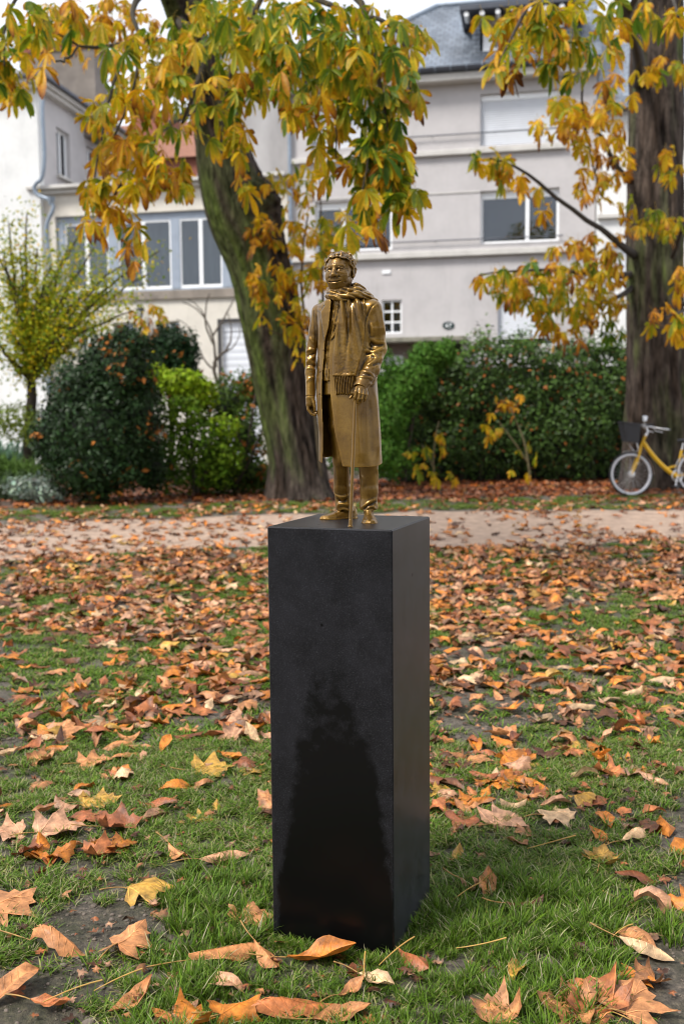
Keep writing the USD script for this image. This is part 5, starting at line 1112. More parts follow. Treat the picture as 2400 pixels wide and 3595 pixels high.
# ------------------------------------------------------------------ shrubs, hedge, small plants
def lump(c, R, seed, n, rng, amp=0.55, inner=0.45, flat=None):
    """points in the outer part of a lumpy ellipsoid, with outward normals"""
    u = unit(rng.normal(size=(n, 3))); r = 1 + amp * (2 * meshkit.fbm(u * 2.6 + seed, 4, seed) - 1); depth = 1 - inner * rng.random(n) ** 1.6
    p = c + u * R * (r * depth)[:, None]
    return p, unit(u / R), depth
def shrub(label, lumps, leaf, col, name='shrub', cat='shrub', seed=0, stems=(), orange=0.0, mat_='leaf_glossy', aspect=0.5, ocol=(0.42, 0.15, 0.03), cvar=0.35, core=0):
    """lumps: (px, py, rx px, ry px, distance, count)"""
    rng = np.random.default_rng(seed); px, py, rx, ry, y, n = lumps[0][:6]
    B = at(px, py, y); B[2] = float(ground_z(B[0], B[1])); t = thing(name, label, cat, B); V, F_, C, k = [], [], [], 0
    for i, (px, py, rx, ry, y, n, *mul) in enumerate(lumps):
        c = at(px, py, y); R = np.array([rx, max(rx, ry) * 0.8, ry]) * y / FPX; p, nn, dep = lump(c, R, seed * 3 + i, n, rng)
        ok = p[:, 2] > ground_z(p[:, 0], p[:, 1]) + 0.02; p, nn = p[ok], nn[ok]
        cc = np.array(col)[None] * rng.uniform(1 - cvar, 1 + cvar * 1.3, (len(p), 1)) * rng.uniform(0.9, 1.1, (len(p), 3))
        if mul: cc = cc * np.array(mul[0])
        o = rng.random(len(p)) < orange * 6 * np.clip(meshkit.fbm(p * 3.1, 2, seed + 40) - 0.52, 0, 1) * 4; cc[o] = np.array(ocol) * rng.uniform(0.6, 1.3, (o.sum(), 1))
        v, f, c_ = leaf_cloud(p, nn, np.where(o, leaf * 1.7, leaf), cc, rng, aspect); V.append(v); F_.append(f + k); C.append(c_); k += len(v)
    put('foliage', (np.vstack(V), np.vstack(F_)), mat_, t, col=np.vstack(C), kind='stuff')
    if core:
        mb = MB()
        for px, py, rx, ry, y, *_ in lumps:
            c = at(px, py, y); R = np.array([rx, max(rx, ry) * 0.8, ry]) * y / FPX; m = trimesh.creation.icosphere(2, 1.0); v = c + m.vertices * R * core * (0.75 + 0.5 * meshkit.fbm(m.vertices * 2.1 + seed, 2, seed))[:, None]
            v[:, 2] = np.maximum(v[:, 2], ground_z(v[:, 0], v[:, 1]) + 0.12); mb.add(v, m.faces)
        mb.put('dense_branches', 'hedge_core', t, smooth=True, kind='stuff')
    for i, s in enumerate(stems):
        m = MB(); limb(m, s, seed=seed + i, sides=6, n=16); m.put('stem', 'twig', t, smooth=True, usecol=True)
    return t
def shrubs():
    g = lambda px, py: float(ground(px, py)[1])
    y = 15.2
    shrub('large rounded dark green bush with orange leaves caught in it left of the leaning tree', [(335, 1530, 205, 225, y, 11000), (290, 1380, 130, 130, y, 3400), (430, 1300, 120, 140, y, 3500), (440, 1205, 75, 60, y, 1500), (330, 1650, 165, 110, y - .2, 3500), (180, 1540, 75, 110, y, 1400), (500, 1480, 80, 160, y + .2, 2400), (520, 1640, 90, 90, y + .3, 1300), (360, 1260, 90, 80, y + .2, 1300)], 0.078, (0.015, 0.034, 0.0095), seed=1, orange=0.014, core=0.62, cvar=0.55,
          stems=[[(350, 1775, y, 14), (330, 1500, y, 9), (300, 1300, y, 4)], [(360, 1775, y, 12), (430, 1500, y, 8), (470, 1300, y, 3)]])
    shrub('smaller dark green bush rising behind the large rounded bush', [(600, 1235, 100, 90, 18, 3800), (540, 1300, 90, 110, 18, 2200), (640, 1330, 70, 120, 18, 1600)], 0.09, (0.013, 0.036, 0.010), seed=2, orange=0.02, core=0.6, stems=[[(600, 1680, 18, 12), (600, 1450, 18, 9), (600, 1250, 18, 4)]])
    shrub('bright yellow green shrub between the dark bush and the leaning tree', [(640, 1345, 85, 50, 16.2, 1300), (705, 1385, 60, 55, 16.2, 700), (555, 1310, 40, 36, 16.4, 340), (640, 1450, 90, 70, 16, 900, (.55, .65, 1)), (700, 1540, 90, 90, 16, 900, (.42, .55, 1)), (600, 1590, 80, 100, 16, 800, (.35, .48, .9)), (785, 1500, 60, 50, 16, 300, (.8, .85, 1)), (790, 1600, 70, 60, 16, 420, (.55, .65, 1)), (620, 1680, 130, 60, 16.2, 700, (.25, .32, .6)), (740, 1660, 80, 60, 16, 420, (.4, .5, .8))], 0.085, (0.20, 0.29, 0.012), seed=3, mat_='leaf_soft', aspect=0.6, cvar=0.6,
          stems=[[(680, 1730, 16, 6), (670, 1560, 16, 5), (640, 1360, 16.2, 3)], [(690, 1730, 16, 6), (740, 1560, 16, 4), (720, 1400, 16.2, 3)]])
    shrub('loose green shrub with bare twigs beside the foot of the leaning tree', [(800, 1420, 110, 120, 17, 1800), (860, 1540, 80, 130, 16.8, 1600), (760, 1620, 110, 90, 16.6, 1600), (880, 1660, 70, 60, 16.5, 700), (880, 1360, 60, 60, 17, 600), (760, 1690, 130, 60, 16.6, 1300), (900, 1690, 70, 60, 16.8, 600), (1000, 1600, 90, 120, 18.5, 900)], 0.08, (0.055, 0.095, 0.014), seed=4, orange=0.03, core=0.45, mat_='leaf_soft', cvar=0.6,
          stems=[[(820, 1720, 16.5, 7), (790, 1560, 16.5, 5), (720, 1450, 16.5, 3)], [(830, 1720, 16.5, 7), (880, 1500, 16.5, 5), (900, 1350, 16.8, 3)], [(820, 1720, 16.5, 5), (850, 1580, 16.3, 4), (760, 1420, 16.5, 2.5)], [(830, 1700, 16.3, 5), (900, 1560, 16.2, 3), (930, 1480, 16.2, 2)], [(740, 1700, 16.3, 5), (690, 1560, 16.2, 3), (650, 1530, 16.2, 2)]])
    shrub('fresh green bush standing above the left end of the hedge', [(1500, 1260, 60, 60, 18.5, 1200), (1560, 1240, 40, 50, 18.5, 700), (1450, 1340, 80, 80, 18.3, 1400), (1400, 1400, 70, 80, 18.3, 1000), (1380, 1480, 60, 120, 18.2, 1400), (1290, 1480, 90, 170, 18.6, 1800), (1210, 1570, 90, 110, 18.8, 1400), (1330, 1300, 70, 90, 18.6, 900), (1340, 1610, 120, 70, 18.0, 1300)], 0.10, (0.065, 0.15, 0.018), seed=5, mat_='leaf_soft', stems=[[(1420, 1690, 18.3, 8), (1450, 1450, 18.3, 6), (1500, 1240, 18.4, 3)]])
    # long hedge
    rng = np.random.default_rng(11); y = 19.2
    x0, x1 = at(1330, 1500, y)[0], at(2480, 1500, y)[0]; z1 = at(1800, 1225, y)[2]; z0 = 0.28; n = 26000
    c = np.array([(x0 + x1) / 2, y + 0.9, z0])
    t = thing('hedge', 'long dense dark green hedge running from behind the statue to the right tree', 'hedge', (c[0], c[1], 0.2))
    X = rng.uniform(x0, x1, n); side = rng.random(n); top = side < 0.30
    und = lambda X, Z: 1.1 * (meshkit.fbm(np.stack([X * 1.1, Z * 1.1, 0 * X], 1), 3, 4) - 0.5)
    hz = z1 + 1.1 * (meshkit.fbm(np.stack([X * 1.4, 0 * X, 0 * X + 3], 1), 4, 6) - 0.5) - 0.35 * np.clip((x0 + 1.2 - X) / 1.2, 0, 1)
    Z = np.where(top, hz + np.abs(rng.normal(0, 0.17, n)) * (rng.random(n) < 0.5), z0 + (hz - z0) * rng.random(n) ** 0.8); Yy = np.where(top, y + rng.uniform(0, 1.8, n), y + und(X, Z) + rng.random(n) ** 2 * 0.6 + 0.35 * np.exp(-(Z - z0) / 0.4))
    N = np.where(top[:, None], (0, -0.2, 1.0), (0, -1.0, 0.35)); cc = np.array((0.028, 0.054, 0.010)) * rng.uniform(0.35, 2.3, (n, 1)); o = rng.random(n) < 0.04; cc[o] = np.array((0.34, 0.12, 0.03)) * rng.uniform(0.5, 1.2, (o.sum(), 1)); fr = top & (rng.random(n) < 0.5); cc[fr] = np.array((0.065, 0.125, 0.012)) * rng.uniform(0.6, 1.5, (fr.sum(), 1))
    v, f, c_ = leaf_cloud(np.stack([X, Yy, Z], 1), N, 0.095, cc, rng, 0.55); put('foliage', (v, f), 'leaf_glossy', t, col=c_, kind='stuff')
    for k in range(16):
        m = MB(); px = 1420 + k * 66; limb(m, [(px, 1690, y + 0.5, 9), (px + rng.uniform(-30, 30), 1540, y + 0.6, 7), (px + rng.uniform(-50, 50), 1350, y + 0.9, 4)], seed=k, sides=6, n=12); m.put('stem', 'twig', t, smooth=True, usecol=True)
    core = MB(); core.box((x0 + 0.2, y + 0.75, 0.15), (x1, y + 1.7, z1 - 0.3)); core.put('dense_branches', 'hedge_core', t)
    # yellow-leaved saplings in front of the hedge
    for lab, st, bl, sd in (('thin sapling with large yellow leaves in front of the left part of the hedge', [[(1530, 1700, 16.6, 4), (1520, 1600, 16.6, 3), (1540, 1480, 16.6, 2)], [(1525, 1650, 16.6, 3), (1480, 1560, 16.6, 2)]], [(1520, 1550, 60, 40, 16.6, .2, 5, .48), (1490, 1600, 40, 30, 16.5, .2, 3, .44), (1500, 1660, 50, 40, 16.5, .2, 5, .46), (1580, 1670, 30, 20, 16.5, .2, 2, .46), (1420, 1590, 40, 30, 16.6, .2, 2, .5)], 41),
                            ('thin sapling with pale orange and yellow leaves in front of the middle of the hedge', [[(1860, 1680, 17.4, 5), (1840, 1560, 17.4, 4), (1790, 1430, 17.4, 3)], [(1850, 1620, 17.4, 4), (1750, 1480, 17.3, 2)]], [(1760, 1440, 60, 50, 17.3, .2, 8, .60), (1730, 1500, 50, 40, 17.3, .2, 5, .52), (1800, 1400, 40, 30, 17.3, .2, 4, .66), (1850, 1580, 40, 30, 17.3, .2, 3, .40), (1830, 1660, 40, 30, 17.3, .2, 2, .36)], 42)):
        B = at(st[0][0][0], st[0][0][1], st[0][0][2]); B[2] = float(ground_z(B[0], B[1])); s = thing('sapling', lab, 'sapling', B)
        for i, l in enumerate(st): m = MB(); limb(m, l, c=(0.13, 0.11, 0.06), seed=sd + i, sides=6, n=12); m.put('stem', 'twig', s, smooth=True, usecol=True)
        crown(s, bl, sd, 40, size=0.13)
    m0 = thing('orange_creeper', 'small plant with bright orange leaves above the dark bushes against the cream annex wall', 'plant', at(540, 1500, 19))
    limbm = MB(); limb(limbm, [(560, 1600, 19, 5), (540, 1300, 19, 4), (520, 1130, 19, 2)], seed=2); limbm.put('stem', 'twig', m0, smooth=True, usecol=True)
    crown(m0, [(510, 1120, 60, 50, 19, .3, 9, .62), (560, 1090, 40, 30, 19, .2, 4, .60), (500, 1170, 30, 30, 19, .2, 4, .63), (590, 1140, 30, 20, 19, .2, 2, .6)], 52, 25, size=0.15)
    # bare climbing shrub by the annex
    B = at(755, 1400, 24); B[2] = GZ; s = thing('bare_shrub', 'bare branching shrub in front of the garage shutter of the annex', 'shrub', B)
    for i, l in enumerate([[(765, 1500, 24, 8), (757, 1330, 24, 7), (758, 1260, 24, 6), (790, 1235, 24, 5), (812, 1180, 24, 3), (800, 1100, 24, 2)], [(757, 1290, 24, 6), (745, 1180, 24, 4), (720, 1120, 24, 3), (640, 1060, 24, 2)], [(745, 1180, 24, 4), (790, 1110, 24, 3), (820, 1050, 24, 2)], [(750, 1210, 24, 4), (720, 1100, 24, 3), (735, 1030, 24, 2)], [(757, 1300, 24, 4), (710, 1250, 24, 3), (670, 1160, 24, 2), (620, 1120, 24, 1.5)], [(720, 1120, 24, 3), (690, 1070, 24, 2), (660, 1050, 24, 1.5)], [(790, 1235, 24, 4), (830, 1200, 24, 2), (840, 1140, 24, 1.5)]]):
        m = MB(); limb(m, l, c=(0.09, 0.075, 0.06), seed=80 + i, sides=6, n=14); m.put('stem', 'twig', s, smooth=True, usecol=True)
    # small multi-stemmed tree at the left
    y = 17.2; B = at(108, 1440, y); rng = np.random.default_rng(8); B[2] = float(ground_z(B[0], y)); s = thing('ornamental_tree', 'small multi stemmed tree with tiny yellow green leaves at the left edge', 'tree', B)
    m = MB(); limb(m, [(106, 1640, y, 21), (110, 1440, y, 19), (112, 1380, y, 17), (108, 1330, y, 14)], seed=5, wob=0.02); m.put('trunk', 'twig', s, smooth=True, usecol=True)
    tips = [(-60, 800), (10, 900), (30, 780), (95, 745), (130, 870), (180, 930), (240, 870), (290, 800), (330, 870), (430, 930), (560, 880), (520, 960), (470, 1090), (400, 1010), (340, 1010), (230, 1020), (150, 1010), (60, 1000), (-20, 1040), (300, 1120), (20, 1150), (200, 1130), (380, 1150), (120, 1120), (-60, 1180), (260, 960), (70, 880)]
    V, F_, C, k = [], [], [], 0
    for i, (a, b) in enumerate(tips):
        yy = y + rng.uniform(-0.9, 0.9); mid = (108 + (a - 108) * 0.42 + rng.uniform(-15, 15), 1330 + (b - 1330) * 0.55)
        m = MB(); q = limb(m, [(108 + rng.uniform(-6, 6), 1345, y, 9), (*mid, (y + yy) / 2, 6), (a, b, yy, 2)], c=(0.05, 0.04, 0.03), seed=100 + i, sides=6, n=24, wob=0.1); m.put('stem', 'twig', s, smooth=True, usecol=True)
        n = 520; u = rng.integers(6, 24, n) if b < 1000 else rng.integers(4, 24, n); p = q[u, :3] + rng.normal(0, 0.12, (n, 3)) * (1 + 0.9 * (rng.random((n, 1)) < 0.4)); cc = palette(rng.normal(0.27, 0.10, n)) * rng.uniform(0.8, 1.6, (n, 1))
        v, f, c_ = leaf_cloud(p, rng.normal(size=(n, 3)), 0.075, cc, rng, 0.5); V.append(v); F_.append(f + k); C.append(c_); k += len(v)
    put('foliage', (np.vstack(V), np.vstack(F_)), 'leaf_soft', s, col=np.vstack(C), kind='stuff')
    # strap-leaved and silvery plants at the lower left
    def straps(label, px, py, y, n, L, col, seed, name='grass_clump'):
        rng = np.random.default_rng(seed); B = at(px, py, y); B[2] = float(ground_z(B[0], y)); s = thing(name, label, 'plant', B); V, F_, C = [], [], []
        for i in range(n):
            a = rng.uniform(0, 2 * np.pi); l = L * rng.uniform(0.6, 1.1); d = np.array([math.cos(a), math.sin(a), 0]); t_ = np.linspace(0, 1, 7)[:, None]; lean = rng.uniform(0.35, 0.95)
            c = B + rng.normal(0, 0.22 if L > 1 else 0.12, 3) * (1, 0.6, 0) + d * (l * lean * t_) + np.array([0, 0, 1.0]) * (l * (1.25 * t_ - (0.5 + 0.5 * lean) * t_ ** 2)); w = np.cross(d, [0, 0, 1.0]) * 0.014 * np.sqrt(np.maximum(1 - t_, 0.02)) * (y / 14)
            v = np.stack([c - w, c + w], 1).reshape(-1, 3); V.append(v); F_.append(np.array([(2 * j, 2 * j + 1, 2 * j + 3, 2 * j + 2) for j in range(6)]) + 14 * i); C.append(np.repeat(np.array(col)[None] * rng.uniform(0.6, 1.4), 14, 0))
        put('blades', (np.vstack(V), np.vstack(F_)), 'leaf_soft', s, col=np.vstack(C), kind='stuff')
    straps('arching strap leaved clump at the left edge below the ornamental tree', 15, 1640, 15.8, 240, 0.85, (0.10, 0.15, 0.07), 1)
    straps('second arching clump of narrow leaves beside the silvery plant', 95, 1700, 15.4, 140, 0.55, (0.12, 0.16, 0.09), 2)
    straps('tall soft grass behind the arching clumps at the left edge', 40, 1560, 16.6, 520, 1.25, (0.085, 0.15, 0.03), 3)
    straps('blue green tall grass at the far left under the white house', -10, 1500, 18.5, 480, 1.7, (0.08, 0.15, 0.09), 4)
    shrub('low silvery leaved plant at the foot of the dark bush on its left', [(110, 1705, 90, 45, 15.0, 420), (170, 1730, 60, 35, 14.9, 240)], 0.09, (0.20, 0.25, 0.20), seed=6, name='low_plant', cat='plant', mat_='leaf_soft', cvar=0.6)
    shrub('yellow green low bush under the ornamental tree', [(60, 1480, 100, 70, 17.0, 1200), (130, 1520, 60, 60, 16.8, 600)], 0.07, (0.13, 0.17, 0.02), seed=7, mat_='leaf_soft')
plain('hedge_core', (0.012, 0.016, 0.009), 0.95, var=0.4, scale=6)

def trees_behind():
    """the park goes on behind the photographer: these trees show in the window panes, the bronze and the granite"""
    rng = np.random.default_rng(90)
    for i, (x, y, h, lab) in enumerate(((-15, -11, 12, 'autumn tree behind the photographer on the left, mirrored in the panes'), (-2.0, -11, 16, 'autumn tree straight behind the photographer, mirrored in the panes'), (7.5, -8, 12, 'autumn tree behind the photographer on the right, mirrored in the granite side'), (15, -18, 14, 'tall autumn tree far behind the photographer on the right'), (-8, -21, 17, 'tall autumn tree far behind the photographer on the left'), (10.5, 1.5, 12, 'autumn tree beyond the right picture edge, mirrored in the granite side'), (3.5, -7, 10, 'small autumn tree close behind the photographer on the right'))):
        z = float(ground_z(x, y)); t = thing('park_tree', lab, 'tree', (x, y, z)); m = MB()
        m.tube(np.array([(x, y, z - 0.2), (x, y, z + 0.4), (x + 0.1, y, z + 3), (x, y + 0.2, z + h * 0.7)]), [0.5, 0.36, 0.3, 0.12], 14, (0.05, 0.04, 0.033)); m.put('trunk', 'twig', t, smooth=True, usecol=True)
        V, F_, C, k = [], [], [], 0
        for j in range(7):
            a = rng.uniform(0, 6.28); c = np.array([x + 1.9 * math.cos(a), y + 1.9 * math.sin(a), z + h * rng.uniform(0.38, 0.8)]); n = 900
            p, nn, d = lump(c, np.array([2.1, 2.1, 1.7]), 300 + i * 9 + j, n, rng, 0.5, 0.6); v, f, c_ = leaf_cloud(p, nn, 0.30, palette(np.clip(rng.normal(0.38, 0.14, n), 0, 1)) * rng.uniform(0.5, 1.1, (n, 1)), rng, 0.6); V.append(v); F_.append(f + k); C.append(c_); k += len(v)
        put('crown', (np.vstack(V), np.vstack(F_)), 'leaf_soft', t, col=np.vstack(C), kind='stuff')
# ------------------------------------------------------------------ black plinth
mat('black_granite', {
    'g': ('geometry', {}), 'sx': ('separate_xyz', {}),
    'v': ('voronoi_texture', {'scale': 420.0}), 'n0': ('noise_texture', {'scale': 330.0, 'detail': 3, 'roughness': 0.7}), 'n1': ('noise_texture', {'scale': 14.0, 'detail': 5, 'roughness': 0.6}),
    'sp': ('rgb_ramp', {'ramp': [(0.5, (0.0, 0.0, 0.0)), (0.66, (0.035, 0.035, 0.04)), (0.78, (0.16, 0.16, 0.165))]}),
    'cl': ('rgb_ramp', {'ramp': [(0.35, (0.004, 0.004, 0.0048)), (0.7, (0.011, 0.011, 0.0135))]}), 'spk': ('mix', {'mix_type': 'add', 'fac': 0.55}),
    # the wet patch: a noisy hump in the plinth's own height and width
    'rx': ('vector_math', {'math_type': 'dot_product', 'vector2': (math.cos(0.3387), -math.sin(0.3387), 0)}), 'wn': ('noise_texture', {'scale': 16.0, 'detail': 5, 'roughness': 0.65}), 'wn2': ('noise_texture', {'scale': 5.0, 'detail': 2}),
    'xa': ('math', {'math_type': 'add', 'value2': WET_X}), 'xb': ('math', {'math_type': 'absolute'}), 'xc': ('math', {'math_type': 'divide', 'value2': 0.127}), 'xp': ('math', {'math_type': 'power', 'value2': 2.6}),
    'top': ('math', {'math_type': 'multiply_add', 'value2': -0.30, 'value3': 0.68}), 'dz': ('math', {'math_type': 'subtract'}), 'nz': ('math', {'math_type': 'multiply_add', 'value2': 0.5, 'value3': -0.25}), 'nz2': ('math', {'math_type': 'multiply_add', 'value2': 0.3, 'value3': -0.15}),
    'ry': ('vector_math', {'math_type': 'dot_product', 'vector2': (math.sin(0.3387), math.cos(0.3387), 0)}), 'ys': ('math', {'math_type': 'subtract', 'value2': WET_Y}), 'ym': ('math', {'math_type': 'maximum', 'value2': 0.0}), 'yk': ('math', {'math_type': 'multiply_add', 'value2': -9.0}), 'd1': ('math', {'math_type': 'add'}), 'd2': ('math', {'math_type': 'add'}), 'wet': ('map_range', {'from_min': -0.05, 'from_max': 0.06, 'to_min': 0.0, 'to_max': 1.0, 'clamp': True}),
    'dot': ('voronoi_texture', {'scale': 7.5}), 'dr': ('map_range', {'from_min': 0.035, 'from_max': 0.05, 'to_min': 1.0, 'to_max': 0.0, 'clamp': True}), 'wm': ('math', {'math_type': 'maximum'}),
    'cm': ('mix', {'color2': (0.002, 0.002, 0.0022)}), 'rm': ('map_range', {'from_min': 0.0, 'from_max': 1.0, 'to_min': 0.34, 'to_max': 0.26}),
    'b': ('bump', {'strength': 0.25, 'distance': 0.0004}), 'p': ('principled_bsdf', {'specular_ior_level': 0.2})},
    [('g.position', 'v.vector'), ('g.position', 'n0.vector'), ('g.position', 'n1.vector'), ('g.position', 'wn.vector'), ('g.position', 'wn2.vector'), ('g.position', 'sx.vector'), ('g.position', 'rx.vector1'), ('g.position', 'dot.vector'),
     ('n0.fac', 'sp.fac'), ('n1.fac', 'cl.fac'), ('cl.color', 'spk.color1'), ('sp.color', 'spk.color2'),
     ('rx.value', 'xa.value1'), ('xa.value', 'xb.value1'), ('xb.value', 'xc.value1'), ('xc.value', 'xp.value1'), ('xp.value', 'top.value1'), ('g.position', 'ry.vector1'), ('ry.value', 'ys.value1'), ('ys.value', 'ym.value1'), ('ym.value', 'yk.value1'), ('top.value', 'yk.value3'), ('yk.value', 'dz.value1'), ('sx.z', 'dz.value2'),
     ('wn.fac', 'nz.value1'), ('wn2.fac', 'nz2.value1'), ('dz.value', 'd1.value1'), ('nz.value', 'd1.value2'), ('d1.value', 'd2.value1'), ('nz2.value', 'd2.value2'), ('d2.value', 'wet.value'),
     ('dot.distance', 'dr.value'), ('wet.result', 'wm.value1'), ('dr.result', 'wm.value2'),
     ('wm.value', 'cm.fac'), ('spk.color', 'cm.color1'), ('cm.color', 'p.base_color'), ('wm.value', 'rm.value'), ('rm.result', 'p.roughness'), ('n0.fac', 'b.height'), ('b.normal', 'p.normal')])
def plinth():
    m = rbox((0.3432, 0.3801, PLINTH_H + 0.15), 0.0035); v = m.vertices.copy()
    c, s = math.cos(PL_YAW), math.sin(PL_YAW)
    w = np.stack([v[:, 0] * c + v[:, 1] * s, -v[:, 0] * s + v[:, 1] * c, v[:, 2]], 1) + (*PL_C, PLINTH_H / 2 - 0.075)
    put('plinth', (w, m.faces), 'black_granite', label='tall black granite plinth with a damp dark patch, standing in the grass', cat='plinth')
# ------------------------------------------------------------------ yellow bicycle leaning by the right tree
plain('yellow_paint', (0.62, 0.36, 0.012), 0.28, var=0.05)
plain('silver', (0.62, 0.62, 0.64), 0.3, 0.7, var=0.05)
plain('grey_paint', (0.50, 0.50, 0.54), 0.4, 0.2, var=0.05)
plain('rubber', (0.012, 0.012, 0.013), 0.7)
plain('black_plastic', (0.025, 0.026, 0.032), 0.45)
def bicycle():
    G = ground(2217, 1741); Y = G[1]; yaw = math.radians(4); R = 0.0
    def B(px, py, off=0.0):
        """a point of the bicycle's plane, off metres towards the viewer's side; the plane leans back a little"""
        p = at(px, py, Y); h = p[2] - G[2]; p = p + np.array([0, 1.0, 0]) * (h * 0.10 + (p[0] - G[0]) * math.tan(yaw)); return p - np.array([0, 1.0, 0]) * off
    t = thing('bicycle', 'yellow city bicycle with black front basket leaning by the thick tree', 'bicycle', G)
    fh, rh = B(2216, 1665.5), B(2455, 1660); ax = np.cross(unit(rh - fh), unit(B(2216, 1600) - fh)); r = 0.345
    def ring(c, rad, tube_r, n=56, a0=0, a1=2 * math.pi):
        u = unit(rh - fh); w = np.cross(ax, u); w *= np.sign(w[2]); g = np.linspace(a0, a1, n); return np.array([c + rad * (math.cos(k) * u + math.sin(k) * w) for k in g])
    for c in (fh, rh):
        m = MB(); m.tube(ring(c, r - 0.030, 0), 0.025, 10); wl = m.put('wheel', 'grey_paint', t, smooth=True, label='grey rim')
        m = MB(); m.tube(ring(c, r - 0.006, 0), 0.021, 10); m.put('tyre', 'rubber', wl, smooth=True)
        m = MB(); m.tube([c - ax * 0.05, c - ax * 0.045, c + ax * 0.045, c + ax * 0.05], [0.03, 0.05, 0.05, 0.03], 16); m.put('hub', 'silver', wl, smooth=40)
        m = MB(); q = ring(c, r - 0.03, 0, 29)
        for i in range(28): m.tube([c + ax * (0.03 if i % 2 else -0.03) + (q[(i + 3) % 28] - c) * 0.12, q[i]], 0.0016, 4)
        m.put('spokes', 'silver', wl)
    def mud(c, a0, a1):
        q = ring(c, r + 0.022, 0, 26, a0, a1); v = np.concatenate([q - ax * 0.028, q + (q - c) * 0.03, q + ax * 0.028]); n = 26
        m = MB(); m.add(v, [(i, i + 1, n + i + 1, n + i) for i in range(n - 1)] + [(n + i, n + i + 1, 2 * n + i + 1, 2 * n + i) for i in range(n - 1)]); return m.put('mudguard', 'silver', t, smooth=True)
    mud(fh, -0.05, 1.9); mud(rh, 0.3, 3.0)
    head_b, head_t = B(2251, 1577), B(2271, 1531); bb, st_top = B(2377, 1672), B(2402, 1580)
    m = MB(); m.tube([head_b + (head_b - head_t) * 0.05, head_t], 0.024, 12)
    m.tube(spline(np.array([B(2264, 1553), B(2290, 1590), B(2330, 1635), B(2374, 1671)]), 20), [0.034] * 20, 12)
    m.tube([bb, st_top], 0.02, 12); m.tube([B(2345, 1645), B(2397, 1632)], 0.015, 10); m.tube([bb - ax * 0.05, bb + ax * 0.05], 0.03, 12)
    for s in (-0.05, 0.05): m.tube([bb + ax * s * 0.6, rh + ax * s], 0.011, 8); m.tube([B(2400, 1600) + ax * s * 0.5, rh + ax * s], 0.009, 8)
    m.put('frame', 'yellow_paint', t, smooth=40)
    m = MB()
    for s in (-0.048, 0.048): m.tube(spline(np.array([head_b + ax * s * 0.8, B(2240, 1610) + ax * s, B(2226, 1645) + ax * s, fh + ax * s]), 14), np.linspace(0.017, 0.011, 14), 10)
    m.tube([head_b + ax * -0.045, head_b + ax * 0.045], 0.02, 10); m.put('fork', 'yellow_paint', t, smooth=40)
    m = MB(); m.tube(spline(np.array([head_t, B(2279, 1515), B(2276, 1504), B(2264, 1498)]), 12), [0.022] * 8 + [0.026] * 4, 12); stem = m.put('stem', 'silver', t, smooth=40)
    c = B(2266, 1497); m = MB(); m.tube(spline(np.array([B(2336, 1508, 0.34), B(2300, 1503, 0.30), B(2278, 1498, 0.16), c, B(2272, 1493, -0.16), B(2290, 1490, -0.30), B(2325, 1492, -0.34)]), 40), 0.012, 10); hb = m.put('handlebar', 'silver', t, smooth=40)
    for a, b in ((B(2336, 1508, 0.34), B(2308, 1504, 0.31)), (B(2325, 1492, -0.34), B(2298, 1490, -0.31))):
        m = MB(); m.tube([a, b], 0.018, 10); m.put('grip', 'rubber', hb, smooth=40)
    for o in (0.24, -0.24): m = MB(); m.tube([B(2284, 1500, o), B(2292, 1512, o), B(2318, 1518, o)], 0.007, 6); m.put('brake_lever', 'silver', hb)
    p = B(2268, 1478, 0.05); m = MB(); m.tube([c, p + (0, 0, 0.01)], 0.011, 8); m.tube([p, p + (0, 0, 0.035), p + (0, 0, 0.055)], [0.032, 0.03, 0.012], 14); m.put('bell', 'silver', hb, smooth=40)
    p = B(2271, 1466, -0.02); m = MB(); m.tube([p - (0.03, 0, 0), p - (0.025, 0, 0), p + (0.03, 0, 0.0), p + (0.05, 0, 0)], [0.02, 0.034, 0.034, 0.02], 14); m.put('lamp', 'silver', hb, smooth=40)
    # basket: tapering tub of vertical bars with rim and floor
    T = [B(2184, 1482, 0.16), B(2246, 1490, 0.16), B(2246, 1490, -0.16), B(2184, 1482, -0.16)]; Bo = [B(2194, 1550, 0.12), B(2240, 1556, 0.12), B(2240, 1556, -0.12), B(2194, 1550, -0.12)]
    m = MB(); m.add(np.array(T + Bo), [(0, 1, 5, 4), (1, 2, 6, 5), (2, 3, 7, 6), (3, 0, 4, 7), (4, 5, 6, 7)])
    bs = m.put('basket', 'black_plastic', t); m = MB()
    for i in range(4):
        m.tube([T[i], T[(i + 1) % 4]], 0.012, 8)
        for k in range(1, 8): u = k / 8; m.tube([T[i] * (1 - u) + T[(i + 1) % 4] * u, Bo[i] * (1 - u) + Bo[(i + 1) % 4] * u], 0.006, 5)
    m.put('basket_bars', 'black_plastic', bs); m = MB(); m.tube([B(2238, 1552), B(2246, 1580), B(2234, 1590)], 0.012, 8); m.tube([B(2205, 1552), B(2232, 1588)], 0.006, 6); m.put('basket_bracket', 'silver', bs)
    m = MB(); m.tube([st_top, B(2408, 1556)], 0.014, 10); m.put('seat_post', 'silver', t, smooth=40)
    sc = B(2418, 1546); u = unit(rh - fh); n = 12; pr = [(-0.14, 0.018, 0.018), (-0.06, 0.026, 0.024), (0.0, 0.05, 0.03), (0.07, 0.09, 0.034), (0.12, 0.10, 0.034), (0.15, 0.07, 0.02)]; V = []
    for s, w, h in pr: V += [sc + u * s + ax * w * math.cos(k) + np.array([0, 0, 1.0]) * h * math.sin(k) for k in np.arange(n) * 2 * math.pi / n]
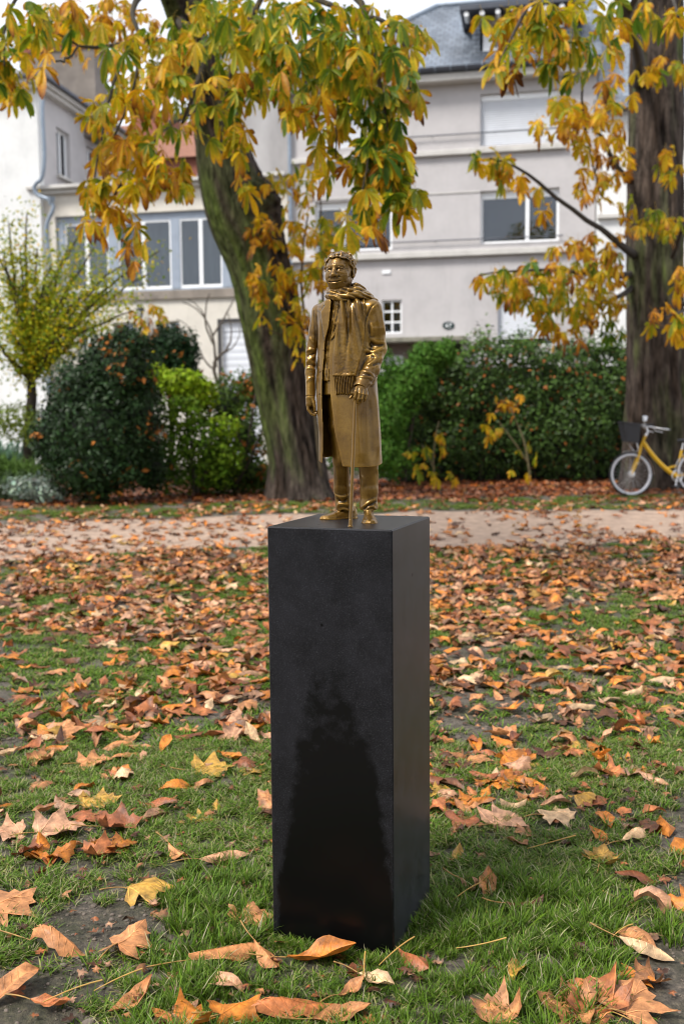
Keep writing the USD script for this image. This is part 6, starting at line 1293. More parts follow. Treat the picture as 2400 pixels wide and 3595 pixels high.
    m = MB(); m.add(np.array(V + [V[0] * 0 + sc - u * 0.145, sc + u * 0.155]), [(i * n + j, i * n + (j + 1) % n, (i + 1) * n + (j + 1) % n, (i + 1) * n + j) for i in range(5) for j in range(n)]); m.add(np.array(V[:n] + [sc - u * 0.145]), [(n, (j + 1) % n, j) for j in range(n)]); m.add(np.array(V[-n:] + [sc + u * 0.155]), [(n, j, (j + 1) % n) for j in range(n)]); m.put('saddle', 'black_plastic', t, smooth=True)
    q = ring(bb, 0.085, 0, 30); m = MB(); m.tube(q + ax * 0.06 * np.sign(-ax[1]), 0.008, 6); cr = m.put('chainring', 'silver', t)
    s = np.sign(-ax[1]); d1 = unit(B(2366, 1712) - bb); m = MB(); m.tube([bb + ax * 0.075 * s, bb + ax * 0.085 * s + d1 * 0.17], 0.011, 8); m.tube([bb - ax * 0.075 * s, bb - ax * 0.085 * s - d1 * 0.17], 0.011, 8); m.put('crank', 'silver', cr)
    for sg in (1, -1):
        e = bb + ax * (0.085 * s * sg) + d1 * 0.17 * sg; m = MB(); m.box(e + np.array([-0.05, -0.05 - 0.05 * sg, -0.012]), e + np.array([0.05, 0.05 - 0.05 * sg, 0.012]), bev=0.004); m.put('pedal', 'black_plastic', t)
    m = MB(); m.tube([bb - ax * 0.04 * s + (0, 0, -0.02), B(2400, 1735, -0.16)], 0.009, 6); m.put('kickstand', 'silver', t)

# ------------------------------------------------------------------ fallen leaves
_half = [(-0.10, 0.13), (-0.13, 0.30), (-0.06, 0.42), (-0.02, 0.62), (0.08, 0.50), (0.15, 0.38), (0.21, 0.30), (0.30, 0.44), (0.40, 0.54), (0.52, 0.74), (0.54, 0.56), (0.57, 0.40), (0.52, 0.21), (0.63, 0.27), (0.76, 0.30), (0.78, 0.17), (0.88, 0.11)]
_out = np.array([(0.0, 0.0)] + _half + [(1.0, 0.0)] + [(a, -b) for a, b in _half[::-1]])
def _tri(outline, inner):
    P = np.vstack([outline, inner]); poly = Polygon(outline); f = Delaunay(P).simplices; c = P[f].mean(1)
    from shapely import contains_xy
    f = f[contains_xy(poly, c[:, 0], c[:, 1])]
    a = np.cross(P[f[:, 1]] - P[f[:, 0]], P[f[:, 2]] - P[f[:, 0]]); return P, np.where((a > 0)[:, None], f, f[:, ::-1])
_rb = np.array([(0.2, 0.0), (0.4, 0.0), (0.6, 0.0), (0.8, 0), (0.17, 0.24), (0.34, 0.48), (0.17, -0.24), (0.34, -0.48), (-0.01, 0.30), (-0.01, -0.30)])
_mid = np.array([(0.28, 0.2), (0.28, -0.2), (0.1, 0.18), (0.1, -0.18), (0.45, 0.33), (0.45, -0.33), (0.5, 0.1), (0.5, -0.1), (0.7, 0.12), (0.7, -0.12), (0.05, 0.42), (0.05, -0.42)])
PLANE_P, PLANE_F = _tri(_out, np.vstack([_rb, _mid]))
PLANE_V = np.zeros(len(PLANE_P)); PLANE_V[len(_out):len(_out) + len(_rb)] = 1; PLANE_V[0] = 1
PLANE_E = np.zeros(len(PLANE_P)); PLANE_E[1:len(_out)] = 1
_simple = _out[[0, 2, 4, 7, 10, 13, 15, 18, 21, 23, 26, 29, 32, 34]]
LITE_P, LITE_F = _tri(_simple, _rb[[1, 4, 6]]); LITE_V = np.r_[np.zeros(len(_simple)), 1, 1, 1]; LITE_E = np.r_[0, np.ones(len(_simple) - 1), 0, 0, 0]
_t = np.linspace(0, 1, 8); _w = np.array([0.012, 0.07, 0.125, 0.175, 0.205, 0.19, 0.12, 0.008])
LET_P = np.stack([np.repeat(_t, 5), (np.array([-1, -0.5, 0, 0.5, 1])[None] * _w[:, None]).ravel()], 1); LET_F = np.array([q for i in range(7) for j in range(4) for q in ((i * 5 + j, i * 5 + j + 6, i * 5 + j + 1), (i * 5 + j, i * 5 + j + 5, i * 5 + j + 6))])
LET_V = np.tile([0, 0, 1.0, 0, 0], 8); LET_E = np.tile([1.0, 0, 0, 0, 1], 8); LET_P[:, 1] *= 1 + 0.14 * np.repeat(np.arange(8) % 2, 5) * LET_E
FALL = np.array([(0.42, 0.183, 0.072), (0.44, 0.235, 0.135), (0.49, 0.165, 0.024), (0.105, 0.042, 0.020), (0.42, 0.235, 0.045), (0.52, 0.34, 0.19), (0.25, 0.082, 0.032), (0.38, 0.130, 0.045)])
def _veins(P, F_, V, E, lines, w):
    """adds thin raised strips along the veins; returns the template and the height of each point above the blade"""
    pts, fs, n = [P], [F_], len(P)
    for a, b in lines:
        a, b = np.array(a, float), np.array(b, float); d = (b - a) / np.linalg.norm(b - a); q = np.array([-d[1], d[0]]); t = np.linspace(0, 1, 6)[:, None]; ww = w * (1 - 0.75 * t)
        s = np.stack([a + (b - a) * t - q * ww, a + (b - a) * t + q * ww], 1).reshape(-1, 2); pts.append(s)
        fs.append(np.array([q_ for i in range(5) for q_ in ((2 * i, 2 * i + 2, 2 * i + 1), (2 * i + 1, 2 * i + 2, 2 * i + 3))]) + n); n += 12
    k = n - len(P); return np.vstack(pts), np.vstack(fs), np.r_[V, np.full(k, 1.9)], np.r_[E, np.zeros(k)], np.r_[np.zeros(len(P)), np.full(k, 0.006)]
PLANE_T = _veins(PLANE_P, PLANE_F, PLANE_V * 0.4, PLANE_E, [((0, 0), (0.96, 0)), ((0.02, 0.0), (0.50, 0.68)), ((0.02, 0), (0.50, -0.68)), ((0, 0.01), (-0.02, 0.56)), ((0, -0.01), (-0.02, -0.56)), ((0.4, 0), (0.72, 0.25)), ((0.4, 0), (0.72, -0.25)), ((0.24, 0.32), (0.32, 0.42)), ((0.24, -0.32), (0.32, -0.42)), ((0.55, 0), (0.82, 0.14)), ((0.55, 0), (0.82, -0.14))], 0.011)
LET_T = _veins(LET_P, LET_F, LET_V, LET_E, [((0.0, 0), (0.98, 0))] + [((t, 0), (t + 0.13, sg * 0.9 * np.interp(t + 0.13, _t, _w))) for t in (0.12, 0.24, 0.36, 0.48, 0.60, 0.72) for sg in (1, -1)], 0.006)
LITE_T = (LITE_P, LITE_F, LITE_V, LITE_E, np.zeros(len(LITE_P))); LETL_T = (LET_P, LET_F, LET_V, LET_E, np.zeros(len(LET_P)))
def fallen(P2, size, kind, colour, rng, curl=1.0, yaw=None, tilt=None, lift=0.006):
    """leaves lying on the ground. P2 (n, 2). Returns vertices (n, m, 3), faces of one, colours"""
    tp, tf, tv, te, tl = {'plane': PLANE_T, 'lite': LITE_T, 'leaflet': LET_T, 'leafletlite': LETL_T}[kind]; kind = kind[:7]
    n = len(P2); x = np.broadcast_to(tp[:, 0] - 0.4, (n, len(tp))).copy(); y = np.broadcast_to(tp[:, 1], (n, len(tp))).copy()
    x *= rng.uniform(0.85, 1.1, (n, 1)); y *= rng.uniform(0.8, 1.1, (n, 1))
    k1 = rng.normal(0, 1, (n, 1)) * (1.6 if kind != 'leaflet' else 3.6) * curl + 1e-3; k2 = rng.normal(0, 1, (n, 1)) * (1.3 if kind != 'leaflet' else 1.3) * curl + 1e-3
    if kind != 'leaflet': a = rng.uniform(-0.6, 0.6, (n, 1)); x, y = x * np.cos(a) - y * np.sin(a), x * np.sin(a) + y * np.cos(a)
    th = k1 * y; y, z = np.sin(th) * (1 / k1 - tl), 1 / k1 - (1 / k1 - tl) * np.cos(th)
    z = z - np.sign(k1) * (0.09 if kind == 'leaflet' else 0.03) * np.exp(-(tp[None, :, 1] / 0.06) ** 2) + 0.075 * np.sin(7 * x + rng.uniform(0, 6, (n, 1))) * np.sin(8 * y + rng.uniform(0, 6, (n, 1))) * curl + rng.normal(0, 0.028, x.shape) * te * min(curl, 1)
    th = k2 * x; rr = 1 / k2 - z; x, z = rr * np.sin(th), 1 / k2 - rr * np.cos(th)
    if kind != 'leaflet': x, y = x * np.cos(a) + y * np.sin(a), -x * np.sin(a) + y * np.cos(a)
    V = np.stack([x, y, z], -1) * np.asarray(size)[:, None, None]
    ya = rng.uniform(0, 2 * np.pi, n) if yaw is None else yaw; ti = rng.normal(0, 0.20, n) if tilt is None else tilt; td = rng.uniform(0, 2 * np.pi, n) if tilt is None else np.full(n, -np.pi / 2)
    c, s = np.cos(ya)[:, None], np.sin(ya)[:, None]; V[..., 0], V[..., 1] = V[..., 0] * c - V[..., 1] * s, V[..., 0] * s + V[..., 1] * c
    u = np.stack([-np.sin(td), np.cos(td), 0 * td], 1)[:, None]; ct, st = np.cos(ti)[:, None, None], np.sin(ti)[:, None, None]
    V = V * ct + np.cross(np.broadcast_to(u, V.shape), V) * st + u * (V * u).sum(-1, keepdims=True) * (1 - ct)
    V[..., 2] -= np.quantile(V[..., 2], 0.12, axis=1)[:, None]
    V[..., :2] += P2[:, None]; V[..., 2] += ground_z(V[..., 0], V[..., 1]) + lift
    V[..., 2] = np.maximum(V[..., 2], ground_z(V[..., 0], V[..., 1]) + 0.003)
    C = np.asarray(colour)[:, None] * (1 + 0.28 * tv[None, :, None]) * (1 - rng.uniform(0, 0.4, (n, 1, 1)) * te[None, :, None]) * np.where(tl[None, :, None] > 0, 1.0, rng.uniform(0.72, 1.2, (n, len(tp), 1)))
    return V, tf, np.clip(C, 0.004, 0.9)
def stalk(P, D, L, rng, c=(0.33, 0.19, 0.05)):
    q = spline(np.array([P, P + D * L * 0.5 + (0, 0, 0.006), P + D * L + (0, 0, rng.uniform(-0.004, 0.02))]), 6); return tube(q, np.linspace(0.0014, 0.0022, 6), 5)
TAN, PINK, ORA, DARK, YEL, PALE, RED, RUST = range(8)
CN = ['tan', 'pinkish tan', 'orange', 'dark brown', 'yellow', 'pale', 'reddish brown', 'rust brown']
HERO = [  # px, py, kind, size, yaw, tilt, curl, colour, label
    (455, 3330, 'plane', .150, 1.2, .05, .55, TAN, 'broad tan five lobed leaf lying left of the plinth foot'),
    (520, 3148, 'plane', .150, .2, .10, .5, YEL, 'large yellow lobed leaf with brown spots lying left of the plinth'),
    (25, 3195, 'plane', .19, .9, .06, .35, TAN, 'big flat tan lobed leaf cut by the left picture edge'),
    (765, 3378, 'leaflet', .20, .45, .02, .75, TAN, 'long rolled brown leaf pointing at the plinth foot from the left'),
    (925, 3380, 'leaflet', .14, -1.0, .25, .6, TAN, 'short curled tan leaf standing just left below the plinth corner'),
    (890, 3245, 'plane', .14, .4, .10, .8, TAN, 'tan leaf with a raised yellow lobe touching the left plinth edge'),
    (1110, 3385, 'leaflet', .19, .08, .05, .9, ORA, 'long orange brown wavy leaf right in front of the plinth foot'),
    (1440, 3388, 'leaflet', .14, -.85, .2, .8, RED, 'narrow dark reddish leaf propped against a stalk right of the plinth foot'),
    (1305, 3460, 'leaflet', .13, -.6, .08, .6, PALE, 'pale brown leaf beside an upright stalk below the plinth foot'),
    (1225, 3505, 'leaflet', .10, .7, .08, .7, TAN, 'small brown leaf left of the pale leaf below the plinth foot'),
    (1710, 3150, 'leaflet', .15, 1.4, .15, 1.0, TAN, 'curled brown leaf lying on the lush grass right of the plinth'),
    (1640, 3130, 'leaflet', .10, -.5, .1, .9, PINK, 'small pinkish curled leaf left of the curled brown one on the lush grass'),
    (2080, 3540, 'plane', .17, 2.2, .25, .9, RUST, 'large crumpled rust brown leaf at the bottom right'),
    (2215, 3545, 'plane', .15, 1.0, .22, .7, TAN, 'large tan leaf right of the crumpled rust one at the bottom right'),
    (1990, 3560, 'plane', .14, 2.9, .1, .8, TAN, 'tan lobed leaf left of the large pair at the bottom right'),
    (2210, 3310, 'leaflet', .15, -.7, .05, .6, TAN, 'upper of two pointed tan leaves on the mud at right'),
    (2250, 3350, 'leaflet', .15, -.65, .03, .5, PALE, 'lower pale one of two pointed leaves on the mud at right'),
    (1775, 2895, 'plane', .16, .5, .1, .6, PINK, 'pinkish lobed leaf on the mud right of the plinth'),
    (1960, 2880, 'plane', .13, .1, .05, .8, PALE, 'pale crumpled leaf right of the pinkish lobed one'),
    (2220, 2955, 'leaflet', .15, .5, .12, .8, PALE, 'pale tan folded leaf near the right picture edge'),
    (2110, 3030, 'plane', .12, 1.2, .2, .8, YEL, 'yellow orange leaf half upright in the grass at right'),
    (1600, 3025, 'leaflet', .09, 1.2, .2, .7, YEL, 'small yellow orange leaf near the right plinth edge'),
    (420, 2915, 'plane', .18, .2, .12, .9, RED, 'reddish lobed leaf with upturned tip left of the plinth'),
    (205, 2930, 'plane', .18, .3, .1, .6, PINK, 'pinkish brown lobed leaf left of the reddish one'),
    (350, 2830, 'plane', .15, .25, .1, .6, YEL, 'pale yellow lobed leaf standing up behind the reddish one'),
    (745, 2712, 'plane', .19, .2, .15, .6, YEL, 'large yellow tan lobed leaf between the grass tufts left of the plinth'),
    (575, 2640, 'leaflet', .12, 1.3, .5, .5, ORA, 'small upright orange leaf left of the plinth at mid height'),
    (615, 3010, 'leaflet', .15, -.9, .1, .6, TAN, 'tan leaf left of the plinth between the reddish and the yellow leaf'),
    (770, 3030, 'leaflet', .16, .4, .1, .6, PINK, 'pinkish folded leaf nearest the left side of the plinth'),
    (190, 3345, 'leaflet', .19, -.35, .08, .9, TAN, 'ragged brown leaf in the grass at lower left'),
    (25, 3510, 'leaflet', .19, .95, .2, .8, TAN, 'rolled brown leaf at the lower left corner'),
    (165, 3545, 'leaflet', .12, -.2, .1, .9, RUST, 'small rust brown leaf at the bottom left'),
    (840, 3590, 'plane', .12, .7, .15, .8, ORA, 'orange leaf cut by the bottom edge below the plinth'),
    (1000, 3575, 'leaflet', .24, .25, .1, .8, RUST, 'long brown leaf strip at the bottom edge left of centre'),
    (1730, 3580, 'plane', .13, 2.4, .15, .8, TAN, 'tan leaf with a greenish neighbour at the bottom edge'),
    (2270, 3200, 'leaflet', .17, -.5, .1, .8, PINK, 'long pinkish rolled leaf near the right edge on mud'),
    (1830, 3200, 'leaflet', .13, .1, .02, .8, DARK, 'dark flat leaf sunk in the lush grass right of the plinth'),
    (330, 2690, 'plane', .13, .4, .1, .8, TAN, 'tan leaf in the grass at far left of the plinth mid height'),
    (1180, 3595, 'leaflet', .14, .3, .1, .8, TAN, 'brown leaf cut by the bottom edge under the plinth')]
def leaf_material_name(): return 'leaf_dry'
def lawn_leaves():
    rng = np.random.default_rng(77); spots = []
    for px, py, kind, size, yaw, tilt, curl, ci, label in HERO:
        p = ground(px, py); V, f, C = fallen(p[None, :2], [size * 0.93], kind, FALL[ci][None] * rng.uniform(0.95, 1.15), rng, curl, np.array([yaw]), np.array([tilt]), lift=0.014)
        v = V[0]; spots.append((p[0], p[1], size)); c = C[0]
        d = np.array([-math.cos(yaw), -math.sin(yaw), 0]); b = v[0].copy(); sv, sf = stalk(b, d, size * 0.55, rng)
        put('fallen_leaf', (np.vstack([v, sv]), np.vstack([f, sf + len(v)])), 'leaf_dry', col=np.vstack([c, np.tile((0.33, 0.19, 0.06), (len(sv), 1))]), smooth=True, label=label, cat='leaf', group='fallen leaves on the grass near the plinth')
    spots = np.array(spots)
    # candidates over the lawn, path, strip and bed
    def scatter(y0, y1, per, seed, dens, margin=0.25):
        r = np.random.default_rng(seed); n = int(per * 0.343 * (y1 ** 2 - y0 ** 2) * 1.18); y = np.sqrt(r.uniform(y0 ** 2, y1 ** 2, n)); x = r.uniform(-0.36, 0.36, n) * y + r.uniform(-margin, margin, n)
        k = r.random(n) < dens(x, y); return np.stack([x[k], y[k]], 1)
    nz = lambda x, y, s, o: meshkit.fbm(np.stack([x * s, y * s, 0 * x + o], 1), 3, o)
    clear = lambda x, y: (np.abs((x - PL_C[0]) * math.cos(PL_YAW) - (y - PL_C[1]) * math.sin(PL_YAW)) > 0.2) | (np.abs((x - PL_C[0]) * math.sin(PL_YAW) + (y - PL_C[1]) * math.cos(PL_YAW)) > 0.22)
    lush = lambda x, y: np.exp(-((x - 0.55) / 0.42) ** 2 - ((y - 2.75) / 0.32) ** 2)
    near = scatter(1.55, 4.2, 125, 1, lambda x, y: np.clip((y - 1.8) / 1.9, 0.06, 1) * np.clip((nz(x, y, 2.2, 3) - 0.30) * 3.2, 0.1, 1) * (1 - 0.97 * lush(x, y)) * clear(x, y) * np.clip(1 + 1.2 * np.exp(-((x - 0.9) / 0.5) ** 2 - ((y - 3.75) / 0.3) ** 2), 0, 2) * np.where((x > -0.1) & (y < 2.9) & (x < 0.3), 0.25, 1))
    near = near[np.min(np.linalg.norm(near[:, None] - spots[None, :, :2], axis=2) - spots[None, :, 2] * 0.5, axis=1) > 0.03]
    rest = np.vstack([scatter(4.2, 12.5, 170, 2, lambda x, y: np.clip((nz(x, y, 1.3, 5) - 0.22) * 3.4, 0.22, 1) * (y < path_n(x) + 0.1)), scatter(9.0, 15.5, 62, 3, lambda x, y: np.where((y > path_n(x)) & (y < path_f(x)), np.clip((nz(x, y, 0.8, 6) - 0.40) * 2.6, 0.14, 0.62) + 0.35 * np.exp(-(y - path_n(x)) / 0.5), 0)),
                      scatter(12.5, 17, 55, 4, lambda x, y: ((y > path_f(x)) & (y < bed_n(x))) * np.clip((nz(x, y, 1.2, 8) - 0.28) * 3, 0.15, 1)), scatter(14.2, 20.5, 100, 5, lambda x, y: (y > bed_n(x)) * 0.95, 1.0)])
    y_near = near[:, 1]; order = np.argsort(y_near); near = near[order]
    quota = 300 - len(HERO); single, more = near[:quota], near[quota:]
    w = np.array([.21, .14, .20, .12, .05, .07, .10, .11]); r2 = np.random.default_rng(5)
    def zones(x, y):
        u = x / y
        side = 'far left' if u < -0.27 else 'well left of plinth' if u < -0.16 else 'close left of plinth' if u < -0.06 else 'near plinth' if u < 0.09 else 'close right of plinth' if u < 0.2 else 'well right of plinth' if u < 0.29 else 'far right'
        return side + (' in front' if y < 2.45 else ' beside its foot' if y < 2.9 else ' behind it')
    made = []
    for kind in ('plane', 'leaflet'):
        ids = np.where((np.arange(len(single)) % 5 < 2) == (kind == 'plane'))[0]; ci = r2.choice(8, len(ids), p=w)
        size = r2.uniform(0.07, 0.13, len(ids)) if kind == 'plane' else r2.uniform(0.08, 0.155, len(ids))
        V, f, C = fallen(single[ids], size, kind, FALL[ci] * r2.uniform(0.7, 1.25, (len(ids), 1)), r2, 0.85, lift=0.010)
        for a, i in enumerate(ids):
            nm = f"{CN[ci[a]]} {'lobed' if kind == 'plane' else 'curled narrow'} leaf on grass {zones(*single[i])}"
            made.append((nm, single[i, 1], V[a], f, C[a]))
    from collections import defaultdict
    same = defaultdict(list)
    for q in sorted(made, key=lambda q: q[1]): same[q[0]].append(q)
    words = ['nearest', 'second nearest', 'third nearest', 'fourth nearest', 'fifth nearest', 'sixth nearest', 'seventh nearest', 'eighth nearest', 'ninth nearest', 'tenth nearest']
    for nm, qs in same.items():
        for j, q in enumerate(qs):
            lab = nm if len(qs) == 1 else (('nearer ' if j == 0 else 'farther ') if len(qs) == 2 else words[min(j, 9)] + ' ') + nm
            put('fallen_leaf', (q[2], q[3]), 'leaf_dry', col=q[4], smooth=True, label=lab, cat='leaf', group='fallen leaves on the grass near the plinth')
    bits = scatter(1.55, 5.0, 260, 21, lambda x, y: clear(x, y) * np.clip((nz(x, y, 2.6, 9) - 0.3) * 3, 0.15, 1)); nb = len(bits)
    allr = np.vstack([more, rest]); mb_v, mb_f, mb_c, k = [], [], [], 0
    for kind, sel in (('plane', lambda y, u: (u < 0.38) & (y < 4.5)), ('lite', lambda y, u: (u < 0.42) & (y >= 4.5)), ('leafletlite', lambda y, u: ((u >= 0.38) & (y < 4.5)) | ((u >= 0.42) & (y >= 4.5)))):
        u = np.random.default_rng(9).random(len(allr)); ids = np.where(sel(allr[:, 1], u))[0]; ci = r2.choice(8, len(ids), p=w)
        size = (r2.uniform(0.07, 0.13, len(ids)) if 'leaflet' not in kind else r2.uniform(0.08, 0.155, len(ids))) * np.where(allr[ids, 1] > 14, 1.05, 1)
        col = FALL[ci] * r2.uniform(0.42, 1.3, (len(ids), 1)); col = np.where((allr[ids, 1] > 14.5)[:, None], col * (0.72, 0.56, 0.5), col)
        if kind == 'lite': ids = np.r_[ids, np.full(nb, -1)]; pos = np.vstack([allr[ids[:-nb]], bits]); size = np.r_[size, r2.uniform(0.010, 0.038, nb)]; col = np.vstack([col, FALL[r2.choice([0, 1, 3, 3, 6, 7], nb)] * r2.uniform(0.3, 1.0, (nb, 1))])
        else: pos = allr[ids]
        V, f, C = fallen(pos, size, kind, col, r2, 0.85, lift=0.012)
        for lo in range(0, len(ids), 4000):
            v = V[lo:lo + 4000]; mb_v.append(v.reshape(-1, 3)); mb_f.append((f[None] + (np.arange(len(v)) * V.shape[1])[:, None, None]).reshape(-1, 3) + k); mb_c.append(C[lo:lo + 4000].reshape(-1, 3)); k += v.shape[0] * v.shape[1]
    put('leaf_litter', (np.vstack(mb_v), np.vstack(mb_f)), 'leaf_dry', col=np.vstack(mb_c), smooth=True, kind='stuff', label='carpet of fallen autumn leaves over lawn, path and planting bed', cat='leaf litter')
    # loose stalks
    r3 = np.random.default_rng(12)
    for (px, py, a, L, lab) in ((1275, 3440, 1.5, .10, 'upright straw coloured leaf stalk just below the plinth foot'), (1600, 3330, -.15, .13, 'thin brown stalk lying right of the plinth foot in lush grass'), (1330, 3390, .8, .14, 'slanting stalk beside the dark leaf right of the plinth foot'), (1580, 3170, .7, .13, 'long yellow stalk leaning toward the right plinth edge'),
                                (330, 3480, .5, .12, 'straw stalk lying in the grass at lower left'), (150, 3520, .4, .14, 'long straw stalk near the lower left corner'), (1850, 2980, .1, .16, 'long thin stalk on the mud right of the plinth'), (2150, 3290, .6, .08, 'short stalk beside the paired leaves at right')):
        p = ground(px, py, 0.022); v, f = stalk(p, np.array([math.cos(a), math.sin(a), 0.15]), L, r3)
        put('leaf_stalk', (v, f), 'stalk_straw', smooth=True, label=lab, cat='stalk', group='loose leaf stalks in the foreground grass')
plain('stalk_straw', (0.42, 0.25, 0.06), 0.6, var=0.2, scale=30)

# ------------------------------------------------------------------ grass: tufts of blades
def grass():
    rng = np.random.default_rng(4)
    protos = []
    inst = UsdGeom.PointInstancer.Define(stage, '/World/grass'); tag(inst, 'short green grass of the lawn around the plinth', 'grass', kind='stuff')
    UsdGeom.Scope.Define(stage, '/World/grass/tufts')
    def tuft(n, rad, h0, h1, lean, dry, w=0.0016):
        V, F_, C = [], [], []
        for i in range(n):
            a, r = rng.uniform(0, 2 * np.pi), rad * math.sqrt(rng.random()); b = rng.uniform(0, 2 * np.pi); h = rng.uniform(h0, h1); ln = h * lean * rng.uniform(0.3, 1.4)
            base = np.array([r * math.cos(a), r * math.sin(a), -0.004]); d = np.array([math.cos(b), math.sin(b), 0]); sd = np.array([-d[1], d[0], 0]); t = np.array([0, 0.4, 0.75, 1.0])[:, None]
            c = base + d * ln * t ** 1.7 + np.array([0, 0, 1.0]) * h * (t - 0.22 * lean * t ** 2); ww = np.array([1, 0.9, 0.6, 0.08])[:, None] * w * rng.uniform(0.7, 1.4)
            V.append(np.stack([c - sd * ww, c + sd * ww], 1).reshape(-1, 3)); F_.append(np.array([(0, 1, 3, 2), (2, 3, 5, 4), (4, 5, 7, 6)]) + 8 * i)
            g = np.array((0.075, 0.142, 0.009)) * rng.uniform(0.5, 1.7) if rng.random() > dry else np.array((0.30, 0.27, 0.10)) * rng.uniform(0.6, 1.2)
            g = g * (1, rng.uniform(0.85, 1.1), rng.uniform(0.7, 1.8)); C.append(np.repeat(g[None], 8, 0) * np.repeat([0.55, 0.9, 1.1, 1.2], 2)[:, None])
        return np.vstack(V), np.vstack(F_), np.vstack(C)
    specs = [(46, 0.032, 0.018, 0.040, 1.0, 0.16), (46, 0.034, 0.015, 0.034, 1.4, 0.30), (52, 0.030, 0.022, 0.052, 0.8, 0.06), (40, 0.036, 0.010, 0.026, 1.7, 0.45), (52, 0.032, 0.020, 0.046, 1.1, 0.2), (60, 0.028, 0.030, 0.068, 0.7, 0.05), (40, 0.06, 0.02, 0.045, 1.2, 0.14), (40, 0.06, 0.018, 0.04, 1.5, 0.22)]
    for i, s in enumerate(specs):
        v, f, c = tuft(*s) if i < 6 else tuft(*s, w=0.0032)
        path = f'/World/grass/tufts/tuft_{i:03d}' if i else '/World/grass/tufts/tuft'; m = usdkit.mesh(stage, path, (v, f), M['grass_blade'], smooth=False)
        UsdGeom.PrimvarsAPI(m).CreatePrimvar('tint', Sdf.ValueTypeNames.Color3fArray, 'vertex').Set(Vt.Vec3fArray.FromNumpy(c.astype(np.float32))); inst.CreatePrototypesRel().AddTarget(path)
    def pts(y0, y1, per, seed):
        r = np.random.default_rng(seed); n = int(per * 0.343 * (y1 ** 2 - y0 ** 2) * 1.15); y = np.sqrt(r.uniform(y0 ** 2, y1 ** 2, n)); x = r.uniform(-0.36, 0.36, n) * y + r.uniform(-0.15, 0.15, n); return x, y, r
    X, Y, I, S = [], [], [], []
    lush = lambda x, y: np.exp(-((x - 0.50) / 0.44) ** 2 - ((y - 2.62) / 0.36) ** 2) + np.exp(-((x + 0.05) / 0.5) ** 2 - ((y - 2.1) / 0.25) ** 2) + 0.8 * np.exp(-((x + 0.38) / 0.2) ** 2 - ((y - 2.75) / 0.5) ** 2)
    for y0, y1, per, sd, fine in ((1.5, 4.2, 1500, 1, True), (4.2, 12.2, 330, 2, False), (12, 16, 260, 3, False)):
        x, y, r = pts(y0, y1, per, sd); q = np.stack([x, y, 0 * x], 1); a = meshkit.fbm(q * 1.7, 3, 31); b = meshkit.fbm(q * 9, 2, 17); lu = np.clip(lush(x, y), 0, 1)
        mud = np.exp(-((x + 0.62) / 0.14) ** 2 - ((y - 2.62) / 0.12) ** 2) + np.exp(-((x - 0.95) / 0.45) ** 2 - ((y - 3.35) / 0.16) ** 2) + np.exp(-((x - 0.92) / 0.2) ** 2 - ((y - 2.4) / 0.45) ** 2) + 0.8 * np.exp(-((x + 0.75) / 0.2) ** 2 - ((y - 2.15) / 0.12) ** 2) + 0.7 * np.exp(-((x + 0.45) / 0.25) ** 2 - ((y - 3.05) / 0.12) ** 2)
        den = np.clip((a - 0.33) * 3.6, 0.12, 0.9) * np.clip((b - 0.22) * 3.2, 0.2, 1) + 0.75 * lu - 0.72 * np.clip(mud, 0, 1)
        keep = r.random(len(x)) < den
        if y0 > 10: keep &= (y > path_f(x) + 0.1) & (y < bed_n(x) - 0.05)
        elif y1 > 9: keep &= y < path_n(x) + 0.02
        x, y, lu = x[keep], y[keep], lu[keep]; u = r.random(len(x))
        i = np.where(u < 0.30, 0, np.where(u < 0.5, 1, np.where(u < 0.68, 3, 4))); i = np.where((lu > 0.45) & (r.random(len(x)) < 0.7), np.where(r.random(len(x)) < 0.4, 5, 2), i) if fine else np.where(u < 0.5, 6, 7)
        X.append(x); Y.append(y); I.append(i); S.append(r.uniform(0.7, 1.2, len(x)) * np.where((y < 2.55) & (np.abs(x - 0.03) < 0.33), 0.72, 1))
    # fringe against the plinth foot
    r = np.random.default_rng(6); e = []
    for a, b in ((_B, _B + PL_A), (_B, _B + PL_D), (_B + PL_A, _B + PL_A + PL_D)):
        k = 46; u = r.random(k)[:, None]; nrm = (a + b) / 2 - PL_C; nrm /= np.linalg.norm(nrm); e.append(a + (b - a) * u + nrm * r.uniform(0.012, 0.05, (k, 1)))
    e = np.vstack(e); X.append(e[:, 0]); Y.append(e[:, 1]); I.append(r.choice([2, 4, 5], len(e))); S.append(r.uniform(0.45, 0.75, len(e)))
    x, y, i, s = map(np.concatenate, (X, Y, I, S)); c, sn = math.cos(PL_YAW), math.sin(PL_YAW); dx, dy = x - PL_C[0], y - PL_C[1]
    ok = (np.abs(dx * c - dy * sn) > 0.178) | (np.abs(dx * sn + dy * c) > 0.196); x, y, i, s = x[ok], y[ok], i[ok], s[ok]
    P = np.stack([x, y, ground_z(x, y)], 1).astype(np.float32); an = np.random.default_rng(8).uniform(0, np.pi, len(x))
    inst.CreatePositionsAttr(Vt.Vec3fArray.FromNumpy(P)); inst.CreateProtoIndicesAttr(Vt.IntArray.FromNumpy(i.astype(np.int32)))
    inst.CreateOrientationsAttr(Vt.QuathArray([Gf.Quath(float(math.cos(k)), 0.0, 0.0, float(math.sin(k))) for k in an])); inst.CreateScalesAttr(Vt.Vec3fArray.FromNumpy(np.repeat(s[:, None], 3, 1).astype(np.float32)))
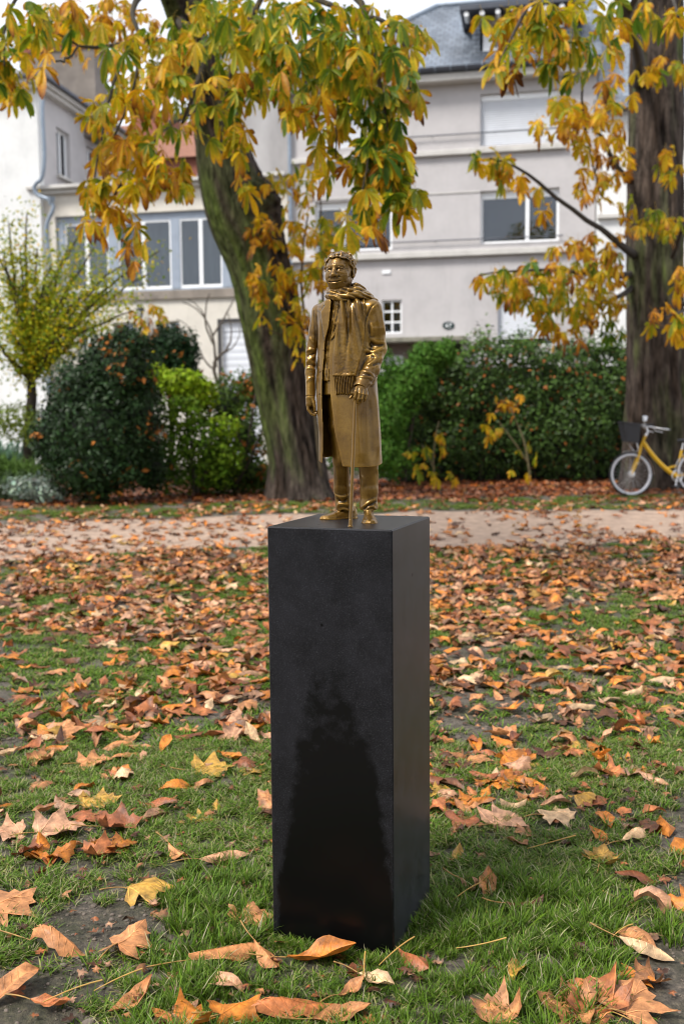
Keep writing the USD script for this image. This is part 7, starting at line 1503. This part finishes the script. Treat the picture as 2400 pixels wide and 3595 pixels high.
def crumbs():
    r = np.random.default_rng(55); inst = UsdGeom.PointInstancer.Define(stage, '/World/soil_crumbs'); tag(inst, 'small crumbs of muddy soil on the bare patches near the plinth', 'soil', kind='stuff'); UsdGeom.Scope.Define(stage, '/World/soil_crumbs/lumps')
    for i in range(4):
        m = trimesh.creation.icosphere(1, 1.0); v = m.vertices * (1 + 0.9 * (meshkit.fbm(m.vertices * 1.3 + 7 * i, 2, i) - 0.5))[:, None] * (1, 0.8, 0.6)
        p = f'/World/soil_crumbs/lumps/lump_{i:03d}' if i else '/World/soil_crumbs/lumps/lump'; usdkit.mesh(stage, p, (v, m.faces), M['mud'], smooth=True); inst.CreatePrototypesRel().AddTarget(p)
    n = 9000; y = np.sqrt(r.uniform(1.5 ** 2, 4.6 ** 2, n)); x = r.uniform(-0.36, 0.36, n) * y; k = meshkit.fbm(np.stack([x * 1.7, y * 1.7, 0 * x], 1), 3, 31) < 0.52; x, y = x[k], y[k]
    c, sn = math.cos(PL_YAW), math.sin(PL_YAW); dx, dy = x - PL_C[0], y - PL_C[1]; ok = (np.abs(dx * c - dy * sn) > 0.19) | (np.abs(dx * sn + dy * c) > 0.21); x, y = x[ok], y[ok]
    inst.CreatePositionsAttr(Vt.Vec3fArray.FromNumpy(np.stack([x, y, ground_z(x, y) + 0.001], 1).astype(np.float32))); inst.CreateProtoIndicesAttr(Vt.IntArray.FromNumpy(r.integers(0, 4, len(x)).astype(np.int32)))
    a = r.uniform(0, np.pi, len(x)); inst.CreateOrientationsAttr(Vt.QuathArray([Gf.Quath(float(math.cos(q)), 0.0, 0.0, float(math.sin(q))) for q in a])); sc = 0.003 * np.exp(r.normal(0, 0.55, len(x))); inst.CreateScalesAttr(Vt.Vec3fArray.FromNumpy(np.repeat(sc[:, None], 3, 1).astype(np.float32)))
plain('mud', (0.125, 0.10, 0.08), 0.9, var=0.4, scale=30, bump=0.002, bscale=300)
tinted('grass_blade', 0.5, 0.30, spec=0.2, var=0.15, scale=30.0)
# ------------------------------------------------------------------ build
leaning_tree(); sapling(); right_tree(); shrubs(); trees_behind()
plinth(); figure(); bicycle()
lawn_leaves(); grass(); crumbs()
